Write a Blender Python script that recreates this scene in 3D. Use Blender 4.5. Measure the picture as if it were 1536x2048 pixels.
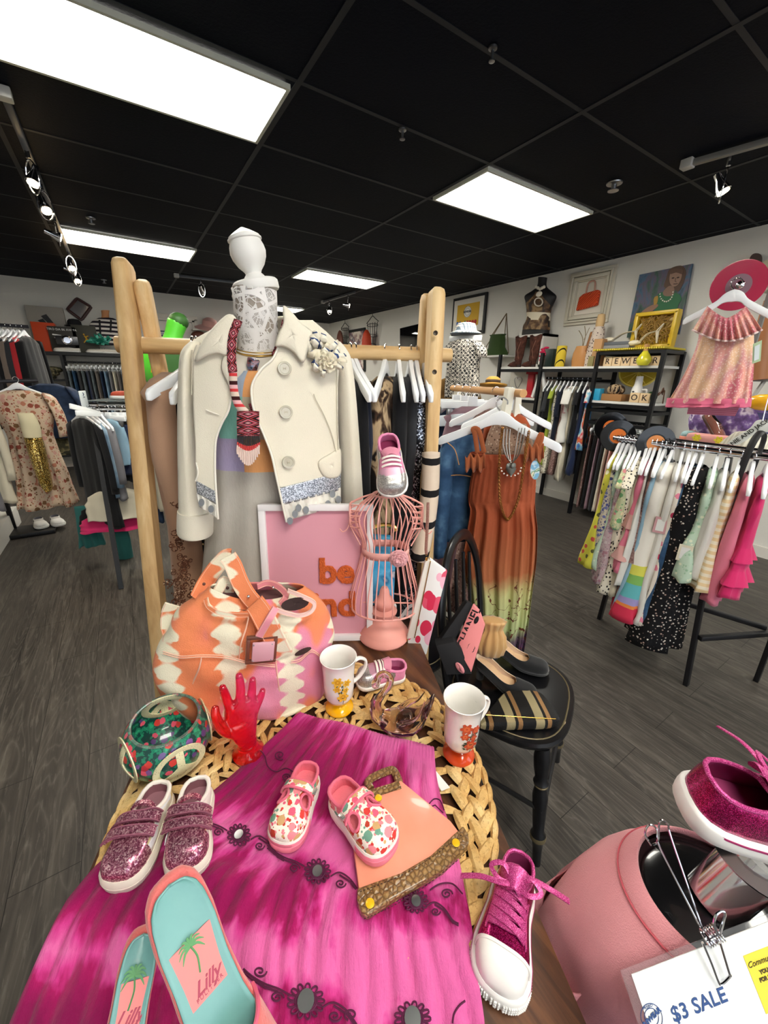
import bpy,bmesh,math,random
from mathutils import Vector as V,Matrix,noise as mnoise
random.seed(11)
sin,cos,pi,sqrt=math.sin,math.cos,math.pi,math.sqrt
for _o in list(bpy.data.objects):bpy.data.objects.remove(_o)
SC=bpy.context.scene
COL=SC.collection

# ---------------------------------------------------------------- camera, world, exposure
H=1.5
RM=Matrix(((0.84002705,0.1642376,-0.51708855),(-0.54223363,0.28640536,-0.78990801),(0.01836434,0.9439269,0.32964339)))
CAMP=V((0,0,H))
cd=bpy.data.cameras.new('camera');cam=bpy.data.objects.new('camera',cd);COL.objects.link(cam)
cd.sensor_fit='HORIZONTAL';cd.sensor_width=36.0;cd.lens=36.0*775/1536;cd.clip_start=0.02;cd.clip_end=60
cam.matrix_world=Matrix.Translation(CAMP)@RM.to_4x4()
SC.camera=cam
SC.view_settings.view_transform='Standard';SC.view_settings.look='None'
SC.view_settings.exposure=0.0;SC.view_settings.gamma=1.0;SC.view_settings.use_curve_mapping=False
PANEL=24.0      # strength of the fluorescent panels
TUBE=9.0        # spot bulbs
DAY=58.0        # daylight through the shop window behind the camera
wd=bpy.data.worlds.new('world');SC.world=wd;wd.use_nodes=True
wd.node_tree.nodes['Background'].inputs[0].default_value=(0.75,0.85,1.0,1)
wd.node_tree.nodes['Background'].inputs[1].default_value=0.9
CEIL=2.74

def ray(x,y):return RM@V((x-768.0,1024.0-y,-775.0))
def PZ(x,y,z):
    d=ray(x,y);return CAMP+d*((z-H)/d.z)
def PX(x,y,X):
    d=ray(x,y);return CAMP+d*(X/d.x)
def PY(x,y,Y):
    d=ray(x,y);return CAMP+d*(Y/d.y)
def PD(x,y,dep):return CAMP+ray(x,y)*(dep/775.0)
def PL(x,y,p0,n):
    d=ray(x,y);return CAMP+d*((p0-CAMP).dot(n)/d.dot(n))

# ---------------------------------------------------------------- materials
def hx(h):
    if not isinstance(h,str):return tuple(h)+((1,)if len(h)==3 else())
    h=h.lstrip('#');r=[int(h[i:i+2],16)/255 for i in(0,2,4)]
    return tuple([(c/12.92 if c<.04045 else((c+.055)/1.055)**2.4)for c in r])+(1,)
class NT:
    def __init__(s,name):
        s.m=bpy.data.materials.new(name);s.m.use_nodes=True;s.t=s.m.node_tree
        s.b=s.t.nodes['Principled BSDF'];s.out=s.t.nodes['Material Output']
    def n(s,typ,**kw):
        x=s.t.nodes.new('ShaderNode'+typ)
        for k,v in kw.items():setattr(x,k,v)
        return x
    def L(s,a,b):s.t.links.new(a,b);return b
    def put(s,sock,v):
        if hasattr(v,'is_output')or isinstance(v,bpy.types.NodeSocket):s.t.links.new(v,sock)
        else:sock.default_value=v
    def co(s,kind='Object',scale=(1,1,1),rot=(0,0,0),loc=(0,0,0)):
        c=s.n('TexCoord');mp=s.n('Mapping');s.L(c.outputs[kind],mp.inputs[0])
        mp.inputs['Scale'].default_value=scale;mp.inputs['Rotation'].default_value=rot;mp.inputs['Location'].default_value=loc
        return mp.outputs[0]
    def noise(s,sc,vec,det=3,rough=.55,dist=0):
        x=s.n('TexNoise');s.L(vec,x.inputs['Vector']);x.inputs['Scale'].default_value=sc;x.inputs['Detail'].default_value=det
        x.inputs['Roughness'].default_value=rough;x.inputs['Distortion'].default_value=dist;return x.outputs[0]
    def voro(s,sc,vec,feature='F1',rnd=1.0):
        x=s.n('TexVoronoi',feature=feature);s.L(vec,x.inputs['Vector']);x.inputs['Scale'].default_value=sc
        x.inputs['Randomness'].default_value=rnd;return x
    def wave(s,sc,vec,dist=0,dsc=1,typ='BANDS',dirn='X',prof='SIN'):
        x=s.n('TexWave',wave_type=typ,wave_profile=prof)
        if typ=='BANDS':x.bands_direction=dirn
        s.L(vec,x.inputs['Vector']);x.inputs['Scale'].default_value=sc;x.inputs['Distortion'].default_value=dist
        x.inputs['Detail Scale'].default_value=dsc;x.inputs['Detail'].default_value=2;return x.outputs['Fac']
    def ramp(s,fac,stops,const=False):
        x=s.n('ValToRGB');cr=x.color_ramp;cr.interpolation='CONSTANT' if const else 'LINEAR'
        while len(cr.elements)<len(stops):cr.elements.new(.5)
        for e,(p,c)in zip(cr.elements,stops):e.position=p;e.color=hx(c)
        s.put(x.inputs[0],fac);return x.outputs[0]
    def mix(s,f,a,b):
        x=s.n('Mix',data_type='RGBA');s.put(x.inputs[0],f)
        s.put(x.inputs[6],hx(a)if isinstance(a,(str,tuple))else a);s.put(x.inputs[7],hx(b)if isinstance(b,(str,tuple))else b)
        return x.outputs[2]
    def math(s,op,a,b=0.0,c=0.0):
        x=s.n('Math',operation=op);s.put(x.inputs[0],a);s.put(x.inputs[1],b);s.put(x.inputs[2],c);return x.outputs[0]
    def xyz(s,vec):
        x=s.n('SeparateXYZ');s.L(vec,x.inputs[0]);return x.outputs
    def bump(s,h,st=.3,d=.01):
        x=s.n('Bump');x.inputs['Strength'].default_value=st;x.inputs['Distance'].default_value=d
        s.L(h,x.inputs['Height']);s.L(x.outputs[0],s.b.inputs['Normal'])
    def fin(s,col=None,r=.6,m=0.0,coat=0,sheen=0,trans=0,ior=1.45,emi=None,est=0,alpha=None,spec=.5):
        b=s.b
        if col is not None:s.put(b.inputs['Base Color'],hx(col)if isinstance(col,(str,tuple))else col)
        s.put(b.inputs['Roughness'],r);s.put(b.inputs['Metallic'],m)
        b.inputs['Coat Weight'].default_value=coat;b.inputs['Sheen Weight'].default_value=sheen
        b.inputs['Transmission Weight'].default_value=trans;b.inputs['IOR'].default_value=ior
        b.inputs['Specular IOR Level'].default_value=spec
        if emi is not None:s.put(b.inputs['Emission Color'],hx(emi)if isinstance(emi,(str,tuple))else emi);s.put(b.inputs['Emission Strength'],est)
        if alpha is not None:s.put(b.inputs['Alpha'],alpha)
        return s.m
_mc={}
def plain(col,r=.6,m=0.0,**k):
    key=(col,r,m,tuple(sorted(k.items())))
    if key not in _mc:_mc[key]=NT('plain_'+str(col).strip('#')).fin(col,r,m,**k)
    return _mc[key]
def cloth(col,r=.9,w=900,b=.25):
    key=('cl',col,r,w)
    if key not in _mc:
        n=NT('cloth_'+str(col).strip('#'));v=n.co();a=n.noise(w*.35,v,2);k=n.noise(9,v,2)
        c=n.mix(n.math('MULTIPLY',k,.35),col,tuple(x*.72 for x in hx(col)[:3])+(1,))
        n.bump(n.math('ADD',a,n.math('MULTIPLY',k,2)),b,.003);_mc[key]=n.fin(c,r,sheen=.15,spec=.25)
    return _mc[key]
def spots(name,base,cols,sc=30,th=.35,thr2=None,kind='Object',stretch=(1,1,1),r=.85,fold=0):
    """scattered coloured flecks/flowers on a base colour"""
    n=NT(name);v=n.co(kind,stretch);x=n.voro(sc,v)
    k=len(cols);rc=n.n('SeparateColor');n.L(x.outputs['Color'],rc.inputs[0])
    pc=n.ramp(rc.outputs[0],[(i/k,cc)for i,cc in enumerate(cols)],True)
    nz=n.noise(sc*3,v,2);d=n.math('ADD',x.outputs['Distance'],n.math('MULTIPLY',nz,.25))
    f=n.math('LESS_THAN',d,th+.12)
    c=n.mix(f,base,pc)
    if thr2:
        y=n.voro(sc*2.3,v);rc2=n.n('SeparateColor');n.L(y.outputs['Color'],rc2.inputs[0])
        pc2=n.ramp(rc2.outputs[1],[(i/k,cc)for i,cc in enumerate(cols[::-1])],True)
        c=n.mix(n.math('MULTIPLY',n.math('LESS_THAN',y.outputs['Distance'],thr2),n.math('SUBTRACT',1.0,f)),c,pc2)
    n.bump(n.noise(300,v,2),.2,.003)
    return n.fin(c,r,spec=.25)
def marble(name,stops,sc=8,det=4,dist=0,kind='Object',stretch=(1,1,1),r=.85,const=False,m=0.0):
    n=NT(name);v=n.co(kind,stretch);c=n.ramp(n.noise(sc,v,det,.55,dist),stops,const)
    n.bump(n.noise(300,v,2),.15,.003);return n.fin(c,r,m,spec=.25)
def bands(name,stops,sc=4,axis='Z',dist=0,kind='Object',r=.85,stretch=(1,1,1),const=True):
    n=NT(name);v=n.co(kind,stretch);f=n.wave(sc,v,dist,1,'BANDS',axis,'SAW')
    return n.fin(n.ramp(f,stops,const),r,spec=.25)
def glitter(name,cols,sc=900,r=.25,m=.75,base=None):
    n=NT(name);v=n.co('Object');x=n.voro(sc,v);rc=n.n('SeparateColor');n.L(x.outputs['Color'],rc.inputs[0])
    k=len(cols);c=n.ramp(rc.outputs[0],[(i/k,cc)for i,cc in enumerate(cols)],True)
    nm=n.n('Bump');nm.inputs['Strength'].default_value=1.0;nm.inputs['Distance'].default_value=.004
    n.L(rc.outputs[1],nm.inputs['Height']);n.L(nm.outputs[0],n.b.inputs['Normal'])
    return n.fin(c,r,m)

# ---------------------------------------------------------------- mesh builder
def absloc(o):
    p=V((0,0,0))
    while o is not None:p=p+o.location;o=o.parent
    return p
class MB:
    def __init__(s):s.v=[];s.f=[];s.mi=[];s.uv={}
    def add(s,vs,fs,m=0,uvs=None):
        o=len(s.v);s.v+=[V(p)for p in vs]
        for f in fs:
            if uvs:s.uv[len(s.f)]=[uvs[i]for i in f]
            s.f.append([o+i for i in f]);s.mi.append(m)
        return s
    def box(s,c,d,R=None,m=0):
        c=V(c);R=R or Matrix.Identity(3);P=[]
        for i in(-1,1):
            for j in(-1,1):
                for k in(-1,1):P.append(c+R@V((i*d[0]/2,j*d[1]/2,k*d[2]/2)))
        return s.add(P,[(0,1,3,2),(4,6,7,5),(0,4,5,1),(2,3,7,6),(0,2,6,4),(1,5,7,3)],m)
    def bar(s,a,b,w,h=None,up=V((0,0,1)),m=0):
        a=V(a);b=V(b);h=h or w;d=(b-a);l=d.length;d=d/l
        if abs(d.dot(up))>.98:up=V((0,1,0))
        x=d.cross(up).normalized();z=x.cross(d)
        return s.box((a+b)/2,(w,l,h),Matrix((x,d,z)).transposed(),m)
    def loft(s,rings,closed=True,cap=True,m=0,uv=True,mf=None):
        nr=len(rings);n=len(rings[0]);vs=[p for r in rings for p in r];fs=[];ms=[]
        k=n if closed else n-1
        base=len(s.v);s.v+=[V(p)for p in vs]
        for i in range(nr-1):
            for j in range(k):
                f=(i*n+j,i*n+(j+1)%n,(i+1)*n+(j+1)%n,(i+1)*n+j)
                if uv:s.uv[len(s.f)]=[(j/k,i/(nr-1)),((j+1)/k,i/(nr-1)),((j+1)/k,(i+1)/(nr-1)),(j/k,(i+1)/(nr-1))]
                s.f.append([base+q for q in f]);s.mi.append(mf(i/(nr-1),j/k)if mf else m)
        if cap and closed:
            s.f.append([base+q for q in range(n)][::-1]);s.mi.append(m)
            s.f.append([base+(nr-1)*n+q for q in range(n)]);s.mi.append(m)
        return s
    def tube(s,pts,r,n=8,closed=False,m=0,flat=1.0,up=None):
        pts=[V(p)for p in pts];N=len(pts);rings=[]
        rr=r if isinstance(r,(list,tuple))else[r]*N
        px=None
        for i in range(N):
            if closed:t=pts[(i+1)%N]-pts[i-1]
            else:t=pts[min(i+1,N-1)]-pts[max(i-1,0)]
            if t.length<1e-9:t=V((0,0,1))
            t.normalize()
            if px is None:
                u=up or(V((0,0,1))if abs(t.z)<.9 else V((1,0,0)));px=(u-t*u.dot(t)).normalized()
            else:
                px=px-t*px.dot(t)
                px=px.normalized()if px.length>1e-6 else t.orthogonal().normalized()
            py=t.cross(px)
            rings.append([pts[i]+px*rr[i]*flat*cos(2*pi*k/n)+py*rr[i]*sin(2*pi*k/n)for k in range(n)])
        if closed:
            rings.append(rings[0]);return s.loft(rings,True,False,m)
        return s.loft(rings,True,True,m)
    def lathe(s,prof,c=(0,0,0),R=None,n=28,m=0,closed=False,mf=None):
        c=V(c);R=R or Matrix.Identity(3)
        rings=[[c+R@V((max(r,1e-5)*cos(2*pi*k/n),max(r,1e-5)*sin(2*pi*k/n),z))for k in range(n)]for r,z in prof]
        return s.loft(rings,True,True,m,mf=mf)
    def sph(s,c,r,n=14,R=None,m=0):
        c=V(c);r=r if hasattr(r,'__len__')else(r,r,r);R=R or Matrix.Identity(3);k=max(6,n//2+1)
        rings=[]
        for i in range(k+1):
            a=-pi/2+pi*i/k;q=max(cos(a),1e-4)
            rings.append([c+R@V((r[0]*q*cos(2*pi*j/n),r[1]*q*sin(2*pi*j/n),r[2]*sin(a)))for j in range(n)])
        return s.loft(rings,True,True,m)
    def prism(s,outline,off,m=0,ms=None):
        o=[V(p)for p in outline];n=len(o);off=V(off);a=len(s.v)
        s.v+=o+[p+off for p in o]
        s.f.append([a+i for i in range(n)]);s.mi.append(m)
        s.f.append([a+n+i for i in range(n)][::-1]);s.mi.append(m)
        for i in range(n):
            j=(i+1)%n;s.f.append([a+i,a+n+i,a+n+j,a+j]);s.mi.append(m if ms is None else ms)
        return s
    def grid(s,fn,nu,nv,m=0,mf=None,skip=None):
        a=len(s.v)
        for i in range(nu+1):
            for j in range(nv+1):s.v.append(V(fn(i/nu,j/nv)))
        for i in range(nu):
            for j in range(nv):
                u,w=(i+.5)/nu,(j+.5)/nv
                if skip and skip(u,w):continue
                q=[a+i*(nv+1)+j,a+(i+1)*(nv+1)+j,a+(i+1)*(nv+1)+j+1,a+i*(nv+1)+j+1]
                s.uv[len(s.f)]=[(i/nu,j/nv),((i+1)/nu,j/nv),((i+1)/nu,(j+1)/nv),(i/nu,(j+1)/nv)]
                s.f.append(q);s.mi.append(mf(u,w)if mf else m)
        return s
    def build(s,name,mats,parent=None,org=None,smooth=True,bev=0,sub=0,solid=0,soff=-1,smat=0,rim=0,weld=0,ang=40,fix=True):
        off=absloc(parent)if parent is not None else(V(org)if org is not None else V((0,0,0)))
        me=bpy.data.meshes.new(name);me.from_pydata([tuple(p-off)for p in s.v],[],s.f)
        mats=mats if isinstance(mats,(list,tuple))else[mats]
        for x in mats:me.materials.append(x)
        for p,q in zip(me.polygons,s.mi):p.material_index=q;p.use_smooth=smooth
        if s.uv:
            ul=me.uv_layers.new(name='UVMap')
            for fi,us in s.uv.items():
                for li,uvv in zip(me.polygons[fi].loop_indices,us):ul.data[li].uv=uvv
        bm=bmesh.new();bm.from_mesh(me)
        if weld:bmesh.ops.remove_doubles(bm,verts=bm.verts,dist=weld)
        if fix:bmesh.ops.recalc_face_normals(bm,faces=bm.faces)
        if bev:
            es=[e for e in bm.edges if len(e.link_faces)==2 and e.calc_face_angle(0)>.6]
            bmesh.ops.bevel(bm,geom=es,offset=bev,segments=2,affect='EDGES',profile=.5,clamp_overlap=True)
        if smooth:
            for e in bm.edges:
                if len(e.link_faces)==2:e.smooth=e.calc_face_angle(0)<math.radians(ang)
            for f in bm.faces:f.smooth=True
        bm.to_mesh(me);bm.free();me.update()
        o=bpy.data.objects.new(name,me);COL.objects.link(o)
        if parent is not None:o.parent=parent
        else:o.location=off
        if solid:
            md=o.modifiers.new('solid','SOLIDIFY');md.thickness=solid;md.offset=soff;md.material_offset=smat;md.material_offset_rim=rim
        if sub:
            md=o.modifiers.new('sub','SUBSURF');md.levels=sub;md.render_levels=sub
        return o
def tag(o,label,cat,group=None,kind=None):
    o['label']=label;o['category']=cat
    if group:o['group']=group
    if kind:o['kind']=kind
    return o
def thing(name,label,cat,loc=(0,0,0),group=None):
    o=bpy.data.objects.new(name,None);COL.objects.link(o);o.location=V(loc);o.empty_display_size=.05
    return tag(o,label,cat,group)
def struct(o):o['kind']='structure';return o
def dup(root,M=None,label=None,group=None):
    kids={}
    for ch in _children(root):kids.setdefault(root,[]).append(ch)
    r=root.copy();COL.objects.link(r)
    if M is not None:r.matrix_world=M
    if label:r['label']=label
    if group:r['group']=group
    for ch in _children(root):
        c=ch.copy();COL.objects.link(c);c.parent=r
        for g in _children(ch):
            d=g.copy();COL.objects.link(d);d.parent=c
    return r
def _children(o):return[x for x in bpy.data.objects if x.parent==o]
def place(root,x,y,o):
    """x right axis, y forward axis (world), origin o -> matrix for a thing built in local coordinates"""
    x=V(x).normalized();y=V(y);y=(y-x*x.dot(y)).normalized();z=x.cross(y)
    M=Matrix((x,y,z)).transposed().to_4x4();M.translation=V(o);root.matrix_world=M;return root
def frame(y,up=(0,0,1)):
    y=V(y).normalized();z=V(up);z=(z-y*y.dot(z)).normalized();x=y.cross(z)
    return Matrix((x,y,z)).transposed()
def smooth(a,b,t):
    t=min(1,max(0,(t-a)/(b-a)));return t*t*(3-2*t)
def interp(tab,t):
    for(a,x),(b,y)in zip(tab,tab[1:]):
        if t<=b:return x+(y-x)*(t-a)/(b-a)if b>a else y
    return tab[-1][1]
def spline(pts,n=8,closed=False):
    P=[V(p)for p in pts];N=len(P);out=[]
    segs=N if closed else N-1
    for i in range(segs):
        p0=P[(i-1)%N]if(closed or i>0)else P[0];p1=P[i];p2=P[(i+1)%N];p3=P[(i+2)%N]if(closed or i+2<N)else P[-1]
        for k in range(n):
            t=k/n;out.append(.5*((2*p1)+(p2-p0)*t+(2*p0-5*p1+4*p2-p3)*t*t+(3*p1-p0-3*p2+p3)*t**3))
    if not closed:out.append(P[-1])
    return out
def text(name,body,size,M,mat,parent=None,ext=.0006,shear=0,bold=0,sp=1.0,align='CENTER'):
    """M: 4x4 world matrix, text in its local xy plane"""
    cu=bpy.data.curves.new('t','FONT');cu.body=body;cu.size=size;cu.extrude=ext;cu.shear=shear;cu.offset=bold
    cu.align_x=align;cu.align_y='CENTER';cu.space_character=sp;cu.resolution_u=3
    to=bpy.data.objects.new('t',cu);COL.objects.link(to)
    dg=bpy.context.evaluated_depsgraph_get();me=bpy.data.meshes.new_from_object(to.evaluated_get(dg));bpy.data.objects.remove(to)
    off=absloc(parent)if parent is not None else V((0,0,0))
    me.transform(M);me.transform(Matrix.Translation(-off));me.materials.clear();me.materials.append(mat)
    o=bpy.data.objects.new(name,me);COL.objects.link(o)
    if parent is not None:o.parent=parent
    return o
def mx(o,x,y):
    x=V(x).normalized();y=V(y);y=(y-x*x.dot(y)).normalized();z=x.cross(y)
    M=Matrix((x,y,z)).transposed().to_4x4();M.translation=V(o);return M
# common materials
WHITE=plain('#e9e8e4',.35);WHITEM=plain('#e4e2dc',.6);BLACK=plain('#0c0c0e',.45);BLACKM=plain('#151518',.8)
CHROME=plain('#d8d8dc',.12,1.0);GOLD=plain('#d9b060',.25,1.0);STEEL=plain('#9a9a9c',.3,1.0)
HANGW=plain('#eef0f2',.35)
# ---------------------------------------------------------------- ceiling panels first (the lights of the room)
n=NT('panel_diffuser');v=n.co('Object');xx=n.xyz(v)
w1=n.math('ABSOLUTE',n.math('SINE',n.math('MULTIPLY',xx[1],2*pi/.30)))
est=n.math('MULTIPLY_ADD',w1,PANEL*.55,PANEL*.7)
n.fin('#e8ead8',.5,emi='#fffbf0',est=est);MPANEL=n.m
MFRAME=plain('#c9c8b8',.4)
def panel(cx,cy,label,L=1.16,W=.53):
    t=thing('ceiling_light',label,'ceiling light',(cx,cy,CEIL-.02),'fluorescent ceiling panels')
    b=MB();b.box((cx,cy,CEIL-.012),(L-.03,W-.03,.006));b.build('diffuser',MPANEL,t,smooth=False)
    f=MB()
    for sx in(-1,1):
        f.box((cx+sx*(L/2-.008),cy,CEIL-.014),(.016,W,.02))
        f.box((cx,cy+sx*(W/2-.008),CEIL-.014),(L-.032,.016,.02))
    f.build('frame',MFRAME,t,smooth=False)
panel(.285,2.425,'large fluorescent ceiling panel nearest the camera, top left of the photo')
panel(2.705,2.415,'bright square-looking ceiling panel above the right side of the shop')
panel(.33,5.36,'long narrow looking ceiling panel behind the track of spotlights at left')
panel(2.72,5.36,'small far ceiling panel to the right of the white finial head')
panel(2.72,8.3,'farthest ceiling panel, a sliver beside the lace neck of the mannequin')
panel(2.705,-.5,'ceiling panel above and behind the camera on the right');panel(.285,-.5,'ceiling panel directly above and behind the camera')
panel(.285,-2.2,'ceiling panel by the shop window behind the camera')
# ---------------------------------------------------------------- shell
n=NT('dark_plank_floor');v=n.co('Object',rot=(0,0,math.radians(90)))
br=n.n('TexBrick');n.L(v,br.inputs['Vector']);br.offset=.37
for k,val in(('Scale',1.0),('Mortar Size',.0012),('Brick Width',1.2),('Row Height',.18),('Bias',0)):br.inputs[k].default_value=val
br.inputs['Color1'].default_value=(0.2,.2,.2,1);br.inputs['Color2'].default_value=(.8,.8,.8,1);br.inputs['Mortar'].default_value=(0,0,0,1)
bc=n.n('SeparateColor');n.L(br.outputs['Color'],bc.inputs[0])
pl=n.xyz(n.co('Object'));row=n.math('FLOOR',n.math('DIVIDE',pl[0],.18))
cb=n.n('CombineXYZ');n.L(n.math('MULTIPLY',pl[0],11),cb.inputs[0]);n.L(n.math('MULTIPLY_ADD',row,3.7,pl[1]),cb.inputs[1]);n.L(n.math('MULTIPLY',row,1.3),cb.inputs[2])
g1=n.noise(1.6,cb.outputs[0],6,.6,1.6);g2=n.noise(9,cb.outputs[0],4,.6)
# cathedral grain: contour lines of a stretched noise
cn=n.noise(.55,cb.outputs[0],2,.5,.5);ring=n.math('ABSOLUTE',n.math('SINE',n.math('MULTIPLY',cn,75)))
c1=n.ramp(g1,[(.28,'#282522'),(.5,'#413c37'),(.75,'#5b554d')])
c2=n.mix(n.math('MULTIPLY',n.math('POWER',n.math('SUBTRACT',1.0,ring),3),n.math('MULTIPLY',g2,.38)),c1,'#8a847a')
c3=n.mix(n.math('MULTIPLY',n.math('GREATER_THAN',g2,.6),.22),c2,'#7d776d')
c4=n.mix(n.math('MULTIPLY',bc.outputs[0],.3),c3,'#3b3733')
c5=n.mix(br.outputs['Fac'],c4,'#161412');n.bump(n.math('ADD',g1,g2),.1,.003)
FLOORM=n.fin(c5,n.math('MULTIPLY_ADD',g2,.25,.3),spec=.4)
X0,X1,Y0,Y1=-2.6,4.68,-3.4,10.4
b=MB();b.box(((X0+X1)/2,(Y0+Y1)/2,-.05),(X1-X0+.4,Y1-Y0+.4,.1));struct(b.build('floor',FLOORM,smooth=False))
n=NT('black_ceiling_tile');v=n.co();nz=n.noise(90,v,4);c=n.ramp(n.noise(.7,v,3),[(.3,'#04060d'),(.7,'#080c18')]);n.bump(nz,.35,.004)
b=MB();b.box(((X0+X1)/2,(Y0+Y1)/2,CEIL+.05),(X1-X0+.4,Y1-Y0+.4,.1));struct(b.build('ceiling',n.fin(c,.7,spec=.12),smooth=False))
b=MB()
gx=.895
for k in range(-2,4):b.box((gx+1.22*k,(Y0+Y1)/2,CEIL-.001),(.026,Y1-Y0,.004))
y=2.13-.6*9+.0
while y<Y1:
    b.box(((X0+X1)/2,y,CEIL-.0005),(X1-X0,.022,.003));y+=.6
struct(b.build('trim_1',plain('#14161c',.6),smooth=False))
n=NT('white_wall');v=n.co();n.bump(n.noise(60,v,4),.25,.004);WALLM=n.fin(n.mix(n.noise(1.1,v,2),'#dfdcd4','#d6d3cb'),.75)
def wall(name,x0,x1,y0,y1,z0=0,z1=CEIL):
    b=MB();b.box(((x0+x1)/2,(y0+y1)/2,(z0+z1)/2),(x1-x0,y1-y0,z1-z0));return struct(b.build(name,WALLM,smooth=False))
wall('wall_right',4.68,4.8,Y0,Y1)
wall('wall_left',X0-.12,X0,Y0,8.1)
wall('wall_back',X0-.12,1.84,8.1,8.22)
wall('wall_inner',1.84,1.96,8.1,9.85)
wall('wall_far',1.96,4.68,9.85,9.97)
# shop front behind the camera, with a wide window
wall('wall_front',X0,X1,Y0-.12,Y0,0,.5);
b=MB();b.box(((X0+X1)/2,Y0-.06,2.62),(X1-X0,.12,.24));b.box((X0+.3,Y0-.06,1.5),(.6,.12,2.0));b.box((X1-.3,Y0-.06,1.5),(.6,.12,2.0));struct(b.build('wall_front_upper',WALLM,smooth=False))
b=MB();b.box(((X0+X1)/2,Y0-.06,1.5),(X1-X0-1.2,.01,2.0));struct(b.build('window_1',plain('#ffffff',.0,trans=1.0,ior=1.02),smooth=False))
ld=bpy.data.lights.new('daylight','AREA');ld.shape='RECTANGLE';ld.size=5.6;ld.size_y=1.9;ld.energy=DAY;ld.color=(.86,.93,1.0)
lo=bpy.data.objects.new('daylight',ld);COL.objects.link(lo);lo.location=((X0+X1)/2,Y0+.05,1.5);lo.rotation_euler=(math.radians(90),0,0)
b=MB()
b.box((4.672,(Y0+Y1)/2,.05),(.016,Y1-Y0,.1));struct(b.build('baseboard_right',plain('#d8d4cb',.5),smooth=False))
b=MB();b.box(((X0+1.84)/2,8.092,.05),(1.84-X0,.016,.1));struct(b.build('baseboard_back',plain('#d8d4cb',.5),smooth=False))
# door in the back wall
DW=plain('#d9d2c6',.5)
b=MB();b.box((.75,8.085,1.16),(.92,.03,2.3));dr=struct(b.build('door_1',DW,smooth=False))
b=MB()
for k in range(2):
    for(x,w)in((.25-k*.03,.07-k*.02),(1.25+k*.03,.07-k*.02)):b.box((x,8.07-k*.012,1.19),(w,.03,2.38))
    b.box((.75,8.07-k*.012,2.36+k*.03),(1.07+k*.05,.03,.07))
struct(b.build('trim_2',DW,bev=.005))
b=MB();b.tube([(1.14,8.06,1.02),(1.14,8.02,1.02),(1.04,8.01,1.02)],.012);b.build('door_handle',STEEL,dr)
sg=thing('door_sign','small dark blue sign with white lettering on the back door','sign',(.76,8.06,2.1))
b=MB();b.box((.76,8.062,2.12),(.24,.012,.09));b.build('plate',plain('#27314a',.4),sg,smooth=False)
b=MB();b.box((.76,8.054,2.135),(.18,.004,.012));b.box((.76,8.054,2.11),(.16,.004,.01));b.build('lettering',WHITE,sg,smooth=False)
# a second recessed shelf/opening
# ---------------------------------------------------------------- track lights
SPOTM=plain('#ffffff',.3,emi='#ffd9a0',est=TUBE*8);SPOTW=plain('#ffffff',.3,emi='#fff0d8',est=TUBE*2)
def track(a,b_,label,heads,col='#55565a',on=()):
    a=V(a);b_=V(b_);t=thing('track_light',label,'track light',(a+b_)/2)
    d=(b_-a).normalized();m=MB();m.bar(a,b_,.032,.03);m.build('rail',plain(col,.4,.3),t,bev=.003)
    m=MB();m.box(a,(.06,.06,.045));m.build('end_feed',plain('#b9b7b0',.5),t,bev=.005)
    for i,(p,aim)in enumerate(heads):
        p=V(p);aim=V(aim).normalized()
        m=MB();m.tube([p,p-V((0,0,.05))],.012)
        c=p-V((0,0,.16));s=aim.cross(V((0,0,1)));s=s.normalized()if s.length>.1 else V((1,0,0))
        hoop=[c+s*.042*sin(q)+V((0,0,.02+.085*cos(q)))for q in[pi*2*k/20 for k in range(20)]]
        m.tube(hoop,.0045,6,True);hd=m.build('lamp_head',CHROME,t)
        m=MB();R=frame(aim,(0,0,1)if abs(aim.z)<.9 else(0,1,0))@Matrix.Rotation(-pi/2,3,'X')
        m.lathe([(.004,-.09),(.018,-.09),(.02,-.05),(.036,0),(.038,.012),(.03,.014),(.004,.005)],c,R,16);m.build('reflector',CHROME,hd)
        m=MB();m.lathe([(.002,.012),(.029,.016),(.028,.02),(.002,.024)],c,R,16);m.build('bulb',SPOTM if i in on else SPOTW,hd)
        if i in on:
            l=bpy.data.lights.new('spot','SPOT');l.energy=26;l.color=(1,.82,.6);l.spot_size=1.4;l.spot_blend=.8;l.shadow_soft_size=.03
            lo=bpy.data.objects.new('spot_light',l);COL.objects.link(lo);lo.location=c+aim*.035;lo.rotation_euler=aim.to_track_quat('-Z','Y').to_euler()
ZT=2.715
track((-.235,2.95,ZT),(-.235,6.9,ZT),'chrome spotlight track on the left of the ceiling',[((-.235,y,ZT),a)for y,a in((3.5,(-.3,-.3,-1)),(4.0,(.2,-.6,-1)),(4.7,(1,.2,-.3)),(5.9,(.1,-.7,-1)),(6.15,(.9,.1,-.3)),(6.65,(0,-.7,-1)))],on=(0,1,3,5))
track((3.02,1.42,ZT),(3.55,-1.0,ZT),'spotlight track at the upper right with one glaring bulb',[((3.1,1.24,ZT),(.2,-.5,-1)),((3.16,.98,ZT),(.8,-.2,-1))],col='#8a8883',on=(0,))
track((.86,6.45,ZT),(1.85,6.35,ZT),'short dark track beside the finial head of the mannequin',[((1.15,6.42,ZT),(.3,.6,-.6)),((1.6,6.37,ZT),(.2,-.2,-1))])
track((3.22,7.0,ZT),(3.25,5.9,ZT),'short dark track below the far right ceiling panel',[((3.22,6.75,ZT),(-.2,-.3,-1)),((3.24,6.1,ZT),(1,-.3,-.1))])
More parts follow.
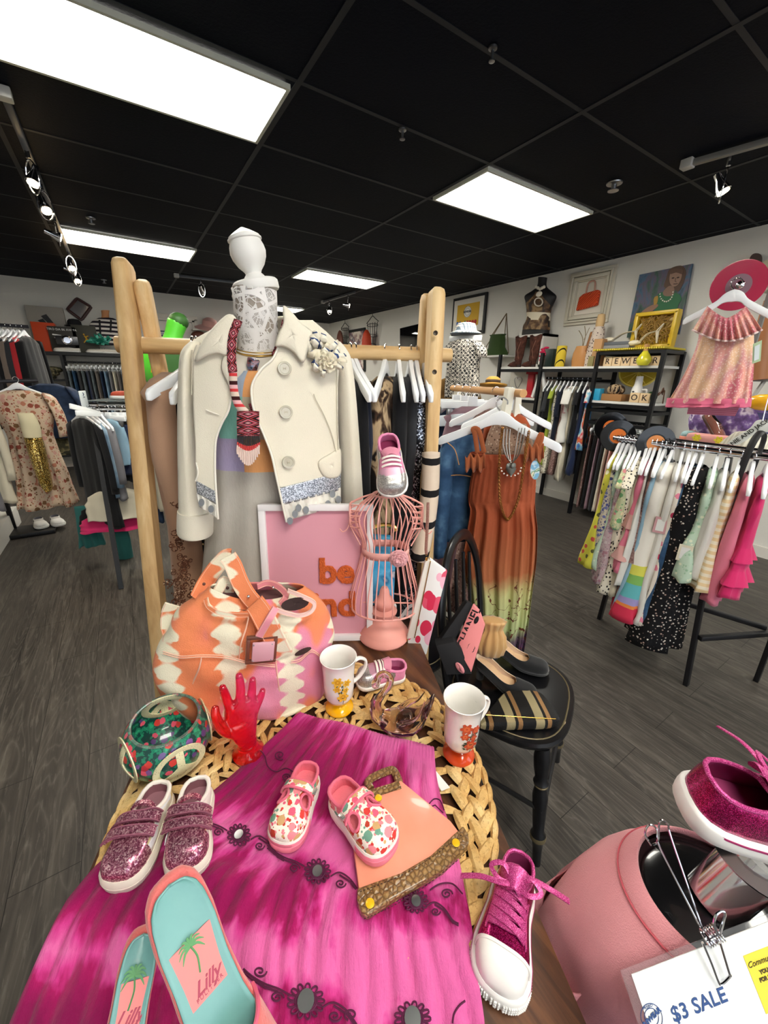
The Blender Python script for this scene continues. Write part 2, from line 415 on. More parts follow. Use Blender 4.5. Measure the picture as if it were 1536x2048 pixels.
def sprink(px,py,label,s=1.0):
    p=PZ(px,py,CEIL-.02);t=MB();t.lathe([(.004,.018),(.035*s,.016),(.034*s,.01),(.012*s,.006),(.01*s,-.02),(.024*s,-.024),(.024*s,-.028),(.003,-.03)],p)
    tag(t.build('sprinkler_head',STEEL,None,p),label,'sprinkler')
sprink(1228,372,'round sprinkler rosette right of the square ceiling panel',1.4);sprink(985,105,'tiny sprinkler near the top centre of the ceiling',.5)
sprink(805,266,'tiny sprinkler in the dark ceiling left of the square panel',.6);sprink(182,440,'sprinkler above the long left ceiling panel');sprink(208,562,'sprinkler just in front of the back wall')
# ---------------------------------------------------------------- shoes (local frame: heel at origin, toe along +y, up +z)
WT=[(0,0),(.006,.05),(.02,.085),(.06,.12),(.13,.142),(.25,.15),(.4,.148),(.55,.165),(.7,.186),(.82,.186),(.9,.165),(.95,.13),(.98,.09),(.994,.05),(1,0)]
class Shoe:
    def __init__(s,L,hs=.02,hcol=.055,hmid=.055,htoe=.032,t1=.5,g0=.6,wide=1.0,curve=.02,side=1,sink=.97,rise=None,tsq=.8):
        s.L=L;s.hs=hs;s.hc=hcol;s.hm=hmid;s.ht=htoe;s.t1=t1;s.g0=g0;s.wd=wide;s.cv=curve*side;s.k=sink;s.rise=rise;s.tsq=tsq
    def w(s,t):return interp(WT,t)*s.L*s.wd
    def c(s,t):return s.cv*s.L*sin(pi*t)**2*1.0
    def z0(s,t):return s.rise(t)if s.rise else 0.0
    def h(s,t):
        q=interp([(0,s.hc),(s.t1*.5,s.hc*.97),(s.t1,s.hm),(s.tsq,s.hs+s.ht),(1,s.hs+s.ht)],t)
        if t>s.tsq:q=s.hs+(q-s.hs)*sqrt(max(0,1-((t-s.tsq)/(1-s.tsq))**2.4))
        return q
    def g(s,t):
        if t>=s.t1:return 0.0
        q=t/s.t1;return s.g0*sqrt(max(0,1-q**3))
    def S(s,t,a,off=0.0):
        w=s.w(t)*s.k;sa=sin(abs(a)*pi/2);ca=cos(abs(a)*pi/2)
        x=s.c(t)+w*(1 if a>0 else-1)*sa**.62 if a else s.c(t)
        z=s.hs+(s.h(t)-s.hs)*max(ca,0)**.6
        p=V((x,t*s.L,z+s.z0(t)))
        return p+s.N(t,a)*off if off else p
    def N(s,t,a):
        e=.01;t0,t2=max(0,t-e),min(1,t+e);a0,a2=max(-1,a-e),min(1,a+e)
        n=(s.S(t,a2)-s.S(t,a0)).cross(s.S(t0,a)-s.S(t2,a))
        n=n.normalized()if n.length>1e-12 else V((0,0,1))
        if n.z<0 and abs(a)<.8:n=-n
        if n.dot(V((a,0,.4)))<0:n=-n
        return n
    def upper(s,mats,parent,mf=None,skip=None,th=.0028,nt=44,na=14,name='upper'):
        b=MB()
        for sd in(1,-1):
            def fn(u,v,sd=sd):
                t=u**1.15;g=s.g(t);a=g+(1-g)*v;return s.S(t,sd*a if a>1e-6 else 1e-6*sd)
            def f2(u,v,sd=sd):
                t=u**1.15;g=s.g(t);return mf(t,sd*(g+(1-g)*v))if mf else 0
            def sk(u,v,sd=sd):
                t=u**1.15;g=s.g(t);return skip(t,sd*(g+(1-g)*v))if skip else False
            b.grid(fn,nt,na,mf=f2,skip=sk)
        nm=len(mats)-1
        return b.build(name,mats,parent,weld=.0002,solid=th,soff=-1,smat=nm,rim=nm,ang=60)
    def outline(s,z,k,n=40,zz=None):
        P=[]
        for i in range(n+1):t=(1-cos(pi*i/n))/2;P.append(V((s.c(t)+s.w(t)*k,s.L*(.5+(t-.5)*(1+(k-1)*.35)),z+s.z0(t))))
        for i in range(1,n):t=1-(1-cos(pi*i/n))/2;P.append(V((s.c(t)-s.w(t)*k,s.L*(.5+(t-.5)*(1+(k-1)*.35)),z+s.z0(t))))
        return P
    def sole(s,mats,parent,prof=None,mf=None,name='sole'):
        prof=prof or[(0,.97),(.003,1.03),(s.hs*.5,1.07),(s.hs,1.07),(s.hs+.002,1.0)]
        b=MB();b.loft([s.outline(z,k)for z,k in prof],mf=mf);return b.build(name,mats,parent,ang=50)
    def insole(s,mat,parent,z=None,k=.93,name='insole'):
        z=s.hs+.0055 if z is None else z;b=MB();b.loft([s.outline(z-.002,k*.99),s.outline(z,k)]);return b.build(name,mat,parent)
    def rim(s,mat,parent,r=.0022,off=0,name='collar_trim'):
        P=[s.S(s.t1*i/24,s.g(s.t1*i/24)+1e-5)for i in range(24)];Q=[s.S(s.t1*i/24,-s.g(s.t1*i/24)-1e-5)for i in range(24)][::-1]
        b=MB();b.tube(P+[s.S(s.t1,0)]+Q[:-1],r,8,True);return b.build(name,mat,parent)
    def strip(s,b,path,w,th=.0018,off=.0008,m=0,n=5,lift=0):
        """a band lying on the shoe along path [(t,a)...]"""
        K=len(path);C=[]
        for i in range((K-1)*n+1):
            q=i/n;j=min(int(q),K-2);f=q-j;C.append((path[j][0]+(path[j+1][0]-path[j][0])*f,path[j][1]+(path[j+1][1]-path[j][1])*f))
        P=[];Ns=[]
        for t,a in C:nn=s.N(t,a);P.append(s.S(t,a)+nn*off);Ns.append(nn)
        rings=[];M=len(P)
        for i in range(M):
            T=(P[min(i+1,M-1)]-P[max(i-1,0)]).normalized();sd=T.cross(Ns[i]).normalized();k=1 if 0<i<M-1 else .8
            p=P[i]+Ns[i]*lift*sin(pi*i/(M-1));hw=sd*w/2*k;t_=Ns[i]*th
            rings.append([p-hw,p-hw*.9+t_,p+hw*.9+t_,p+hw])
        b.loft(rings,True,True,m)
    def stripe(s,b,z,t0,t1,side,hh=.003,k=1.075,m=0,n=24):
        """a painted rubber line along the sole wall"""
        rings=[]
        for i in range(n+1):
            t=t0+(t1-t0)*i/n;x=s.c(t)+side*s.w(t)*k;x2=s.c(t)+side*(s.w(t)*k+.0008);y=s.L*t;zz=z+s.z0(t)
            rings.append([V((x,y,zz)),V((x2,y,zz+.0002)),V((x2,y,zz+hh)),V((x,y,zz+hh))])
        b.loft(rings,True,True,m)
def shoe_at(t,heel,toe,up=(0,0,1)):
    y=V(toe)-V(heel);return place(t,y.cross(V(up)),y,heel)
# ---------------------------------------------------------------- walnut table
TZ=.75
uu=V((.371,.929,0)).normalized();nn_=V((uu.y,-uu.x,0))
n=NT('walnut');v=n.co('Object',(1,1,1),(0,0,math.atan2(uu.x,uu.y)));vs=n.co('Object',(14,1.2,3),(0,0,math.atan2(uu.x,uu.y)))
g=n.noise(3,vs,6,.6,.8);n.bump(g,.1,.002);WALNUT=n.fin(n.ramp(g,[(.3,'#2c1a10'),(.5,'#4a2d1b'),(.7,'#6b4429')]),.42)
tb=thing('display_table','dark walnut display table under the round woven mat and pink skirt','table',(0.1,.45,0))
def tp(u,n_,z):return uu*u+nn_*n_+V((0,0,z))
b=MB();U0,U1,N0,N1=-.06,1.065,-.372,.307
b.bar(tp(U0,(N0+N1)/2,TZ-.016),tp(U1,(N0+N1)/2,TZ-.016),N1-N0,.032);b.build('tabletop',WALNUT,tb,bev=.004)
b=MB()
for q in(N0+.05,N1-.05):b.bar(tp(U0+.06,q,TZ-.075),tp(U1-.06,q,TZ-.075),.02,.08)
for q in(U0+.06,U1-.06):b.bar(tp(q,N0+.06,TZ-.075),tp(q,N1-.06,TZ-.075),.02,.08)
b.build('apron',WALNUT,tb,bev=.002)
for u in(U0+.06,U1-.06):
    for q in(N0+.05,N1-.05):
        b=MB();b.loft([[tp(u+a*s_,q+c*s_,z)for a,c in((-1,-1),(1,-1),(1,1),(-1,1))]for z,s_ in((0,.016),(TZ-.032,.026))]);b.build('leg',WALNUT,tb,bev=.002)
# ---------------------------------------------------------------- round woven mat
n=NT('dried_water_hyacinth');v=n.co();a1=n.noise(14,v,3);a2=n.noise(220,v,3,.6)
n.bump(a2,.5,.004);STRAW=n.fin(n.mix(n.math('MULTIPLY',n.math('GREATER_THAN',a2,.6),.35),n.ramp(a1,[(.3,'#b98a4e'),(.5,'#d8b272'),(.72,'#ead09a')]),'#8a5f2d'),.6,spec=.3)
MC=V((.178,.505,TZ));MR=.342
mat_=thing('woven_mat','large round woven straw placemat lying on the dark table','placemat',MC,None)
def strand(b,p,d,L,w,h,tw=0,z=V((0,0,1))):
    d=V(d).normalized();s=z.cross(d).normalized();rings=[]
    for i in range(6):
        q=i/5;r=sin(pi*(.08+.84*q))**.6
        c=V(p)+d*L*(q-.5)+z*h*.45*sin(pi*q)
        rings.append([c+s*w*r*.5*cos(2*pi*k/6)+z*h*r*.5*sin(2*pi*k/6)for k in range(6)])
    b.loft(rings)
def braid(b,rad,N,L,w,h,z0,ang):
    rr=random.Random(int(rad*1000))
    for i in range(N):
        for sgn in(-1,1):
            a=2*pi*(i+(.5 if sgn>0 else 0))/N;rv=V((cos(a),sin(a),0));tv=V((-sin(a),cos(a),0))
            d=tv*cos(ang)+rv*sin(ang)*sgn
            strand(b,MC+rv*(rad+sgn*w*.36)+V((0,0,z0)),d,L*rr.uniform(1.0,1.25),w*rr.uniform(1.0,1.3),h)
b=MB()
for i in range(64):
    a=2*pi*i/64;strand(b,MC+V((cos(a),sin(a),0))*(MR-.006)+V((0,0,.009)),V((-sin(a),cos(a),0))+V((cos(a),sin(a),0))*.12,.045,.013,.014)
braid(b,MR-.026,46,.052,.019,.013,.009,.5);braid(b,MR-.056,40,.05,.018,.012,.008,.5)
b.build('outer_braid',STRAW,mat_)
b=MB()
for i in range(44):
    a=2*pi*i/44;rv=V((cos(a),sin(a),0));tv=V((-sin(a),cos(a),0));strand(b,MC+rv*(MR-.088)+V((0,0,.005)),rv+tv*.12,.06,.011,.008)
    strand(b,MC+rv*(MR-.088)+tv*.006+V((0,0,.006)),rv-tv*.15,.055,.009,.007)
b.build('spoke_ring',STRAW,mat_)
b=MB();braid(b,MR-.122,28,.05,.017,.012,.008,.5);braid(b,MR-.148,25,.046,.016,.011,.008,.5)
b.build('inner_braid',STRAW,mat_)
b=MB()
for i in range(13):
    a=2*pi*i/13;rv=V((cos(a),sin(a),0));tv=V((-sin(a),cos(a),0))
    for k in(-2,-1,0,1,2):
        d=rv*cos(k*.42)+tv*sin(k*.42);strand(b,MC+rv*(MR-.212)+d*.03+V((0,0,.006)),d,.058,.013,.01)
for i in range(18):
    a=2*pi*i/18;rv=V((cos(a),sin(a),0));tv=V((-sin(a),cos(a),0));strand(b,MC+rv*.105+V((0,0,.007)),tv+rv*.4,.046,.015,.011);strand(b,MC+rv*.05+V((0,0,.006)),rv,.07,.012,.01)
b.build('centre_weave',STRAW,mat_)
# ---------------------------------------------------------------- pink tie-dye skirt spread over the mat
SKZ=TZ+.021
SL=[(600,1424),(540,1480),(470,1545),(390,1612),(300,1668),(215,1712),(150,1780),(100,1850),(55,1950),(20,2040),(-10,2150),(-30,2260)]
SR=[(868,1493),(874,1560),(888,1620),(908,1680),(922,1740),(934,1800),(944,1860),(952,1920),(960,1985),(968,2048),(975,2140),(980,2230)]
sl=spline([PZ(x,y,SKZ)for x,y in SL],6);sr=spline([PZ(x,y,SKZ)for x,y in SR],6)
def skirt(u,v):
    k=v*(len(sl)-1);i=min(int(k),len(sl)-2);f=k-i
    a=sl[i].lerp(sl[i+1],f);c=sr[i].lerp(sr[i+1],f);p=a.lerp(c,u)
    mid=(u*(1-u)*4)
    p=p+(sl[0]-sl[6]).normalized()*.018*sin(pi*u)*(-1 if v<.1 else 0)*(1-v/.1)*0
    pl=0.0
    for tier,(v0,v1,fr)in enumerate(((.045,.40,26),(.43,1.3,40))):
        if v0<v<v1:
            e=min(1,(v-v0)/.05);s_=(v-v0)/(v1-v0)
            w=1.8*abs(sin(fr*u*pi*.5+1.7*mnoise.noise(V((u*7,v*3,tier*5.0)))))
            pl+=e*((.0045*(1-.55*s_))*w+.003*mnoise.noise(V((u*30,v*5,3+tier))))
    if v<.045:pl+=.0035*sin(pi*v/.045)+.0011*sin(u*300)
    if .40<=v<=.43:pl-=.0006
    pl+=.004*mnoise.noise(V((u*4,v*5,9.1)))
    p=p+V((0,0,pl))
    # beyond the left edge of the table the cloth hangs
    ov=-.374-p.dot(nn_)
    if ov>0:p.z-=ov*.9
    return p
n=NT('pink_tie_dye');uv=n.co('UV',(7,2.2,1));uvb=n.co('UV',(1,1,1));q=n.xyz(uvb)
a1=n.noise(1.5,uv,4,.62,.35);tv_=n.noise(9,n.co('UV',(3,.6,1)),2)
tiers=n.math('ABSOLUTE',n.math('SINE',n.math('MULTIPLY_ADD',q[1],8.8,.25)))
f=n.math('ADD',n.math('MULTIPLY',a1,.95),n.math('MULTIPLY',tiers,.34))
left=n.math('MULTIPLY',n.math('SUBTRACT',.42,q[0]),.35)
f=n.math('ADD',f,left)
c=n.ramp(f,[(.58,'#e066a8'),(.67,'#cd3a8b'),(.74,'#a40c5c'),(.9,'#8a0650')])
wn=n.noise(120,n.co('UV',(6,.8,1)),4,.6);n.bump(n.math('ADD',wn,n.math('MULTIPLY',n.noise(26,n.co('UV',(5,.6,1)),3),2.4)),.55,.004)
TIEDYE=n.fin(c,.85,sheen=.1,spec=.25)
sk=thing('tie_dye_skirt','long pink and magenta tie-dye skirt with dark embroidery spread over the table','skirt',(.15,.4,TZ))
b=MB();b.grid(skirt,150,150);
body=b.build('skirt_cloth',TIEDYE,sk,ang=180)
b=MB()
def hang(u,v):
    p=skirt(0,v);return p+V((-.03,-.01,0))*u*(1-u)*4*.6+V((-.004,0,-.16))*u
b.grid(hang,10,60);b.build('hanging_side',TIEDYE,sk)
def skx(x,y,up=.0035):   # point on the spread skirt seen at that spot
    p=PZ(x,y,SKZ+.006);return p+V((0,0,up-.001))
EMB=plain('#4f0d36',.8);bE=MB()
def etube(pts,r=.0011):bE.tube([skx(x,y)for x,y in pts],r,5)
def spiral(x,y,r,a0,turns=1.6,d=1,tail=None):
    P=[(x+r*(1-k/26*.85)*cos(a0+d*turns*2*pi*k/26),y+r*.85*(1-k/26*.85)*sin(a0+d*turns*2*pi*k/26))for k in range(27)]
    if tail:P=tail+P
    etube([tuple(p)[:2]for p in spline([(a,c_,0)for a,c_ in P],2)])
mirrors=[]
def medal(x,y,r,mir=True):
    global bE
    keep=bE;bE=MB()
    for k in range(13):
        a=2*pi*k/13;cx,cy=x+r*.78*cos(a),y+r*.78*sin(a)*.95;rr=r*.2
        etube([(cx+rr*cos(a)*1.2*cos(q)-rr*.7*sin(a)*sin(q),cy+rr*sin(a)*1.2*cos(q)+rr*.7*cos(a)*sin(q))for q in[2*pi*j/9 for j in range(10)]],.0011)
    for rr in(.58,.5,.42):etube([(x+r*rr*cos(q),y+r*rr*sin(q))for q in[2*pi*j/22 for j in range(23)]],.0015)
    bE.build('embroidered_flower',EMB,sk);bE=keep;mirrors.append((x,y,r*.29))
medal(478,1672,23);medal(635,1745,26);medal(832,1805,24);medal(612,2005,37);medal(825,2040,36);medal(345,1812,20)
for x,y,s in((478,1672,.9),(635,1745,1),(832,1805,.85),(612,2005,1.25)):
    for d in(1,-1):
        P=[(x+d*26*s,y+10*s*d),(x+d*44*s,y+(2 if d>0 else-20)*s),(x+d*66*s,y+(16 if d>0 else-28)*s),(x+d*86*s,y+(44 if d>0 else-40)*s),(x+d*100*s,y+(52 if d>0 else-52)*s)]
        etube([tuple(p)[:2]for p in spline([(a,c_,0)for a,c_ in P],5)]);etube([(a,c_+5*s)for a,c_ in P[1:]],.0012)
        spiral(x+d*46*s,y+(24 if d>0 else-6)*s,11*s,0,1.5,d)
spiral(560,1512,11,1,1.6,1);etube([tuple(p)[:2]for p in spline([(508,1510,0),(520,1503,0),(530,1515,0),(536,1535,0),(552,1545,0),(572,1538,0),(590,1548,0)],5)])
spiral(572,1556,10,2,1.8,-1);etube([tuple(p)[:2]for p in spline([(858,1610,0),(868,1600,0),(880,1603,0),(888,1622,0)],5)]);etube([(855,1618),(870,1612),(886,1628)])
spiral(520,1945,14,0,1.4,1);spiral(702,2032,14,2,1.4,1);etube([tuple(p)[:2]for p in spline([(905,2048,0),(908,2030,0),(918,2014,0),(930,2004,0)],5)])
spiral(893,1790,12,0,1.6,-1);etube([tuple(p)[:2]for p in spline([(860,1782,0),(880,1770,0),(905,1770,0),(925,1790,0)],5)])
bE.build('embroidery',EMB,sk)
for x,y,r in mirrors:
    p=skx(x,y,.005);rr=r*1.0/775*(p-CAMP).length*.95
    b=MB();b.lathe([(.0001,0),(rr,0),(rr,.0012),(.0001,.0014)],p,None,20);b.build('mirror_disc',plain('#cfd4d4',.3,1.0),sk)
tg=MB();tg.prism([PZ(862,1530,SKZ-.002),PZ(900,1575,TZ+.022),PZ(883,1582,TZ+.022),PZ(868,1560,SKZ-.002)],(0,0,-.0006));tg.build('care_label',WHITE,sk,smooth=False)
# ---------------------------------------------------------------- glitter velcro sneakers
PGLIT=glitter('rose_glitter',['#95506a','#d79aab','#b06480','#f3cdd4','#854059','#c27a90'],620,.28,.7)
CREAM=plain('#e9e2cf',.55);IRID=plain('#e8dc9e',.35,.3)
def hxy(x,y,zt,z):q=PZ(x,y,zt);return V((q.x,q.y,z))
def velcro(label,heel,toe,side):
    t=thing('velcro_sneaker',label,'shoe',(0,0,0),'rose glitter velcro sneakers');L=(V(toe)-V(heel)).length
    s=Shoe(L,.021,.056,.060,.03,.46,.62,1.3,.02,side,.96)
    def mf(t_,a):
        if a<0 and .12<t_<.72 and abs(a)>.42+(.12 if t_>.5 else 0):return 1 if abs(a)>.62 or t_<.5 else 2
        if t_<.16:return 2
        if t_<.72 and abs(a)>.8:return 2
        return 0
    s.upper([PGLIT,plain('#f2ece2',.5),IRID,plain('#8f5f68',.85)],t,mf);s.insole(plain('#9d6f78',.8),t)
    s.sole([plain('#e6dfcf',.55),plain('#c9a59c',.5)],t,[(0,.96),(.003,1.02),(.0125,1.08),(.0128,1.06),(.0138,1.06),(.0142,1.08),(.022,1.06),(.026,1.0)],None)
    s.rim(plain('#efe8e0',.6),t,.0036)
    for tt in(.52,.66):
        b=MB();s.strip(b,[(tt+.045,-.62*side),(tt+.02,-.3*side),(tt,0),(tt-.02,.3*side),(tt-.03,.55*side)],L*.095,.006,.006,n=4);st=b.build('strap',PGLIT,t,ang=60)
        b=MB()
        for o in(-1,1):s.strip(b,[(tt+.045+o*.046,-.62*side),(tt+.02+o*.046,-.3*side),(tt+o*.046,0),(tt-.02+o*.046,.3*side),(tt-.03+o*.046,.55*side)],L*.014,.0035,.0095,n=4)
        b.build('strap_edge',plain('#8a4f62',.7),st)
    b=MB();s.strip(b,[(.42,-.3),(.40,0),(.42,.3)],L*.06,.004,.003,n=4,lift=.006);b.build('tongue',PGLIT,t)
    b=MB();s.strip(b,[(.72,.75*side),(.6,.8*side),(.48,.62*side),(.36,.55*side),(.24,.62*side),(.15,.75*side)],L*.06,.0014,.0006,n=4);b.build('side_stripe',plain('#ecebf0',.45),t)
    shoe_at(t,heel,toe);return t
velcro('left one of the two rose glitter velcro toddler sneakers, at the mat\'s left rim',hxy(320,1556,.828,TZ+.022),PZ(234,1790,TZ+.026),-1)
velcro('right one of the two rose glitter velcro toddler sneakers, its toe behind the teal mule',hxy(394,1548,.83,TZ+.024),PZ(374,1765,TZ+.028),1)
# ---------------------------------------------------------------- floral T-strap shoes
FLOR=spots('red_floral_canvas','#efe7d8',['#d3403a','#c9a06e','#e2607c','#6f9a86','#e98a92','#b8402f'],70,.5,.4)
PINKC=cloth('#e8718a');PRUB=plain('#ee8296',.55)
def tstrap(label,heel,toe,side,up=(0,0,1)):
    t=thing('t_strap_shoe',label,'shoe',(0,0,0),'floral canvas T-strap shoes');L=(V(toe)-V(heel)).length
    s=Shoe(L,.021,.055,.055,.028,.46,.66,1.3,.015,side,.97)
    def hole(t_,a):return((t_-.575)/.085)**2+((abs(a)-.46)/.28)**2<1
    s.upper([FLOR,cloth('#e77488')],t,None,hole,nt=60,na=20);s.insole(cloth('#ee7f8d'),t)
    s.sole([plain('#ece4da',.5),PRUB],t,[(0,.98),(.003,1.03),(.014,1.07),(.0145,1.05),(.0155,1.05),(.016,1.07),(.0215,1.05),(.025,1.0)],lambda u,j:1 if .29<j<.71 and u<.75 else 0)
    s.rim(PINKC,t,.003)
    b=MB()
    for sd in(-1,1):
        b.tube([s.S(.575+.09*cos(q),sd*(.46+.29*sin(q)),.0005)for q in[2*pi*k/24 for k in range(24)]],.0022,6,True)
    b.build('cutout_trim',PINKC,t)
    b=MB();s.strip(b,[(.70,0),(.6,0),(.5,0),(.42,0)],.011,.002,.0015);b.build('centre_strap',FLOR,t)
    b=MB();s.strip(b,[(.46,-.75),(.455,-.4),(.45,0),(.455,.4),(.46,.75)],.015,.0025,.003,lift=.004);b.build('ankle_strap',FLOR,t)
    b=MB()
    for o in(-1,1):s.strip(b,[(.46+o*.048,-.75),(.455+o*.048,-.4),(.45+o*.048,0),(.455+o*.048,.4),(.46+o*.048,.75)],.003,.0034,.003,lift=.004)
    b.build('strap_piping',PINKC,t)
    b=MB();b.box(s.S(.45,side*.55,.009),(.009,.012,.002));b.build('buckle',plain('#d8d3cd',.25,.8),t,bev=.0006)
    shoe_at(t,heel,toe,up);return t
tstrap('left one of the two floral T-strap toddler shoes, lying on the pink skirt',hxy(620,1524,SKZ+.05,SKZ+.004),PZ(561,1706,SKZ+.008),-1)
tstrap('right one of the two floral T-strap toddler shoes, standing on the salmon purse plate',hxy(672,1564,SKZ+.065,SKZ+.02),PZ(784,1716,SKZ+.03),1,(0,-.1,1))
# ---------------------------------------------------------------- salmon plate shaped like a purse
pz=SKZ+.008
pp=thing('purse_shaped_plate','salmon ceramic plate shaped like a handbag with brown stitched bands','plate',PZ(800,1690,pz))
def poly(pts,z,off,name,mat,par,bev=.002,res=1):
    b=MB();P=[PZ(x,y,z)for x,y in pts];b.prism(P,off);return b.build(name,mat,par,bev=bev)
SAL=NT('salmon_glaze');v=SAL.co();SALM=SAL.fin(SAL.mix(SAL.noise(20,v,2),'#e98f72','#f0a088'),.3,coat=.25)
BR=NT('brown_embossed_glaze');v=BR.co();vr=BR.voro(130,v,'DISTANCE_TO_EDGE');BR.bump(vr.outputs['Distance'],.8,.006)
BROWN=BR.fin(BR.ramp(vr.outputs['Distance'],[(0,'#5f4426'),(.12,'#8a683f'),(.4,'#a98555')]),.3,coat=.4)
poly([(700,1650),(705,1600),(762,1583),(799,1567),(900,1650),(925,1683),(840,1742),(718,1792)],pz,(0,0,.012),'plate_body',SALM,pp,.003)
poly([(714,1788),(800,1757),(860,1722),(925,1662),(936,1680),(936,1700),(885,1752),(800,1800),(735,1843),(722,1836),(714,1815)],pz+.001,(0,0,.015),'lower_band',BROWN,pp,.003)
b=MB()
hp=[PZ(x,y,pz+.008)for x,y in((742,1578),(736,1566),(744,1556),(765,1546),(784,1540),(792,1548),(799,1566))]
b.tube(spline(hp,5),.0075,8,flat=.8);b.bar(PZ(735,1592,pz+.010),PZ(800,1572,pz+.010),.014,.008);b.build('handle',BROWN,pp)
for x,y in((740,1807),(912,1686),(757,1596)):
    p=PZ(x,y,pz+.0165);b=MB();b.lathe([(.0001,0),(.0062,0),(.0062,.0008),(.005,.0012),(.0001,.002)],p,None,16,mf=lambda u,j:1 if u<.5 else 0);b.build('stud',[plain('#f0b81c',.3,coat=.3),BLACK],pp)
b=MB()
for(xa,ya,xb,yb)in((720,1783,926,1668),(728,1838,932,1706),(762,1590,803,1573)):
    for k in range(30):
        f0,f1=k/30,(k+.55)/30;bow=lambda f:14*sin(pi*f)if xb>900 else 0
        b.bar(PZ(xa+(xb-xa)*f0,ya+(yb-ya)*f0+bow(f0),pz+.0166),PZ(xa+(xb-xa)*f1,ya+(yb-ya)*f1+bow(f1),pz+.0166),.0008,.0006)
b.build('stitching',plain('#2d1c0e',.7),pp,smooth=False)
# ---------------------------------------------------------------- magenta glitter lace-up sneakers
MGL=glitter('magenta_glitter',['#7a0438','#b3105c','#8d0a48','#d83a8a','#640230','#9c1060'],1500,.22,.65)
LACE=glitter('pink_glitter_lace',['#b0256f','#cf3f8d','#e878b4','#a01c62'],1800,.4,.35)
def converse(label,heel,toe,side,up=(0,0,1),hc=.07):
    t=thing('lace_up_sneaker',label,'shoe');L=(V(toe)-V(heel)).length
    s=Shoe(L,.023,hc,.066,.036,.36,.5,1.28,.02,side,.95,tsq=.76)
    cap=plain('#eeebe6',.35)
    s.upper([MGL,cap,plain('#8e2a5e',.8)],t,lambda t_,a:1 if t_>.785 else 0,nt=70)
    b=MB();s.strip(b,[(.785,-.98),(.785,-.5),(.785,0),(.785,.5),(.785,.98)],.004,.0016,.0004);b.build('toe_cap_edge',plain('#e9e5e0',.4),t)
    s.insole(plain('#a03a6c',.8),t)
    s.sole([plain('#eceae6',.5)],t,[(0,.96),(.003,1.04),(.012,1.09),(.022,1.09),(.024,1.07),(.027,1.0)])
    b=MB()
    for sd in(-1,1):s.stripe(b,.020,.02,.985,sd,.0028,1.083)
    b.build('foxing_line',plain('#a02862',.5),t)
    b=MB()
    for k in range(46):
        a=-1.25+2.5*k/45;t_=1-.27*(abs(a)/1.25)**1.7;sgn=1 if a>0 else-1
        for r in range(3):b.sph((s.c(t_)+sgn*s.w(t_)*1.085,s.L*(1+.02-.0)*t_,.007+r*.0045),.0017,6)
    b.build('toe_texture',plain('#e4e1dc',.5),t)
    s.rim(LACE,t,.0026)
    b=MB();s.strip(b,[(.34,-.22),(.30,0),(.34,.22)],.03,.002,.006,lift=.012);b.build('tongue',LACE,t)
    b=MB()
    for i,tt in enumerate((.40,.48,.56,.64)):
        s.strip(b,[(tt+.045,-.34),(tt,0),(tt-.03,.34)],.0085,.0018,.003,lift=.004);s.strip(b,[(tt+.02,.34),(tt+.02,0),(tt-.01,-.34)],.0085,.0018,.002,lift=.002)
    c=s.S(.35,0,.012)
    for sg in(-1,1):
        P=spline([c,c+V((sg*.02,.012*sg,.008)),c+V((sg*.045,.016*sg,.004)),c+V((sg*.07,.022*sg,-.008))],6)
        b.tube(P,.004,6,flat=.35)
        P=spline([c,c+V((sg*.018,-.012,.01)),c+V((sg*.034,-.004,.006)),c+V((sg*.02,.006,.004)),c],6);b.tube(P,.0036,6,flat=.35)
    b.build('laces',LACE,t)
    b=MB()
    for sd in(-1,1):
        for tt in(.42,.5,.58,.66):b.lathe([(.0018,0),(.0036,0),(.0036,.001),(.0018,.001)],s.S(tt,sd*.36,.0008),frame(s.N(tt,sd*.36),(0,1,0))@Matrix.Rotation(-pi/2,3,'X'),10)
    b.build('eyelets',plain('#c8487e',.4,.5),t)
    b=MB()
    for sd in(-1,1):s.strip(b,[(.38,sd*.5),(.5,sd*.42),(.62,sd*.42),(.72,sd*.42)],.0025,.0012,.0006)
    b.build('seam',LACE,t)
    shoe_at(t,heel,toe,up);return t
converse('magenta glitter lace-up sneaker with white toe cap, front right on the table',hxy(1040,1722,TZ+.05,TZ+.003),PZ(988,2012,TZ+.006),1,hc=.075)
# ---------------------------------------------------------------- things standing on the table
MZ=TZ+.016   # top of the woven mat
SKIN=None
def flower(b,c,x,y,r,k=5,mp=0,mc=1,lay=2):
    x=V(x).normalized();y=V(y).normalized();n_=x.cross(y)
    for l in range(lay):
        rr=r*(1-.38*l)
        for i in range(k):
            a=2*pi*(i+.5*l)/k;d=x*cos(a)+y*sin(a);s_=-x*sin(a)+y*cos(a)
            P=[c+n_*.0003*l,c+d*rr*.5+s_*rr*.34+n_*.0004,c+d*rr+s_*rr*.18+n_*.0002,c+d*rr-s_*rr*.18+n_*.0002,c+d*rr*.5-s_*rr*.34+n_*.0004]
            b.prism(P,n_*.0004,mp if l%2==0 else mc)
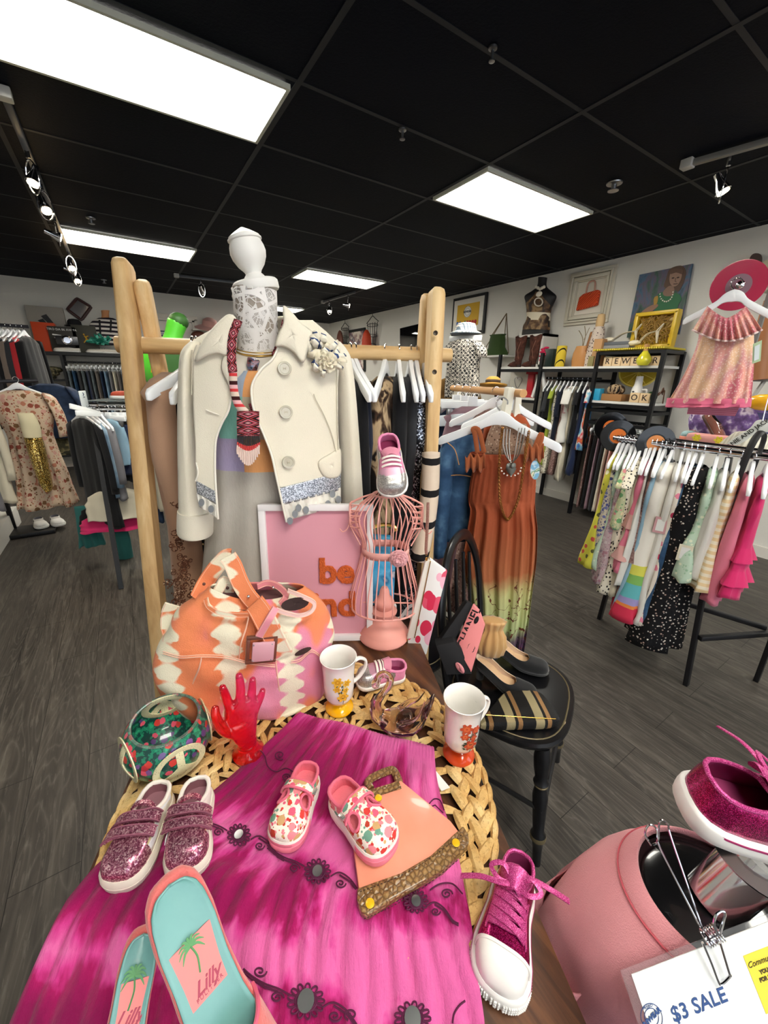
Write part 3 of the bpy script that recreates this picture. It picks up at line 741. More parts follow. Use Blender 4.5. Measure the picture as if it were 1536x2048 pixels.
# footed mugs
def mug(label,px,py,foot,petals,hand_az,fl_az,h=.14):
    c=PZ(px,py,MZ);t=thing('footed_mug',label,'mug',c,'footed milk glass mugs with floral print')
    POR=plain('#efece6',.12,coat=.5)
    b=MB();R1=.039
    b.lathe([(.0001,.028),(.018,.028),(.028,.034),(.033,.045),(.0345,.07),(.035,.1),(.037,.125),(.0405,h),(.0412,h+.001),(.040,h+.002),(.0375,h),(.0335,.125),(.0315,.1),(.031,.07),(.029,.048),(.020,.038),(.0001,.036)],c,None,40);b.build('cup',POR,t)
    b=MB();b.lathe([(.0001,0),(.031,0),(.0325,.004),(.030,.011),(.019,.018),(.014,.024),(.018,.03),(.0001,.03)],c,None,36);b.build('foot',plain(foot,.15,coat=.6),t)
    a=hand_az;d=V((cos(a),sin(a),0));b=MB()
    P=spline([c+d*.034+V((0,0,.118)),c+d*.05+V((0,0,.124)),c+d*.066+V((0,0,.112)),c+d*.064+V((0,0,.09)),c+d*.048+V((0,0,.07)),c+d*.034+V((0,0,.063))],6)
    b.tube(P,.0058,10,flat=.62);b.build('handle',POR,t)
    lf=plain('#3f4d38',.4);b=MB();fm=[plain(p_,.4)for p_ in petals]+[lf]
    def onm(az,z):return c+V((cos(az),sin(az),0))*(.0351+(max(0,z-.1)*.08))+V((0,0,z))
    for k,(da,z,r)in enumerate(((-.28,.106,.013),(.3,.098,.010),(-.32,.086,.009),(.02,.064,.013),(.2,.08,.008))):
        az=fl_az+da;p=onm(az,z);flower(b,p,(-sin(az),cos(az),0),(0,0,1),r,6,0,1,3)
    for k in range(16):
        da=-.3+.6*random.random();z=.05+.045*random.random();az=fl_az+da*.9;p=onm(az,z);q=random.uniform(0,pi);x=V((-sin(az),cos(az),0));d2=x*cos(q)+V((0,0,1))*sin(q);s2=x*-sin(q)+V((0,0,1))*cos(q)
        b.prism([p,p+d2*.0045+s2*.002,p+d2*.009,p+d2*.0045-s2*.002],V((cos(az),sin(az),0))*.0004,2)
    b.tube([onm(fl_az+.02+.06*sin(k),.045+.05*k/8)for k in range(9)],.0006,5,m=2)
    b.build('flower_print',fm,t)
def az(x,y):return math.atan2(y,x)
mug('milk white mug with yellow foot and yellow rose print, in front of the tie-dye handbag',679,1415,'#f2b20e',['#e2b23a','#c98f1f'],az(.9,-.1),az(-.22,-.9),.145)
mug('milk white mug with red-orange foot and red flower print, at the mat\'s right rim',917,1507,'#c9461c',['#b8472c','#d66a3c'],az(.95,-.05),az(-.25,-.9),.145)
# peace-sign fishbowl
BC=PZ(334,1466,.84);bt=thing('decoupage_bowl','round glass bowl covered in flower pattern with cream peace signs','bowl',(BC.x,BC.y,MZ))
BR_=.078;tilt=Matrix.Rotation(.10,3,V((.8,.6,0)).normalized());BC=V((BC.x,BC.y,MZ+BR_*.86))
n=NT('flower_paper');v=n.co();a=n.voro(58,v);sc_=n.n('SeparateColor');n.L(a.outputs['Color'],sc_.inputs[0])
pet=n.math('LESS_THAN',n.math('ADD',a.outputs['Distance'],n.math('MULTIPLY',n.noise(160,v,2),.35)),.56)
pc=n.ramp(sc_.outputs[0],[(0,'#c93a34'),(.28,'#5a3f7a'),(.5,'#e0566f'),(.72,'#b52f3a'),(.88,'#7b4f92')],True)
base=n.ramp(n.noise(95,v,3),[(.38,'#0f3f3a'),(.5,'#1f7d5f'),(.62,'#2f9f74')],True)
PAPER=n.fin(n.mix(pet,base,pc),.35,coat=.6)
R_=tilt
prof=[(BR_*sin(q),-BR_*.86*cos(q)if q<1.57 else-BR_*.86*cos(q))for q in[0.02+(2.28-.02)*k/26 for k in range(27)]]
prof=[(.0001,prof[3][1])]+[(r,max(z,prof[3][1]))for r,z in prof]
inn=[(r*.955,z+.003 if z<0 else z)for r,z in prof[::-1]]
b=MB();b.lathe(prof+inn,BC,R_,48);b.build('bowl_shell',PAPER,bt)
b=MB();zr=prof[-1][1];b.tube([BC+R_@V((prof[-1][0]*.98*cos(q),prof[-1][0]*.98*sin(q),zr))for q in[2*pi*k/48 for k in range(48)]],.003,8,True);b.build('glass_rim',plain('#cfe0d8',.05,trans=.85),bt)
n=NT('cream_lace_paper');v=n.co();a=n.voro(330,v);LACEP=n.fin(n.mix(n.math('LESS_THAN',a.outputs['Distance'],.2),'#dcd7ae','#6d6a4c'),.4,coat=.5)
def peace(az_,el,ra,rad=BR_,inner=False):
    b=MB();c0=V((cos(el)*cos(az_),cos(el)*sin(az_),sin(el)));x=V((-sin(az_),cos(az_),0));y=c0.cross(x);k=-1 if inner else 1
    def sp(u,w):d=(c0+x*u+y*w).normalized();return BC+R_@(V((d.x,d.y,d.z*.86))*(rad+.0006*k))
    b.tube([sp(ra*cos(q),ra*sin(q))for q in[2*pi*j/36 for j in range(36)]],.0085,6,True,flat=.22,up=(R_@c0))
    for q in(pi/2,-pi/2,-pi/2-.75,-pi/2+.75):b.tube([sp(ra*s_*cos(q),ra*s_*sin(q))for s_ in(0,.25,.5,.75,.95)],.0075,6,flat=.22,up=(R_@c0))
    b.build('peace_sign',LACEP,bt)
ca=az(.05,-.7)
peace(ca+.12,-.05,.55);peace(ca-1.35,0,.55);peace(ca+1.6,.0,.55);peace(ca+3.05,.25,.55,BR_*.94,True)
# acrylic hand: one skinned surface
def skin_obj(name,nodes,edges,radii,mat,parent,sub=2,vox=0):
    me=bpy.data.meshes.new(name);off=absloc(parent);me.from_pydata([tuple(V(p)-off)for p in nodes],edges,[]);me.materials.append(mat)
    o=bpy.data.objects.new(name,me);COL.objects.link(o);o.parent=parent
    md=o.modifiers.new('skin','SKIN');md.use_smooth_shade=True
    sv=me.skin_vertices[0].data if me.skin_vertices else None
    if sv is None:
        bm=bmesh.new();bm.from_mesh(me);bm.verts.layers.skin.verify();bm.to_mesh(me);bm.free();sv=me.skin_vertices[0].data
    for i,r in enumerate(radii):sv[i].radius=(r,r)if not isinstance(r,tuple)else r
    sv[0].use_root=True
    if sub:s2=o.modifiers.new('sub','SUBSURF');s2.levels=sub;s2.render_levels=sub
    if vox:
        r=o.modifiers.new('remesh','REMESH');r.mode='VOXEL';r.voxel_size=vox;r.use_smooth_shade=True
        s3=o.modifiers.new('smooth','SMOOTH');s3.iterations=4
    dg=bpy.context.evaluated_depsgraph_get();m2=bpy.data.meshes.new_from_object(o.evaluated_get(dg));m2.materials.clear();m2.materials.append(mat)
    for p in m2.polygons:p.use_smooth=True
    o.modifiers.clear();o.data=m2;return o
HB=PZ(497,1505,SKZ);ht=thing('acrylic_hand','glossy translucent red and pink plastic hand holding up its fingers','ornament',HB)
hy=V((-.05,-.9,0)).normalized();hxx=V((hy.y,-hy.x,0));hxx=-hxx if hxx.x<0 else hxx
def hp_(x,z,y=0):return HB+hxx*x+V((0,0,z))+hy*y
_s=1.22
def hp_(x,z,y=0):return HB+hxx*x*_s+V((0,0,z*_s))+hy*y*_s
nodes=[hp_(0,.012),hp_(0,.03),hp_(-.004,.055),hp_(-.004,.078),hp_(0,.098)];rad=[(.02,.018),(.0165,.015),(.022,.015),(.027,.014),(.026,.012)]
edges=[(0,1),(1,2),(2,3),(3,4)]
def fing(root,pts,rs):
    prev=root
    for p,r in zip(pts,rs):nodes.append(p);rad.append(r);edges.append((prev,len(nodes)-1));prev=len(nodes)-1
fing(4,[hp_(-.019,.108),hp_(-.0215,.128,-.003),hp_(-.0235,.143,.001),hp_(-.025,.156,.006)],[.0082,.0075,.0068,.0052])
fing(4,[hp_(-.002,.112),hp_(.001,.133,-.002),hp_(.001,.152,.002),hp_(0,.168,.006)],[.0084,.0078,.007,.0054])
fing(4,[hp_(.014,.108),hp_(.018,.126,-.002),hp_(.019,.14,.002),hp_(.019,.152,.007)],[.008,.0072,.0066,.005])
fing(4,[hp_(.026,.098),hp_(.031,.112,.002),hp_(.033,.123,.005)],[.0072,.0062,.0048])
fing(2,[hp_(-.03,.072,.008),hp_(-.038,.092,.010),hp_(-.04,.11,.008),hp_(-.038,.124,.004)],[.011,.0088,.0078,.0058])
n=NT('red_acrylic');v=n.co();z_=n.xyz(v)
c=n.ramp(n.math('MULTIPLY_ADD',z_[0],9,n.math('MULTIPLY_ADD',z_[2],2.5,.35)),[(.2,'#ff2a14'),(.5,'#ff2038'),(.85,'#ff4f86')])
RACR=n.fin(c,.06,trans=.75,ior=1.3,coat=.8)
skin_obj('hand_body',nodes,edges,[tuple(a*_s for a in r)if isinstance(r,tuple)else r*_s for r in rad],RACR,ht,2,.0016)
b=MB();b.lathe([(.0001,0),(.03,0),(.031,.004),(.024,.012),(.02,.022),(.0001,.024)],HB,None,24);b.build('base',RACR,ht)
# glass swan
n=NT('rose_glass');v=n.co();c=n.ramp(n.noise(16,v,2),[(.35,'#e9cfd0'),(.55,'#f6ece6'),(.7,'#e5c9a0')]);PGL=n.fin(c,.03,trans=1.0,ior=1.42)
SB=PZ(806,1462,MZ);sw=thing('glass_swan','clear rose-tinted glass swan with curled neck and upswept wing','figurine',SB)
sx=V((.80,-.6,0)).normalized();sy=V((.6,.8,0))
def sp_(x,z,y=0):return SB+sx*x+sy*y+V((0,0,z))
b=MB();rings=[]
for(x,z,w,h)in((-.052,.03,.004,.004),(-.048,.028,.018,.018),(-.03,.026,.028,.024),(-.005,.026,.032,.025),(.02,.03,.029,.025),(.036,.042,.022,.022),(.046,.06,.015,.016),(.054,.08,.010,.012),(.06,.098,.005,.008),(.063,.108,.001,.002)):
    rings.append([sp_(x+.25*h*sin(q)*-1*(1 if x>.02 else .2),z+h*sin(q),w*cos(q)*(1+.07*sin(9*q)*(x>0)))for q in[2*pi*k/28 for k in range(28)]])
b.loft(rings);b.build('body',PGL,sw)
b=MB();P=spline([sp_(-.038,.028),sp_(-.058,.045),(sp_(-.060,.072)),sp_(-.047,.1),sp_(-.034,.122),sp_(-.032,.142),sp_(-.044,.152),sp_(-.056,.143),sp_(-.062,.124),sp_(-.064,.112)],6)
b.tube(P,[.019-.0115*min(1,i/18)for i in range(len(P)-10)]+[.0085,.009,.0095,.0095,.009,.0078,.006,.0045,.003,.0015],14);b.build('neck',PGL,sw)
b=MB()
for k in(-1,1):
    P=spline([sp_(-.01,.04,.018*k),sp_(.012,.055,.026*k),sp_(.03,.07,.022*k),sp_(.042,.1,.012*k)],6);b.tube(P,[.010*(1-i/len(P))+.001 for i in range(len(P))],10,flat=.5)
b.build('wing',PGL,sw)
b=MB();b.sph(sp_(.004,.03),(.022,.018,.016),14);b.build('amber_core',plain('#6e4a33',.1,trans=.7),sw)
# unicorn sneakers
UPK=cloth('#e58bb0',.8);SLV=glitter('silver_glitter',['#a8a4a0','#d8d4d0','#8f8c8a','#efece8'],1400,.3,.7)
def unicorn(label,heel,toe,up,side):
    t=thing('glitter_toe_sneaker',label,'shoe',(0,0,0),'pink sneakers with silver toes');L=(V(toe)-V(heel)).length
    s=Shoe(L,.012,.055,.052,.03,.42,.6,1.25,.015,side,.97)
    def mf(t_,a):
        if t_>.76-.12*abs(a):return 1
        if t_>.62 and abs(a)<.8:return 2
        if abs(a)>.55 and .15<t_<.5 and abs(t_-.33)<.1*(1.6-abs(a)):return 1
        return 0
    s.upper([UPK,SLV,plain('#c795a8',.35,.2),plain('#d97ba4',.8)],t,mf);s.insole(plain('#7b1f49',.8),t)
    s.sole([plain('#ece6de',.5)],t);s.rim(UPK,t,.0034)
    b=MB();s.strip(b,[(.41,-.3),(.37,0),(.41,.3)],.02,.003,.003,lift=.006);b.build('tongue',cloth('#d98a9f'),t)
    b=MB()
    for tt in(.47,.53,.6):s.strip(b,[(tt,-.36),(tt-.02,0),(tt,.36)],.0055,.0026,.002,lift=.004)
    b.build('laces',plain('#ece2d8',.6),t)
    b=MB()
    for k,cc in enumerate(range(3)):s.strip(b,[(.28+.03*k,.62*side),(.33+.02*k,.5*side),(.42,.55*side)],.004,.0012,.001,m=k)
    b.build('rainbow_patch',[plain('#e8b23a',.5),plain('#5b9fc9',.5),plain('#8a66b0',.5)],t)
    shoe_at(t,heel,toe,up);return t
unicorn('pink sneaker with silver glitter toe lying behind the glass swan, below the wire bust',PZ(808,1352,MZ+.012),PZ(712,1368,MZ+.012),(.25,-.25,1),1)
# ---------------------------------------------------------------- pink wire bust
WPK=plain('#e39c90',.5);WPK2=plain('#e8a59a',.45)
WC=V((.552,.832,0));wm=thing('wire_bust','small pink wire mannequin bust on a turned pedestal','mannequin',(WC.x,WC.y,TZ))
wdir=V((-WC.x,-WC.y,0)).normalized();wx=V((-wdir.y,wdir.x,0));wx=wx if wx.x>0 else-wx
def wpt(x,y,z):return V((WC.x,WC.y,0))+wx*x+wdir*y+V((0,0,z))
b=MB();b.lathe([(.0001,0),(.062,0),(.0655,.006),(.064,.014),(.058,.02),(.056,.026),(.048,.036),(.036,.046),(.028,.052),(.026,.058),(.022,.062),(.021,.07),(.024,.073),(.032,.076),(.033,.081),(.026,.085),(.02,.088),(.024,.098),(.026,.106),(.022,.116),(.014,.124),(.012,.14),(.008,.15),(.0001,.152)],(WC.x,WC.y,TZ),None,40);b.v=[V((WC.x+(p.x-WC.x)*1.18,WC.y+(p.y-WC.y)*1.18,TZ+(p.z-TZ)*1.12))for p in b.v];b.build('turned_base',WPK,wm)
ZB=TZ+.125
def pxz(y): # height on the bust's vertical plane for an image row
    return PL(772,y,V((WC.x,WC.y,1)),wdir).z
prof=[(1212,.098,.075),(1195,.1,.078),(1170,.094,.076),(1140,.080,.064),(1110,.068,.052),(1095,.064,.048),(1075,.068,.052),(1050,.082,.066),(1030,.086,.068),(1012,.074,.056),(1000,.056,.04),(988,.036,.032)]
ZZ=[pxz(y)for y,_,_ in prof]
def wsec(i,q):
    y,a,d=prof[i];return wpt(a*cos(q),d*sin(q),ZZ[i])
b=MB();NW=26
for k in range(NW):
    q=2*pi*(k+.5)/NW;P=spline([wsec(i,q)for i in range(len(prof))],3)
    b.tube(P,.0019,5)
b.build('wires',WPK2,wm)
b=MB()
for i in(0,11):b.tube([wsec(i,2*pi*k/40)for k in range(40)],.003,6,True)
b.tube([wpt(-.09,0,ZZ[0]+.012),wpt(.09,0,ZZ[0]+.012)],.0024,6);b.tube([wpt(0,-.07,ZZ[0]+.012),wpt(0,.07,ZZ[0]+.012)],.0024,6)
b.build('rings',WPK2,wm)
b=MB()
for sd in(-1,1):
    zt,zb_=pxz(1008),pxz(1052);oc=[wpt(sd*.098,.02*cos(q),(zt+zb_)/2+(zt-zb_)/2*sin(q))for q in[2*pi*k/16 for k in range(16)]]
    b.tube(oc,.0026,6,True)
    for k in range(5):
        z0=zt-(zt-zb_)*k/4;b.tube([wpt(sd*.098,.012,z0),wpt(sd*.07,.03,z0+.004)],.0018,5)
        b.tube([wpt(sd*.098,-.012,z0),wpt(sd*.07,-.03,z0+.004)],.0018,5)
    b.tube(spline([wpt(sd*.098,0,zt),wpt(sd*.07,0,zt+.016),wpt(sd*.036,0,ZZ[-1])],4),.0026,6)
    b.tube([wpt(sd*.098,.008,zb_),wpt(sd*.07,.02,pxz(1085))],.002,5);b.tube([wpt(sd*.098,-.008,zb_),wpt(sd*.07,-.02,pxz(1085))],.002,5)
    P=spline([wpt(sd*.1,.01,zb_+.012),wpt(sd*.106,.012,zb_-.006),wpt(sd*.118,.014,zb_-.014),wpt(sd*.126,.014,zb_-.006)],5);b.tube(P,.0017,5)
b.build('shoulder_wires',WPK2,wm)
rib=plain('#dc9f97',.35);b=MB()
def belt(u,v):q=2*pi*u;return wpt(.0675*cos(q),.0515*sin(q),pxz(1093)-.022*v+.001*sin(q*5))
b.grid(belt,48,2);b.build('ribbon_belt',rib,wm,solid=.0012)
b=MB();fc=wpt(.036,.055,pxz(1097));
for l in range(4):
    for k in range(7):
        a=2*pi*(k+.5*l)/7;r=.026-.0055*l;d=wx*cos(a)+V((0,0,1))*sin(a);s_=-wx*sin(a)+V((0,0,1))*cos(a)
        def pet(u,v,d=d,s_=s_,r=r,l=l):return fc+wdir*(.004*l+.006*u*u+.003*sin(pi*v))+d*r*u*(1-.12*abs(2*v-1))+s_*r*.62*(v-.5)*2*sin(pi*min(1,u*.5+.25))
        b.grid(pet,3,4)
b.build('fabric_flower',cloth('#dca3a6',.8),wm,solid=.0009)
# sneaker upright on top of the bust
hp1=PL(775,893,V((WC.x,WC.y,1))+wdir*.02,wdir);tp1=PL(786,988,V((WC.x,WC.y,1))+wdir*.035,wdir)
unicorn('pink sneaker with silver glitter toe standing toe-down on top of the wire bust',hp1-wdir*.055,tp1+wdir*.035,wdir+V((0,0,.6)),-1)
# wristlet hanging from the right shoulder hook
wp0=V((WC.x,WC.y,1))+wdir*.03
def wl(x,y,o=0):return PL(x,y,wp0+wdir*o,wdir)
wr=thing('wristlet_pouch','white wristlet pouch with pink petal print hanging from the wire bust','bag',wl(855,1240))
n=NT('pink_petal_print');v=n.co('Object',(1,1,.62),(0,.5,.2));a=n.voro(27,v);sc_=n.n('SeparateColor');n.L(a.outputs['Color'],sc_.inputs[0])
PET=n.fin(n.mix(n.math('LESS_THAN',a.outputs['Distance'],.5),'#eceae8',n.ramp(sc_.outputs[0],[(0,'#e35872'),(.3,'#f09ab5'),(.55,'#d93355'),(.75,'#f3b6c8')],True)),.45)
b=MB();P=[wl(x,y,.004)for x,y in((860,1117),(895,1143),(853,1310),(818,1300),(815,1285),(858,1125))];b.prism(P,-wdir*.012);b.build('pouch_body',PET,wr,bev=.003)
b=MB();b.prism([wl(x,y,.006)for x,y in((850,1125),(862,1120),(828,1276),(813,1279))],-wdir*.016);b.build('zip_edge',plain('#e9e4da',.4),wr,bev=.002)
b=MB();b.tube([wl(861,1122,.009),wl(829,1276,.009)],.0014,6);b.tube([wl(x,y,.004)for x,y in((851,1126),(814,1280),(818,1302))],.0016,6);b.build('zip',GOLD,wr)
b=MB();
for o in(0,.006):b.tube([wl(856,1005,o),wl(855,1040,o),wl(852,1100,o),wl(853,1108,o)],.0042,8,flat=.4,up=wdir)
b.build('wrist_strap',glitter('rose_gold',['#b98a7d','#a87468','#cfa596'],1500,.35,.6),wr)
b=MB();b.tube([wl(853,1108)+V((.004*cos(q),0,.004*sin(q)))for q in[2*pi*k/12 for k in range(12)]],.0009,6,True);b.box(wl(853,1118,.004),(.005,.004,.009));b.build('clasp',GOLD,wr)
# ---------------------------------------------------------------- framed pink sign
f0=PZ(541,1281,TZ);f1=PZ(745,1277,TZ);fx=(f1-f0);fw=fx.length;fx.normalize();fn=V((fx.y,-fx.x,0));fn=fn if fn.y<0 else-fn
ftop=PL(483,1012,f0-fn*.035,fn);fu=(ftop-f0);fhh=fu.z/.99;fup=(V((0,0,1))-fn*.12).normalized();fw2=fw+.012
fo=f0-fx*.012;pf=thing('framed_sign','white framed pink sign with fuzzy orange letters leaning on the mannequin','picture frame',f0)
def fp(x,z,y=0):return fo+fx*x+fup*z+fn*y
b=MB();th=.018
R_f=Matrix((fx,fup,fx.cross(fup))).transposed()
for c_,s_ in(((fw2/2,th/2),(fw2,th)),((fw2/2,fhh-th/2),(fw2,th)),((th/2,fhh/2),(th,fhh-2*th)),((fw2-th/2,fhh/2),(th,fhh-2*th))):b.box(fp(c_[0],c_[1],0),(s_[0],s_[1],.022),R_f)
b.build('frame',plain('#e8e3e3',.4),pf,bev=.0012)
b=MB();b.box(fp(fw2/2,fhh/2,-.004),(fw2-.02,fhh-.02,.004),R_f);b.build('pink_board',plain('#d796a4',.65),pf,smooth=False)
OR=NT('chenille_orange');v=OR.co();OR.bump(OR.noise(420,v,3),1.0,.006);ORM=OR.fin(OR.mix(OR.noise(300,v,2),'#d2541d','#f07c3c'),.9)
wq=fw2
def ltr(s_,x,z,size):
    o=text('lettering',s_,size,mx(fp(x,z,.003),fx,fup),ORM,pf,.0035,0,.0035,1.0);
    r=o.modifiers.new('r','REMESH');r.mode='VOXEL';r.voxel_size=.0016
    dm=o.modifiers.new('d','DISPLACE');tx=bpy.data.textures.new('fuzz','CLOUDS');tx.noise_scale=.004;dm.texture=tx;dm.strength=.004
def fpx(x,y):
    p=PL(x,y,fo,fn.lerp(fn,0));d=p-fo;return d.dot(fx),d.dot(fup)
x1,z1=fpx(672,1150);ltr('be',x1,z1,.105)
x1,z1=fpx(650,1214);ltr('kind',x1,z1,.105)
# ---------------------------------------------------------------- tie-dye handbag
g0=PZ(318,1405,TZ);g1=PZ(650,1345,TZ);gx=(g1-g0);gx.z=0;gx.normalize();gn=V((gx.y,-gx.x,0));gn=gn if gn.y<0 else-gn
gp=PZ(480,1400,MZ)-gn*.0
bag=thing('tie_dye_handbag','slouchy orange, pink and cream tie-dye denim handbag with square buckle','handbag',V((gp.x,gp.y,MZ)))
def bp(x,y,o=0):return PL(x,y,gp+gn*o,gn)
n=NT('orange_tie_dye');v=n.co('Object');q=n.xyz(n.co('Object',(1,1,1),(0,0,-math.atan2(gx.y,gx.x))))
# cream finger-like bleeds in columns, pink streaks between them
bl=n.noise(1.0,n.co('Object',(26,26,46),(0,0,-math.atan2(gx.y,gx.x))),2,.5,.3)
colm=n.math('SINE',n.math('MULTIPLY_ADD',q[0],52,1.6));rowm=n.math('SINE',n.math('MULTIPLY_ADD',q[2],165,n.math('MULTIPLY',bl,3)))
cr=n.math('ADD',n.math('MULTIPLY',colm,.55),n.math('MULTIPLY_ADD',rowm,.22,n.math('MULTIPLY',bl,.55)))
pk=n.noise(7,n.co('Object',(1,1,.6)),2)
c=n.ramp(pk,[(.46,'#e38559'),(.53,'#e58360'),(.58,'#d9839b'),(.68,'#dd93ae')])
c=n.mix(n.ramp(cr,[(.46,'#000000'),(.60,'#ffffff')]),c,'#e6dfc6')
n.bump(n.math('ADD',n.noise(500,v,2),n.math('MULTIPLY',n.noise(22,v,3),3)),.35,.004)
BAGM=n.fin(c,.85,sheen=.1,spec=.25)
STI=plain('#e9b8a0',.8)
rows=[(1172,418,608),(1186,405,628),(1200,385,642),(1225,350,658),(1260,336,668),(1285,318,662),(1320,308,655),(1355,314,652),(1385,328,645),(1410,350,632),(1430,400,600),(1438,440,560)]
RL=[bp(l,y)for y,l,r in rows];RR=[bp(r,y)for y,l,r in rows];dep=[.018,.03,.042,.056,.064,.07,.074,.076,.074,.07,.062,.05]
RL=spline(RL,4);RR=spline(RR,4);dep=[p.x for p in spline([(d,0,0)for d in dep],4)]
def bagring(i,off=0,n_=64):
    L,R,d=RL[i],RR[i],dep[i]+off;c_=(L+R)/2;a=(R-L)/2;out=[]
    for k in range(n_):
        q=2*pi*k/n_;x=cos(q);y=sin(q);sx_=math.copysign(abs(x)**.75,x);sy_=math.copysign(abs(y)**.75,y)
        p=c_+a*sx_*(1+off*2)+gn*(sy_*d)
        w=mnoise.noise(p*13)*.014+mnoise.noise(p*34)*.004+.003*sin(p.x*60+p.z*46)
        fade=min(1,i/5)
        p=p+gn*w*sy_*fade+V((0,0,-.012*max(0,y)*(1-i/len(RL))*sin(pi*(.5+.5*x))*2));p.z=max(p.z,MZ+.004-.0004*(len(RL)-i));out.append(p)
    return out
b=MB();b.loft([bagring(i)for i in range(len(RL))],True,False);b.v=b.v;
b.f.append([(len(RL)-1)*64+k for k in range(64)]);b.mi.append(0)
b.build('bag_body',BAGM,bag,solid=.003,ang=180)
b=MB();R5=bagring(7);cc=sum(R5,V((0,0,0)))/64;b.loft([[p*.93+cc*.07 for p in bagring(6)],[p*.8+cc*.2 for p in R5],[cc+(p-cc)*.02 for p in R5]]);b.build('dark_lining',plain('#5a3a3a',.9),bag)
def onbag(x,y,o=.004):
    """point on the front of the bag seen at x, y"""
    p=bp(x,y);
    i=min(range(len(RL)),key=lambda k:abs(RL[k].z-p.z));c_=(RL[i]+RR[i])/2;a=(RR[i]-RL[i])/2;f=max(-.97,min(.97,(p-c_).dot(a)/a.length_squared))
    y_=(1-abs(f)**(1/.375*1.0))**.375 if abs(f)<1 else 0
    d=dep[i]*max(0,y_);q=bp(x,y,d+.006);w=mnoise.noise(q*13)*.014+mnoise.noise(q*34)*.004+.003*sin(q.x*60+q.z*46)
    return bp(x,y,d+w+o)
def band(name,pts,wid,mat,off=0,th=.004,edge=True,par=bag,onb=True):
    P=spline([onbag(x,y,.003+o)if onb else bp(x,y,o)for x,y,o in pts],6);N=len(P);b=MB();rings=[];e1=[];e2=[]
    for i in range(N):
        T=(P[min(i+1,N-1)]-P[max(i-1,0)]).normalized();s_=T.cross(gn).normalized()*wid/2;t_=gn*th
        rings.append([P[i]-s_,P[i]-s_*.92+t_,P[i]+s_*.92+t_,P[i]+s_]);e1.append(P[i]-s_*.82+t_*1.05);e2.append(P[i]+s_*.82+t_*1.05)
    b.loft(rings);o=b.build(name,mat,par)
    if edge:
        b=MB();b.tube(e1,.0006,4);b.tube(e2,.0006,4);b.build('edge_stitch',STI,o)
    return o
band('handle',[(395,1198,0),(412,1165,-.05),(430,1138,-.055),(452,1114,-.06),(462,1112,-.06)],.036,BAGM,onb=False)
band('handle',[(455,1112,.0),(466,1130,.005),(478,1160,.015),(492,1185,.03),(508,1205,.045)],.036,BAGM,onb=False)
band('inner_handle',[(425,1200,.0),(440,1175,-.01),(450,1160,-.02),(458,1185,-.02),(452,1205,-.02)],.022,BAGM,onb=False)
band('front_strap',[(508,1205,.004),(520,1222,.004),(535,1250,.006),(550,1280,.006),(566,1310,.002)],.044,BAGM)
band('strap_loop',[(515,1172,.01),(535,1165,.0),(556,1172,.01),(572,1190,.03),(560,1208,.05)],.014,plain('#d27f86',.6),onb=False)
band('opening_edge',[(412,1196,.0),(418,1212,.002),(440,1224,.002),(470,1228,.002),(497,1228,.002)],.010,BAGM)
band('opening_edge',[(552,1218,.004),(575,1226,.004),(600,1230,.004),(622,1222,.002),(628,1205,.0),(605,1192,-.0),(575,1180,-.0)],.009,plain('#e7c4bd',.8))
b=MB();b.loft([[onbag(590+28*cos(q)*k,1208+13*sin(q)*k-4*cos(q),.0055)for q in[2*pi*j/16 for j in range(16)]]for k in(1,.02)],True,False);b.build('opening_shade_patch',plain('#31201f',.9),bag)  # flat dark ellipse on the bag front paints the shade inside its opening
# belt tab and square buckle
band('buckle_tab',[(552,1215,.010),(540,1235,.012),(528,1255,.012),(518,1272,.012)],.016,plain('#dd8f9c',.6))
c=onbag(523,1298,.014);bx=(onbag(548,1296,.014)-c).normalized();bz=V((0,0,1));Rb=mx(c,bx,bz).to_3x3()
b=MB()
for(ox,oz,w_,h_)in((0,.029,.062,.008),(0,-.029,.062,.008),(-.027,0,.008,.052),(.027,0,.008,.052)):b.box(c+Rb@V((ox,oz,0)),(w_,h_,.008),Rb)
b.build('buckle_frame',plain('#6b4335',.25,coat=.6),bag,bev=.002)
b=MB();b.box(c+Rb@V((.003,-.002,.006)),(.044,.046,.006),Rb);pl_=b.build('buckle_plate',plain('#d5a3ad',.3,.1),bag,bev=.0025)
b=MB()
for ox,oz in((-.017,.017),(.019,.017),(-.017,-.021),(.019,-.021)):b.sph(c+Rb@V((ox+.001,oz,.0095)),.0016,8)
b.build('screws',STEEL,pl_)
# pocket seams and studs
def stitch(pts,name='pocket_seam'):
    b=MB()
    for o in(0,4):b.tube(spline([onbag(x,y+o,.0034)for x,y in pts],6),.0011,5)
    b.build(name,STI,bag)
stitch([(326,1303),(360,1312),(400,1310),(450,1312),(500,1324),(550,1330)])
stitch([(372,1395),(385,1365),(398,1335),(403,1314)]);stitch([(552,1322),(556,1360),(562,1400),(567,1425)]);stitch([(478,1313),(482,1285),(492,1255),(497,1232)])
stitch([(582,1322),(600,1318),(622,1300),(640,1310)])
b=MB();b.loft([[onbag(606+17*cos(q)*k,1303+6*sin(q)*k-7*cos(q)*k,.004)for q in[2*pi*j/12 for j in range(12)]]for k in(1,.02)],True,False);b.build('pocket_shade_patch',plain('#3a2522',.9),bag)  # shade of the pocket mouth painted as a dark ellipse, no real gap
for x,y,o in((497,1193,.045),(546,1175,.012),(408,1168,-.04),(455,1176,-.012)):
    p=bp(x,y,o);b=MB();b.sph(p,.0035,10);b.build('stud',CHROME if x>460 else plain('#5b3a34',.4),bag)
# bag side flap at left
band('side_flap',[(345,1208,-.02),(338,1225,-.02),(336,1250,-.015),(342,1270,-.01)],.03,BAGM,onb=False)
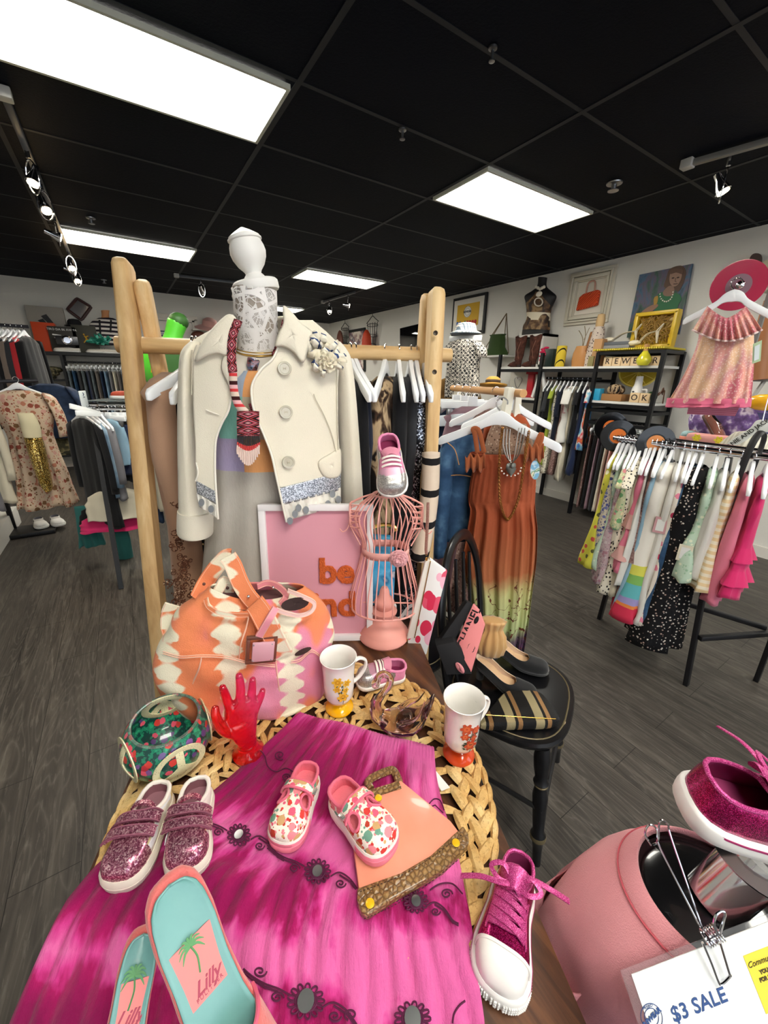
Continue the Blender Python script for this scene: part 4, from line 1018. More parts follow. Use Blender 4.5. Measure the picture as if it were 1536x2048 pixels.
# ---------------------------------------------------------------- lace-neck mannequin in the cream jacket
MQ=V((.338,1.133,0));mn=V((-MQ.x,-MQ.y,0)).normalized();mxx=V((-mn.y,mn.x,0));mxx=mxx if mxx.x>0 else-mxx
def mp_(x,y,o=0):return PL(x,y,MQ+V((0,0,1))+mn*o,mn)
mq=thing('dress_form','white dress form with turned wooden finial head and lace covered neck','mannequin',(MQ.x,MQ.y,0))
k_=.00131;zf=lambda y:mp_(514,y).z
WP=NT('white_paint_worn');v=WP.co();WPM=WP.fin(WP.mix(WP.math('GREATER_THAN',WP.noise(26,v,4),.72),'#e4e2de','#c4bfb6'),.45)
tip=mp_(483,455);base=mp_(512,566);ax=(tip-base);L_=ax.length;ax.normalize();Rx=frame(ax,(0,1,0))@Matrix.Rotation(-pi/2,3,'X')
fprof=[(.0001,0),(.036,0),(.038,.03),(.031,.07),(.027,.12),(.021,.17),(.024,.22),(.036,.32),(.045,.45),(.048,.56),(.046,.66),(.042,.74),(.041,.76),(.045,.775),(.045,.80),(.040,.815),(.041,.84),(.037,.86),(.022,.93),(.004,1.0),(.0001,1.0)]
fprof=[(r*.92,z)for r,z in fprof]
b=MB();b.lathe([(r,z*L_)for r,z in fprof],base,Rx,36);b.build('finial',WPM,mq)
b=MB();d0=mp_(515,584);b.lathe([(.0001,0),(.055,0),(.0575,.004),(.0575,.02),(.054,.024),(.0001,.024)],d0,Rx,40);b.build('neck_cap',WPM,mq)
b=MB();b.lathe([(.056,0),(.052,.04),(.0515,.09),(.0535,.13),(.0545,.17)],mp_(520,720)-V((0,0,.0)),None,40);b.build('neck_cover',plain('#9c9187',.85),mq)
n=NT('white_lace');v=n.co('Object');e1_=n.voro(26,v,'DISTANCE_TO_EDGE');e2_=n.voro(75,v,'DISTANCE_TO_EDGE');c1_=n.voro(26,v)
msk=n.math('LESS_THAN',e1_.outputs['Distance'],.1);m2=n.math('LESS_THAN',e2_.outputs['Distance'],.05);sc_=n.n('SeparateColor');n.L(c1_.outputs['Color'],sc_.inputs[0])
wv=n.math('LESS_THAN',n.wave(95,n.co('Object',(1,1,1),(.5,.3,.2)),0),.45);fil=n.math('MULTIPLY',n.math('GREATER_THAN',sc_.outputs[0],.5),wv)
al=n.math('MAXIMUM',n.math('MAXIMUM',msk,m2),n.math('MULTIPLY',fil,.8));n.bump(al,.6,.004);LACEM=n.fin('#dedad8',.8,alpha=al)
b=MB();b.lathe([(.064,-.06),(.058,0),(.054,.04),(.0535,.09),(.0555,.13),(.0565,.17)],mp_(520,722),None,48);b.f=b.f[:-2];b.mi=b.mi[:-2];b.build('lace_cover',LACEM,mq,solid=.0015)
def rows_loft(rows,depth,P,n_=40,cap=True,fold=0,fr=9,sub=4,back=1.0):
    Ls=spline([P(l,y)for y,l,r in rows],sub);Rs=spline([P(r,y)for y,l,r in rows],sub)
    ds=[p.x for p in spline([(d,0,0)for d in(depth if hasattr(depth,'__len__')else[depth]*len(rows))],sub)]
    out=[]
    N=len(Ls)
    for i in range(N):
        L,R,d=Ls[i],Rs[i],ds[i];c=(L+R)/2;a=(R-L)/2;nn=a.cross(V((0,0,1))).normalized()
        if nn.dot(CAMP-c)<0:nn=-nn
        ring=[]
        for k in range(n_):
            q=2*pi*k/n_;x=cos(q);y=sin(q);f=i/(N-1)
            w=1+fold*f*(sin(fr*q+2*mnoise.noise(V((q,f*2,fr))))*.5+mnoise.noise(V((cos(q)*2,sin(q)*2,f*3+fr))))
            yy=y*d*(w if abs(fold)else 1);ring.append(c+a*x+nn*(yy if y>0 else yy*back))
        out.append(ring)
    return out
b=MB();b.loft(rows_loft([(700,478,568),(716,440,610),(735,405,648),(770,392,664),(850,400,655),(930,415,645),(1000,415,650),(1080,410,655)],[.05,.07,.085,.095,.095,.08,.085,.09],mp_));b.build('torso',plain('#cfc8bd',.8),mq)
b=MB();b.tube([(MQ.x,MQ.y,.05),(MQ.x,MQ.y,1.15)],.016,14);b.build('pole',WPM,mq)
b=MB();b.lathe([(.0001,0),(.15,0),(.15,.02),(.06,.04),(.02,.07),(.0001,.07)],(MQ.x,MQ.y,0),None,32);b.build('base',WPM,mq)
# the sheer plaid dress under the jacket
pal=['#eaa86e','#86c2b4','#afa3c4','#bab4aa','#a3b0c4','#c4b69e']
def linen(col):
    n=NT('linen_'+col[1:]);v=n.co();a=n.noise(60,n.co('Object',(1,1,.35)),4,.65);n.bump(a,.5,.004)
    return n.fin(n.mix(n.math('MULTIPLY',a,.6),col,tuple(x*.72 for x in hx(col)[:3])+(1,)),.9,spec=.2)
PM=[linen(c)for c in pal]
rw=[(742,470,560),(765,440,600),(800,425,620),(850,415,640),(930,418,645),(1010,415,655),(1100,408,668),(1200,398,685),(1300,390,700)]
rings=rows_loft(rw,[.1,.108,.112,.112,.1,.105,.115,.13,.14],mp_,80,True,.16,11)
def pm(u,j):
    y=742+(1300-742)*u;x=cos(2*pi*j);x=x+.02*mnoise.noise(V((j*60,u*40,0)));y+=10*mnoise.noise(V((j*30,u*20,4)))
    c=0 if abs(x+.04)<.3 else(1 if x<0 else 2)
    r=0 if y<855 else 1 if y<952 else 2 if y<1015 else 3 if y<1100 else 4
    return[[0,4,4],[5,1,1],[0,2,4],[3,3,3],[3,3,3]][r][c]if c else[0,5,0,3,3][r]
b=MB();b.loft(rings,True,False,mf=pm);tag(b.build('plaid_dress',PM,None,mp_(515,1100),solid=.0015,ang=180),'sheer linen dress with faded orange, teal and lilac squares under the cream jacket','dress')
# ---------------------------------------------------------------- cream jacket
n=NT('cream_wool');v=n.co();a=n.noise(420,v,3);n.bump(n.math('ADD',a,n.math('MULTIPLY',n.noise(14,v,2),1.5)),.3,.003);CW=n.fin(n.mix(n.noise(6,v,2),'#e8e1cf','#ddd5c1'),.92,sheen=.25,spec=.2)
PIPE=plain('#ece6d8',.75);SEQ=glitter('silver_sequin_trim',['#8f949c','#c7cad2','#6d7078','#e6e8ee'],500,.35,.55);DOTW=cloth('#e6e1d6');DOT=plain('#83868a',.85)
jk=thing('cream_jacket','cream wool jacket with polka dot hem worn by the dress form','jacket',mp_(515,900))
def jb(x,y):
    q=(x-520)/178;return .062+.085*sqrt(max(0,1-q*q))+.006*mnoise.noise(V((x/60,y/90,2)))-.0+.02*smooth(820,1040,y)
def jP(x,y,o=0):return mp_(x,y,jb(x,y)+o)
def drape(b,rows,P,nu,nv,o=0,m=0,mf=None):
    Ls=spline([(l,y,0)for y,l,r in rows],6);Rs=spline([(r,y,0)for y,l,r in rows],6);N=len(Ls)-1
    def fn(u,v):
        k=u*N;i=min(int(k),N-1);f=k-i;a=Ls[i].lerp(Ls[i+1],f);c=Rs[i].lerp(Rs[i+1],f);q=a.lerp(c,v);return P(q.x,q.y,o)
    b.grid(fn,nv,nu,m,mf)
LF=[(690,392,462),(715,384,466),(740,384,468),(780,385,464),(820,386,457),(850,388,442),(880,390,432),(920,391,430),(965,392,431),(985,394,433)]
b=MB();drape(b,LF,jP,16,40);b.build('left_front',CW,jk,solid=.004,ang=180)
RF=[(640,575,625),(670,566,660),(695,556,680),(718,545,681),(740,521,678),(770,504,676),(800,504,676),(830,511,676),(870,528,677),(910,543,680),(950,552,681),(975,557,682)]
b=MB();drape(b,RF,jP,26,50);b.build('right_front',CW,jk,solid=.004,ang=180)
b=MB();
for rows in([(972,394,432),(985,394,433),(1003,397,435)],):drape(b,[(962+0,392,431),(975,393,432),(985,394,433)],lambda x,y,o:jP(x,y+(x-392)*.55,o+.003),16,8)
b.build('sequin_band',SEQ,jk,solid=.003)
b=MB();drape(b,[(985,394,434),(998,396,436),(1010,398,438)],lambda x,y,o:jP(x,y+(x-392)*.62,o+.001+.004*sin(x*.5)),18,8);b.build('dotted_frill',DOTW,jk,solid=.002)
b=MB();drape(b,[(965,557,682),(980,560,682),(1000,563,682)],lambda x,y,o:jP(x,y+12-(x-557)*.26,o+.003),24,8);b.build('sequin_band',SEQ,jk,solid=.003)
b=MB();drape(b,[(998,562,682),(1012,566,682),(1034,572,682)],lambda x,y,o:jP(x,y+12-(x-557)*.28,o+.001+.004*sin(x*.4)),24,8);b.build('dotted_frill',DOTW,jk,solid=.002)
b=MB()
for x,y in((403,1005),(422,1018),(590,1028),(612,1020),(597,1016),(637,1016),(656,1008),(677,999),(580,1042),(665,988)):b.loft([[jP(x+6*r*cos(q),y+7.5*r*sin(q),.0062)for q in[2*pi*k/14 for k in range(14)]]for r in(1,.02)],True,False)
b.build('grey_dots',DOT,jk)
b=MB();b.tube([jP(p.x,p.y,.003)for p in spline([(462,690,0),(468,740,0),(464,780,0),(457,820,0),(442,850,0),(432,880,0),(430,920,0),(431,965,0),(436,1038,0)],5)],.0028,7)
b.build('left_piping',PIPE,jk)
b=MB();b.tube([jP(p.x,p.y,.003)for p in spline([(556,695,0),(545,718,0),(521,740,0),(504,770,0),(504,800,0),(511,830,0),(528,870,0),(543,910,0),(552,950,0),(563,1000,0),(573,1044,0)],5)],.0028,7);b.build('right_piping',PIPE,jk)
# shoulders and back as one shell behind
b=MB();b.loft(rows_loft([(630,462,580),(655,430,625),(680,388,665),(700,374,684),(760,380,682),(850,386,680),(950,390,684),(1015,392,684)],[.03,.06,.075,.085,.095,.1,.11,.12],mp_,48)[::1],True,False,mf=lambda u,j:0)
shell=b.build('jacket_back',CW,jk,fix=True)
bm=bmesh.new();bm.from_mesh(shell.data);off=absloc(shell)
dl=[f for f in bm.faces if(f.calc_center_median()+off-MQ).dot(mn)>.012 and(f.calc_center_median()+off).z<mp_(515,702).z or((f.calc_center_median()+off-MQ).dot(mn)>-.02 and abs((f.calc_center_median()+off-MQ).dot(mxx))<.07)]
bmesh.ops.delete(bm,geom=dl,context='FACES');bm.to_mesh(shell.data);bm.free()
md=shell.modifiers.new('solid','SOLIDIFY');md.thickness=.004
def sleeve(rows,dep,name,cuff=None):
    b=MB();R=rows_loft(rows,dep,lambda x,y:mp_(x,y,.045),28,True,.12,5);b.loft(R);o=b.build(name,CW,jk,ang=180)
    if cuff:
        b=MB();b.loft(rows_loft(cuff,[.058,.058,.06,.06],lambda x,y:mp_(x,y,.047),36));b.build('cuff',CW,o)
sleeve([(684,380,402),(700,366,402),(725,360,396),(800,357,394),(900,356,398),(980,357,412),(1030,358,424)],[.03,.055,.06,.058,.052,.052,.052],'sleeve',[(1020,355,428),(1035,354,428),(1060,354,428),(1066,357,426)])
sleeve([(684,655,680),(700,655,692),(725,662,702),(800,670,711),(900,676,719),(960,680,723),(1030,682,727)],[.03,.055,.06,.058,.052,.05,.05],'sleeve')
def slab(name,pts,o0,mat,th=.004,curl=0,par=jk,bev=.001,P=jP,n=6,of=None):
    """a cloth patch with a curved outline lying on the jacket"""
    O=spline([(x,y,0)for x,y in pts],n,True);cx=sum(p.x for p in O)/len(O);cy=sum(p.y for p in O)/len(O)
    b=MB();R=[]
    for f in(0.02,.3,.6,.85,1):R.append([P(cx+(p.x-cx)*f,cy+(p.y-cy)*f,o0+(of((cx+(p.x-cx)*f),cy+(p.y-cy)*f)if of else 0)-(.004 if f==1 else 0)+.004*(1-f))for p in O])
    b.loft(R,True,False);return b.build(name,mat,par,solid=th,ang=180)
slab('collar',[(458,628),(474,640),(472,668),(466,700),(452,712),(434,708),(415,712),(390,724),(396,700),(412,672),(436,644)],.016,CW,.005)
slab('collar',[(566,612),(582,622),(602,645),(628,668),(618,695),(606,726),(588,706),(568,694),(550,692),(556,668),(566,645)],.018,CW,.006)
slab('lapel',[(448,712),(466,706),(468,735),(463,780),(452,760),(442,735)],.012,CW,.004)
def jt(name,pts,r,mat,o=.006,par=jk):b=MB();b.tube([jP(p.x,p.y,o)for p in spline([(x,y,0)for x,y in pts],5)],r,6);return b.build(name,mat,par)
jt('dart_seam',[(628,788),(632,800),(648,830),(664,870),(672,905)],.0012,plain('#c4bba6',.8));jt('pocket_seam',[(392,925),(396,945),(391,962)],.0022,PIPE)
jt('buttonhole',[(412,820),(422,824),(438,830)],.0016,PIPE,.005)
jt('armhole_seam',[(384,700),(384,740),(383,790)],.0012,plain('#c4bba6',.8));jt('armhole_seam',[(672,700),(674,760),(674,820),(676,900)],.0012,plain('#c4bba6',.8),.005)
slab('pocket_flap',[(636,925),(660,907),(680,897),(683,925),(681,950),(665,958),(646,952)],.006,CW,.004)
for x,y in((569,737),(572,824),(577,924)):
    c=jP(x,y,.006);R=frame((jP(x+8,y,0)-jP(x-8,y,0)).cross(V((0,0,1)))*-1,(0,0,1));nrm=mn;R=frame(mn,(0,0,1))@Matrix.Rotation(-pi/2,3,'X')
    b=MB();b.lathe([(.0001,0),(.015,0),(.0165,.003),(.0155,.006),(.012,.0055),(.011,.004),(.0001,.004)],c,R,28);bt_=b.build('button',plain('#dcd6c2',.12,trans=.25,coat=.5),jk)
    b=MB()
    for s_ in(-1,1):b.tube([c+mn*.0052+mxx*.003*s_+V((0,0,.003)),c+mn*.0052+mxx*.003*s_-V((0,0,.003))],.0008,5)
    b.tube([c+mn*.0052-mxx*.003,c+mn*.0052+mxx*.003],.0008,5);b.build('thread',plain('#b5ad95',.8),bt_)
# fabric flower brooch
fb=thing('fabric_flower_brooch','ragged cream and navy striped fabric flower pinned to the jacket shoulder','brooch',jP(645,710,.01))
NV=bands('navy_ticking',[(0,'#e6dfcd'),(.55,'#33466f'),(.8,'#e6dfcd')],22,'DIAGONAL');CR=cloth('#e3d9c0')
rr=random.Random(4);b=MB();c0=jP(645,712,.012)
for k in range(46):
    a=rr.uniform(0,2*pi);r0=rr.uniform(.0,.032);L=rr.uniform(.018,.036);w=rr.uniform(.006,.012);z0=rr.uniform(0,.016);tw=rr.uniform(-1,1)
    d=mxx*cos(a)+V((0,0,1))*sin(a);s_=mxx*-sin(a)+V((0,0,1))*cos(a)
    def pf_(u,v,d=d,s_=s_,r0=r0,L=L,w=w,z0=z0,tw=tw):return c0+d*(r0+L*u)+s_*w*(v-.5)*2*(1-.5*u)+mn*(z0+.010*sin(pi*u)+tw*.008*(v-.5))
    b.grid(pf_,4,2,m=0 if k%3 else 1)
b.build('striped_strips',[NV,CR],fb,solid=.001)
b=MB();c1=jP(652,724,.03)
for l in range(3):
    for k in range(6):
        a=2*pi*(k+.4*l)/6;r=.026-.007*l;d=mxx*cos(a)+V((0,0,1))*sin(a);s_=mxx*-sin(a)+V((0,0,1))*cos(a)
        b.grid(lambda u,v:c1+d*r*u+s_*r*.6*(v-.5)*2*sin(pi*min(1,u*.6+.2))+mn*(.004*l+.008*u*u+.005*sin(6*v)),4,4)
b.build('cream_rosette',CR,fb,solid=.001)
# beaded necklace
n=NT('beaded_diamonds');uv=n.co('UV',(1,1,1));s_=n.xyz(uv)
du=n.math('ABSOLUTE',n.math('SUBTRACT',n.math('FRACT',n.math('MULTIPLY',s_[0],1.0)),.5));dv=n.math('ABSOLUTE',n.math('SUBTRACT',n.math('FRACT',n.math('MULTIPLY',s_[1],5.0)),.5))
dd=n.math('ADD',n.math('MULTIPLY',du,1.0),n.math('MULTIPLY',dv,1.0));dd=n.math('SNAP',dd,.05)
c=n.ramp(dd,[(0,'#d8a4a4'),(.1,'#2a1214'),(.2,'#c4465a'),(.3,'#d98590'),(.42,'#241012'),(.52,'#c33a40'),(.62,'#2a1214'),(.8,'#e08a96')],True)
vb=n.voro(700,n.co());n.bump(vb.outputs['Distance'],.8,.003);BEAD=n.fin(c,.35)
nk=thing('beaded_necklace','red, pink and black beaded necklace with fringed diamond pendant over the jacket opening','necklace',jP(500,830,.01))
def bandg(pts,w,P,mat,name,par,th=.003,nv=1):
    C=spline([(x,y,0)for x,y in pts],8);b=MB();N=len(C)
    def fn(u,v):
        i=min(int(u*(N-1)),N-2);f=u*(N-1)-i;p=C[i].lerp(C[i+1],f);T=(C[i+1]-C[i]).normalized();s_=V((-T.y,T.x,0));q=p+s_*w*(v-.5);return P(q.x,q.y,0)
    b.grid(fn,N-1,2);
    for k in list(b.uv):b.uv[k]=[(v_,u_*nv)for u_,v_ in b.uv[k]]
    return b.build(name,mat,par,solid=th)
nP=lambda x,y,o:mp_(x,y,.128+.02*smooth(640,760,y)+o)
bandg([(477,640),(466,670),(463,710),(466,745)],18,lambda x,y,o:mp_(x,y,.158),BEAD,'beaded_strap',nk,nv=1)
bandg([(466,745),(468,780),(476,808),(492,826)],16,lambda x,y,o:mp_(x,y,.16),bands('beaded_bars',[(0,'#3a1517'),(.25,'#d5c0b0'),(.55,'#c83a3c'),(.75,'#e3aeb0')],9,'Z'),'beaded_strap',nk)
bandg([(571,640),(566,665),(558,690),(549,712)],14,lambda x,y,o:mp_(x,y,.07),BEAD,'beaded_strap',nk)
bandg([(512,826),(506,815),(503,806)],13,lambda x,y,o:mp_(x,y,.13),BEAD,'beaded_strap',nk)
bandg([(496,822),(496,850),(497,873)],45,lambda x,y,o:mp_(x,y,.163),BEAD,'beaded_panel',nk,.004,.7)
b=MB()
for k in range(13):
    x=475+k*3.6;e=905+26*sin(pi*(k+.5)/13)
    P=[mp_(x+.8*sin(j),872+(e-872)*j/6,.166)for j in range(7)];b.tube(P[:3],.0019,5,m=0);b.tube(P[2:4],.0023,5,m=1);b.tube(P[3:],.0025,5,m=2)
b.build('fringe',[plain('#1d1012',.3),plain('#c93c38',.35),plain('#e0c6ba',.35)],nk)
ck=thing('gold_choker','gold wire choker with dark iridescent stone around the lace neck','necklace',mp_(510,715,.07))
b=MB();b.tube([mp_(520+49*cos(q),700+12*sin(q),.02+.055*sin(q))for q in[2*pi*k/40 for k in range(40)]],.0022,7,True);b.tube([mp_(520+49*cos(q),694+12*sin(q),.02+.056*sin(q))for q in[pi*k/20 for k in range(21)]],.0014,7);b.build('wire_collar',GOLD,ck)
b=MB();b.prism([mp_(x,y,.086)for x,y in((495,714),(512,716),(520,722),(514,742),(498,744),(493,730))],mn*.008);n=NT('iridescent_stone');v=n.co();n.fin(n.ramp(n.noise(90,v,3),[(.35,'#20222c'),(.5,'#7d4b4a'),(.6,'#5a6a86'),(.7,'#20222c')]),.12,.3,coat=1);b.build('stone_pendant',n.m,ck,bev=.002)
# ---------------------------------------------------------------- teal-lined mules in the front left corner
TEAL=NT('teal_satin');v=TEAL.co();TEAL.bump(TEAL.noise(30,v,3),.35,.004);TEALM=TEAL.fin(TEAL.mix(TEAL.noise(14,v,2),'#568e8a','#7fb0ab'),.28,coat=.3)
SUE=NT('coral_suede');v=SUE.co();SUE.bump(SUE.noise(300,v,3),.4,.003);SUEM=SUE.fin(SUE.mix(SUE.noise(12,v,3),'#cf5f62','#e07a70'),.85,sheen=.3)
def mule(label,heel,toe,nrm,buckle):
    t=thing('heeled_mule',label,'shoe',(0,0,0),'coral mules with teal footbeds');L=(V(toe)-V(heel)).length
    s=Shoe(L,.012,.03,.03,.01,.5,.5,1.12,.015,1,1.0)
    W2=[(0,0),(.004,.05),(.015,.085),(.05,.122),(.1,.14),(.2,.15),(.35,.143),(.5,.15),(.65,.172),(.78,.18),(.88,.165),(.95,.12),(.985,.07),(1,0)]
    s.w=lambda q:interp(W2,q)*L*.74
    b=MB();b.loft([s.outline(z,k)for z,k in((-.006,.97),(0,1.03),(.006,1.05),(.012,1.03),(.014,.99))]);b.build('sole_edge',SUEM,t)
    def bed(u,v):
        q=.5-.5*cos(pi*min(.999,max(.001,u)));w=s.w(q)*.95;a=(v-.5)*2;return V((s.c(q)+w*a,L*(.015+.97*q),.0145+.005*a*a+.002*sin(pi*q)))
    b=MB();b.grid(bed,40,14);b.build('footbed',TEALM,t,solid=.002,soff=-1)
    # pink label with palm
    lb=MB();cx,cy=s.c(.3),L*.33;lw,lh=L*.082,L*.105;zt=.0195
    lb.prism([(cx-lw,cy-lh,zt),(cx+lw,cy-lh,zt),(cx+lw,cy+lh,zt),(cx-lw,cy+lh,zt)],(0,0,.0012));lab=lb.build('insole_label',plain('#df8583',.6),t,smooth=False)
    b=MB();z2=zt+.0016
    b.tube(spline([(cx+.002,cy+.004,z2),(cx-.001,cy-.010,z2),(cx+.001,cy-.022,z2)],4),.0009,5)
    for k in range(9):
        a=pi*(k/8)*1.3-pi*.15+pi;d=V((cos(a),sin(a),0));p=V((cx+.001,cy-.022,z2));b.tube(spline([p,p+d*.007+V((0,-.001,0)),p+d*.0125+V((0,.004,0))],3),[.0012,.0013,.0014,.0012,.0010,.0006,.0003],5,flat=.4)
    b.build('palm_print',plain('#5a9560',.6),lab)
    # lettering reads from the heel side
    inv=mx(V((cx,cy+L*.06,z2)),(-1,0,0),(0,-1,0));
    o=text('script_lettering','Lilly',.017,inv,plain('#a8435a',.6),None,.0003,.45,.0002,.95);o.parent=lab
    o=text('small_lettering','PULITZER',.005,mx(V((cx,cy+L*.088,z2)),(-1,0,0),(0,-1,0)),plain('#a8435a',.6),None,.0002,0,0,1.3);o.parent=lab
    def vamp(u,v):
        q=.60+.33*u;a=(v-.5)*pi;w=s.w(q)*1.06;return V((s.c(q)+w*sin(a),L*(q+.05*(1-cos(a))*(.5-u)*-1),.004+.050*(cos(a)**.8 if cos(a)>0 else 0)*(1-.35*u)))
    b=MB();b.grid(vamp,12,26);vp=b.build('vamp',SUEM,t,solid=.003,ang=180)
    b=MB();b.tube([vamp(0,j/26)for j in range(27)],.0022,6);b.build('vamp_binding',plain('#d85f7d',.7),vp)
    b=MB();c=vamp(.3,.5)+V((0,0,.004));b.tube([c+V((.012*cos(q),.018*sin(q),.004*sin(q*2)))for q in[2*pi*k/20 for k in range(20)]],.003,7,True);b.build('ring_buckle',plain('#8d8577',.25,.9),t)
    b=MB();b.loft([[V((s.c(.2)+r*cos(q),L*.26+r*1.1*sin(q),z))for q in[2*pi*k/18 for k in range(18)]]for z,r in((-.004,.016),(-.02,.014),(-.04,.012),(-.045,.012))]);b.build('heel',SUEM,t)
    shoe_at(t,heel,toe,nrm);return t
def toCam(x,y):return-ray(x,y).normalized()
mule('upper coral mule with teal footbed and pink palm label, front left corner of the photo',PD(330,1752,.425),PD(545,2240,.402),toCam(420,1900),1)
mule('lower coral mule with teal footbed, half hidden under the other mule at the bottom left',PD(290,1850,.465),PD(215,2330,.383),toCam(260,2000),0)
# ---------------------------------------------------------------- T-shirt bust, sale sign and clip in the front right corner
PT=NT('pink_jersey');v=PT.co();PT.bump(PT.math('ADD',PT.noise(600,v,2),PT.math('MULTIPLY',PT.noise(16,v,3),3)),.4,.004);PTM=PT.fin(PT.mix(PT.noise(7,v,2),'#f6adb3','#f09fa8'),.9,sheen=.15,spec=.2)
TC=PD(1430,1790,.50);TC=V((TC.x,TC.y,TC.z));tsx=V((.62,-.78,0)).normalized();tsy=V((.78,.62,0))
def tr(a,c,z,n_=72,f=0,ox=0,oy=0):
    R=[]
    for k in range(n_):
        q=2*pi*k/n_;w=1+f*(sin(7*q+z*9)*.5+mnoise.noise(V((cos(q)*2.5,sin(q)*2.5,z*6))));R.append(V((TC.x,TC.y,TC.z+z))+tsx*(a*cos(q)*w+ox)+tsy*(c*sin(q)*w+oy))
    return R
tf=thing('black_torso_form','glossy black torso form wearing the pink T-shirt at the front right','mannequin',(TC.x,TC.y,0))
b=MB();b.loft([tr(.004,.004,-.004),tr(.05,.045,-.005),tr(.083,.075,-.012),tr(.1,.085,-.03),tr(.115,.09,-.06),tr(.14,.1,-.2),tr(.12,.09,-.42)]);b.build('torso',plain('#121214',.2,coat=.4),tf)
pq_=PD(1530,1700,.475);b=MB();b.tube([V((TC.x,TC.y,TC.z-.01)),V((pq_.x,pq_.y,pq_.z-.012))],.03,20);b.lathe([(.0001,-.014),(.05,-.014),(.052,-.010),(.0001,-.008)],pq_,None,30);b.build('chrome_neck_plate',CHROME,tf)
b=MB();b.tube([(TC.x,TC.y,.02),(TC.x,TC.y,TC.z-.4)],.014,12);b.build('pole',CHROME,tf)
b=MB();b.lathe([(.0001,0),(.14,0),(.14,.012),(.02,.02),(.0001,.02)],(TC.x,TC.y,0),None,30);b.build('base',BLACK,tf)
ts=thing('pink_t_shirt','pink cotton T-shirt on the black torso form at the front right','t-shirt',(TC.x,TC.y,TC.z-.2))
b=MB();b.loft([tr(.088,.08,-.004),tr(.108,.092,-.024,f=.01),tr(.128,.104,-.05,f=.035),tr(.15,.118,-.09,f=.06),tr(.168,.132,-.15,f=.06),tr(.185,.14,-.22,f=.08),tr(.2,.145,-.32,f=.08),tr(.205,.15,-.45,f=.1)],True,False);b.build('shirt_body',PTM,ts,solid=.003,ang=180)
b=MB()
Q=[tr(a,c,z)for a,c,z in((.084,.0755,-.0035),(.087,.079,.001),(.096,.085,-.006),(.105,.091,-.017),(.106,.092,-.022))];b.loft(Q,True,False);b.build('ribbed_collar',PTM,ts,solid=.003)
b=MB();b.tube(tr(.1065,.0925,-.0195),.0011,5,True);b.build('collar_stitching',plain('#d0606d',.8),ts)
for sd in(-1,1):
    b=MB();rings=[]
    for i in range(7):
        f=i/6;c=V((TC.x,TC.y,TC.z-.13-.20*f))+tsx*sd*(.125+.07*f);rings.append([c+tsx*sd*(.045+.01*f)*cos(q)+tsy*(.075+.012*f+.004*sin(4*q))*sin(q)+V((0,0,.03*cos(q)*-1))for q in[2*pi*k/30 for k in range(30)]])
    b.loft(rings[1:],True,False);b.build('sleeve',PTM,ts,solid=.002,ang=180)
n_h=PD(1352,1610,.46);converse('magenta glitter lace-up sneaker perched on the neck of the pink T-shirt bust',n_h+V((0,0,.0)),n_h+(PD(1690,1730,.44)-n_h).normalized()*.185,-1,V((-.25,.1,1)),hc=.075)
# sign
sc0=PD(1252,1952,.42);sc1=PD(1552,1836,.435);sdir=(sc1-sc0).normalized();sdn=(PD(1282,2160,.40)-sc0);sdn=(sdn-sdir*sdir.dot(sdn)).normalized();snn=sdir.cross(-sdn).normalized()
if snn.dot(CAMP-sc0)<0:snn=-snn
sg=thing('sale_sign','laminated white sign reading $3 SALE clipped to the pink T-shirt','sign',sc0)
SW=.26;
def sgp(x,y,o=0):return sc0+sdir*x+sdn*y+snn*o
b=MB();b.prism([sgp(.006,0),sgp(SW,0),sgp(SW,.14),sgp(.006,.14)],snn*.0008);b.build('paper',plain('#e3e3e0',.35,coat=.4),sg,smooth=False)
b=MB();b.prism([sgp(-.004,-.006,-.0004),sgp(SW+.01,-.006,-.0004),sgp(SW+.01,.15,-.0004),sgp(-.004,.15,-.0004)],snn*.0003);b.build('laminate',plain('#ffffff',.1,trans=.95,ior=1.1),sg,smooth=False)
def sgq(px,py):p=PL(px,py,sc0+snn*.001,snn);d=p-sc0;return d.dot(sdir),d.dot(sdn)
NAVY=plain('#2c4a80',.5)
x_,y_=sgq(1398,2010);text('sale_lettering','$3 SALE',.0185,mx(sgp(x_,y_,.0012),sdir,-sdn),NAVY,sg,.0002,0,.0003,1.02)
x_,y_=sgq(1303,2034);b=MB()
for r in(.0115,.0075):b.tube([sgp(x_+r*cos(q),y_+r*sin(q),.0012)for q in[2*pi*k/32 for k in range(32)]],.00035,4,True)
lg=b.build('logo_ring',NAVY,sg);text('logo_name','REWEAR',.0062,mx(sgp(x_,y_,.0016),(sdir-sdn*.35),-sdn-sdir*.35),NAVY,sg,.0002,.1,.0003,1);text('logo_word','PROJECT',.003,mx(sgp(x_,y_-.0094,.0016),sdir,-sdn),NAVY,sg,.0002,0,0,1)
xa,ya=sgq(1486,1912);b=MB();b.prism([sgp(xa,ya,.0009),sgp(xa+.075,ya,.0009),sgp(xa+.075,ya+.052,.0009),sgp(xa,ya+.052,.0009)],snn*.0004);st=b.build('yellow_sticker',plain('#dfca3a',.5),sg,smooth=False)
DK=plain('#4a3d12',.6)
text('sticker_script','Community Choice',.0075,mx(sgp(xa+.030,ya+.009,.0016),sdir,-sdn),DK,st,.0002,.4)
for k,s_ in enumerate(('YOU ARE LIMITED','FOR STREET REMOVE','','ONE PER HOUSE','GIVE PER HOTEL')):
    if s_:text('sticker_line',s_,.0048,mx(sgp(xa+.030,ya+.018+.0062*k,.0016),sdir,-sdn),DK,st,.0002,0,.0003)
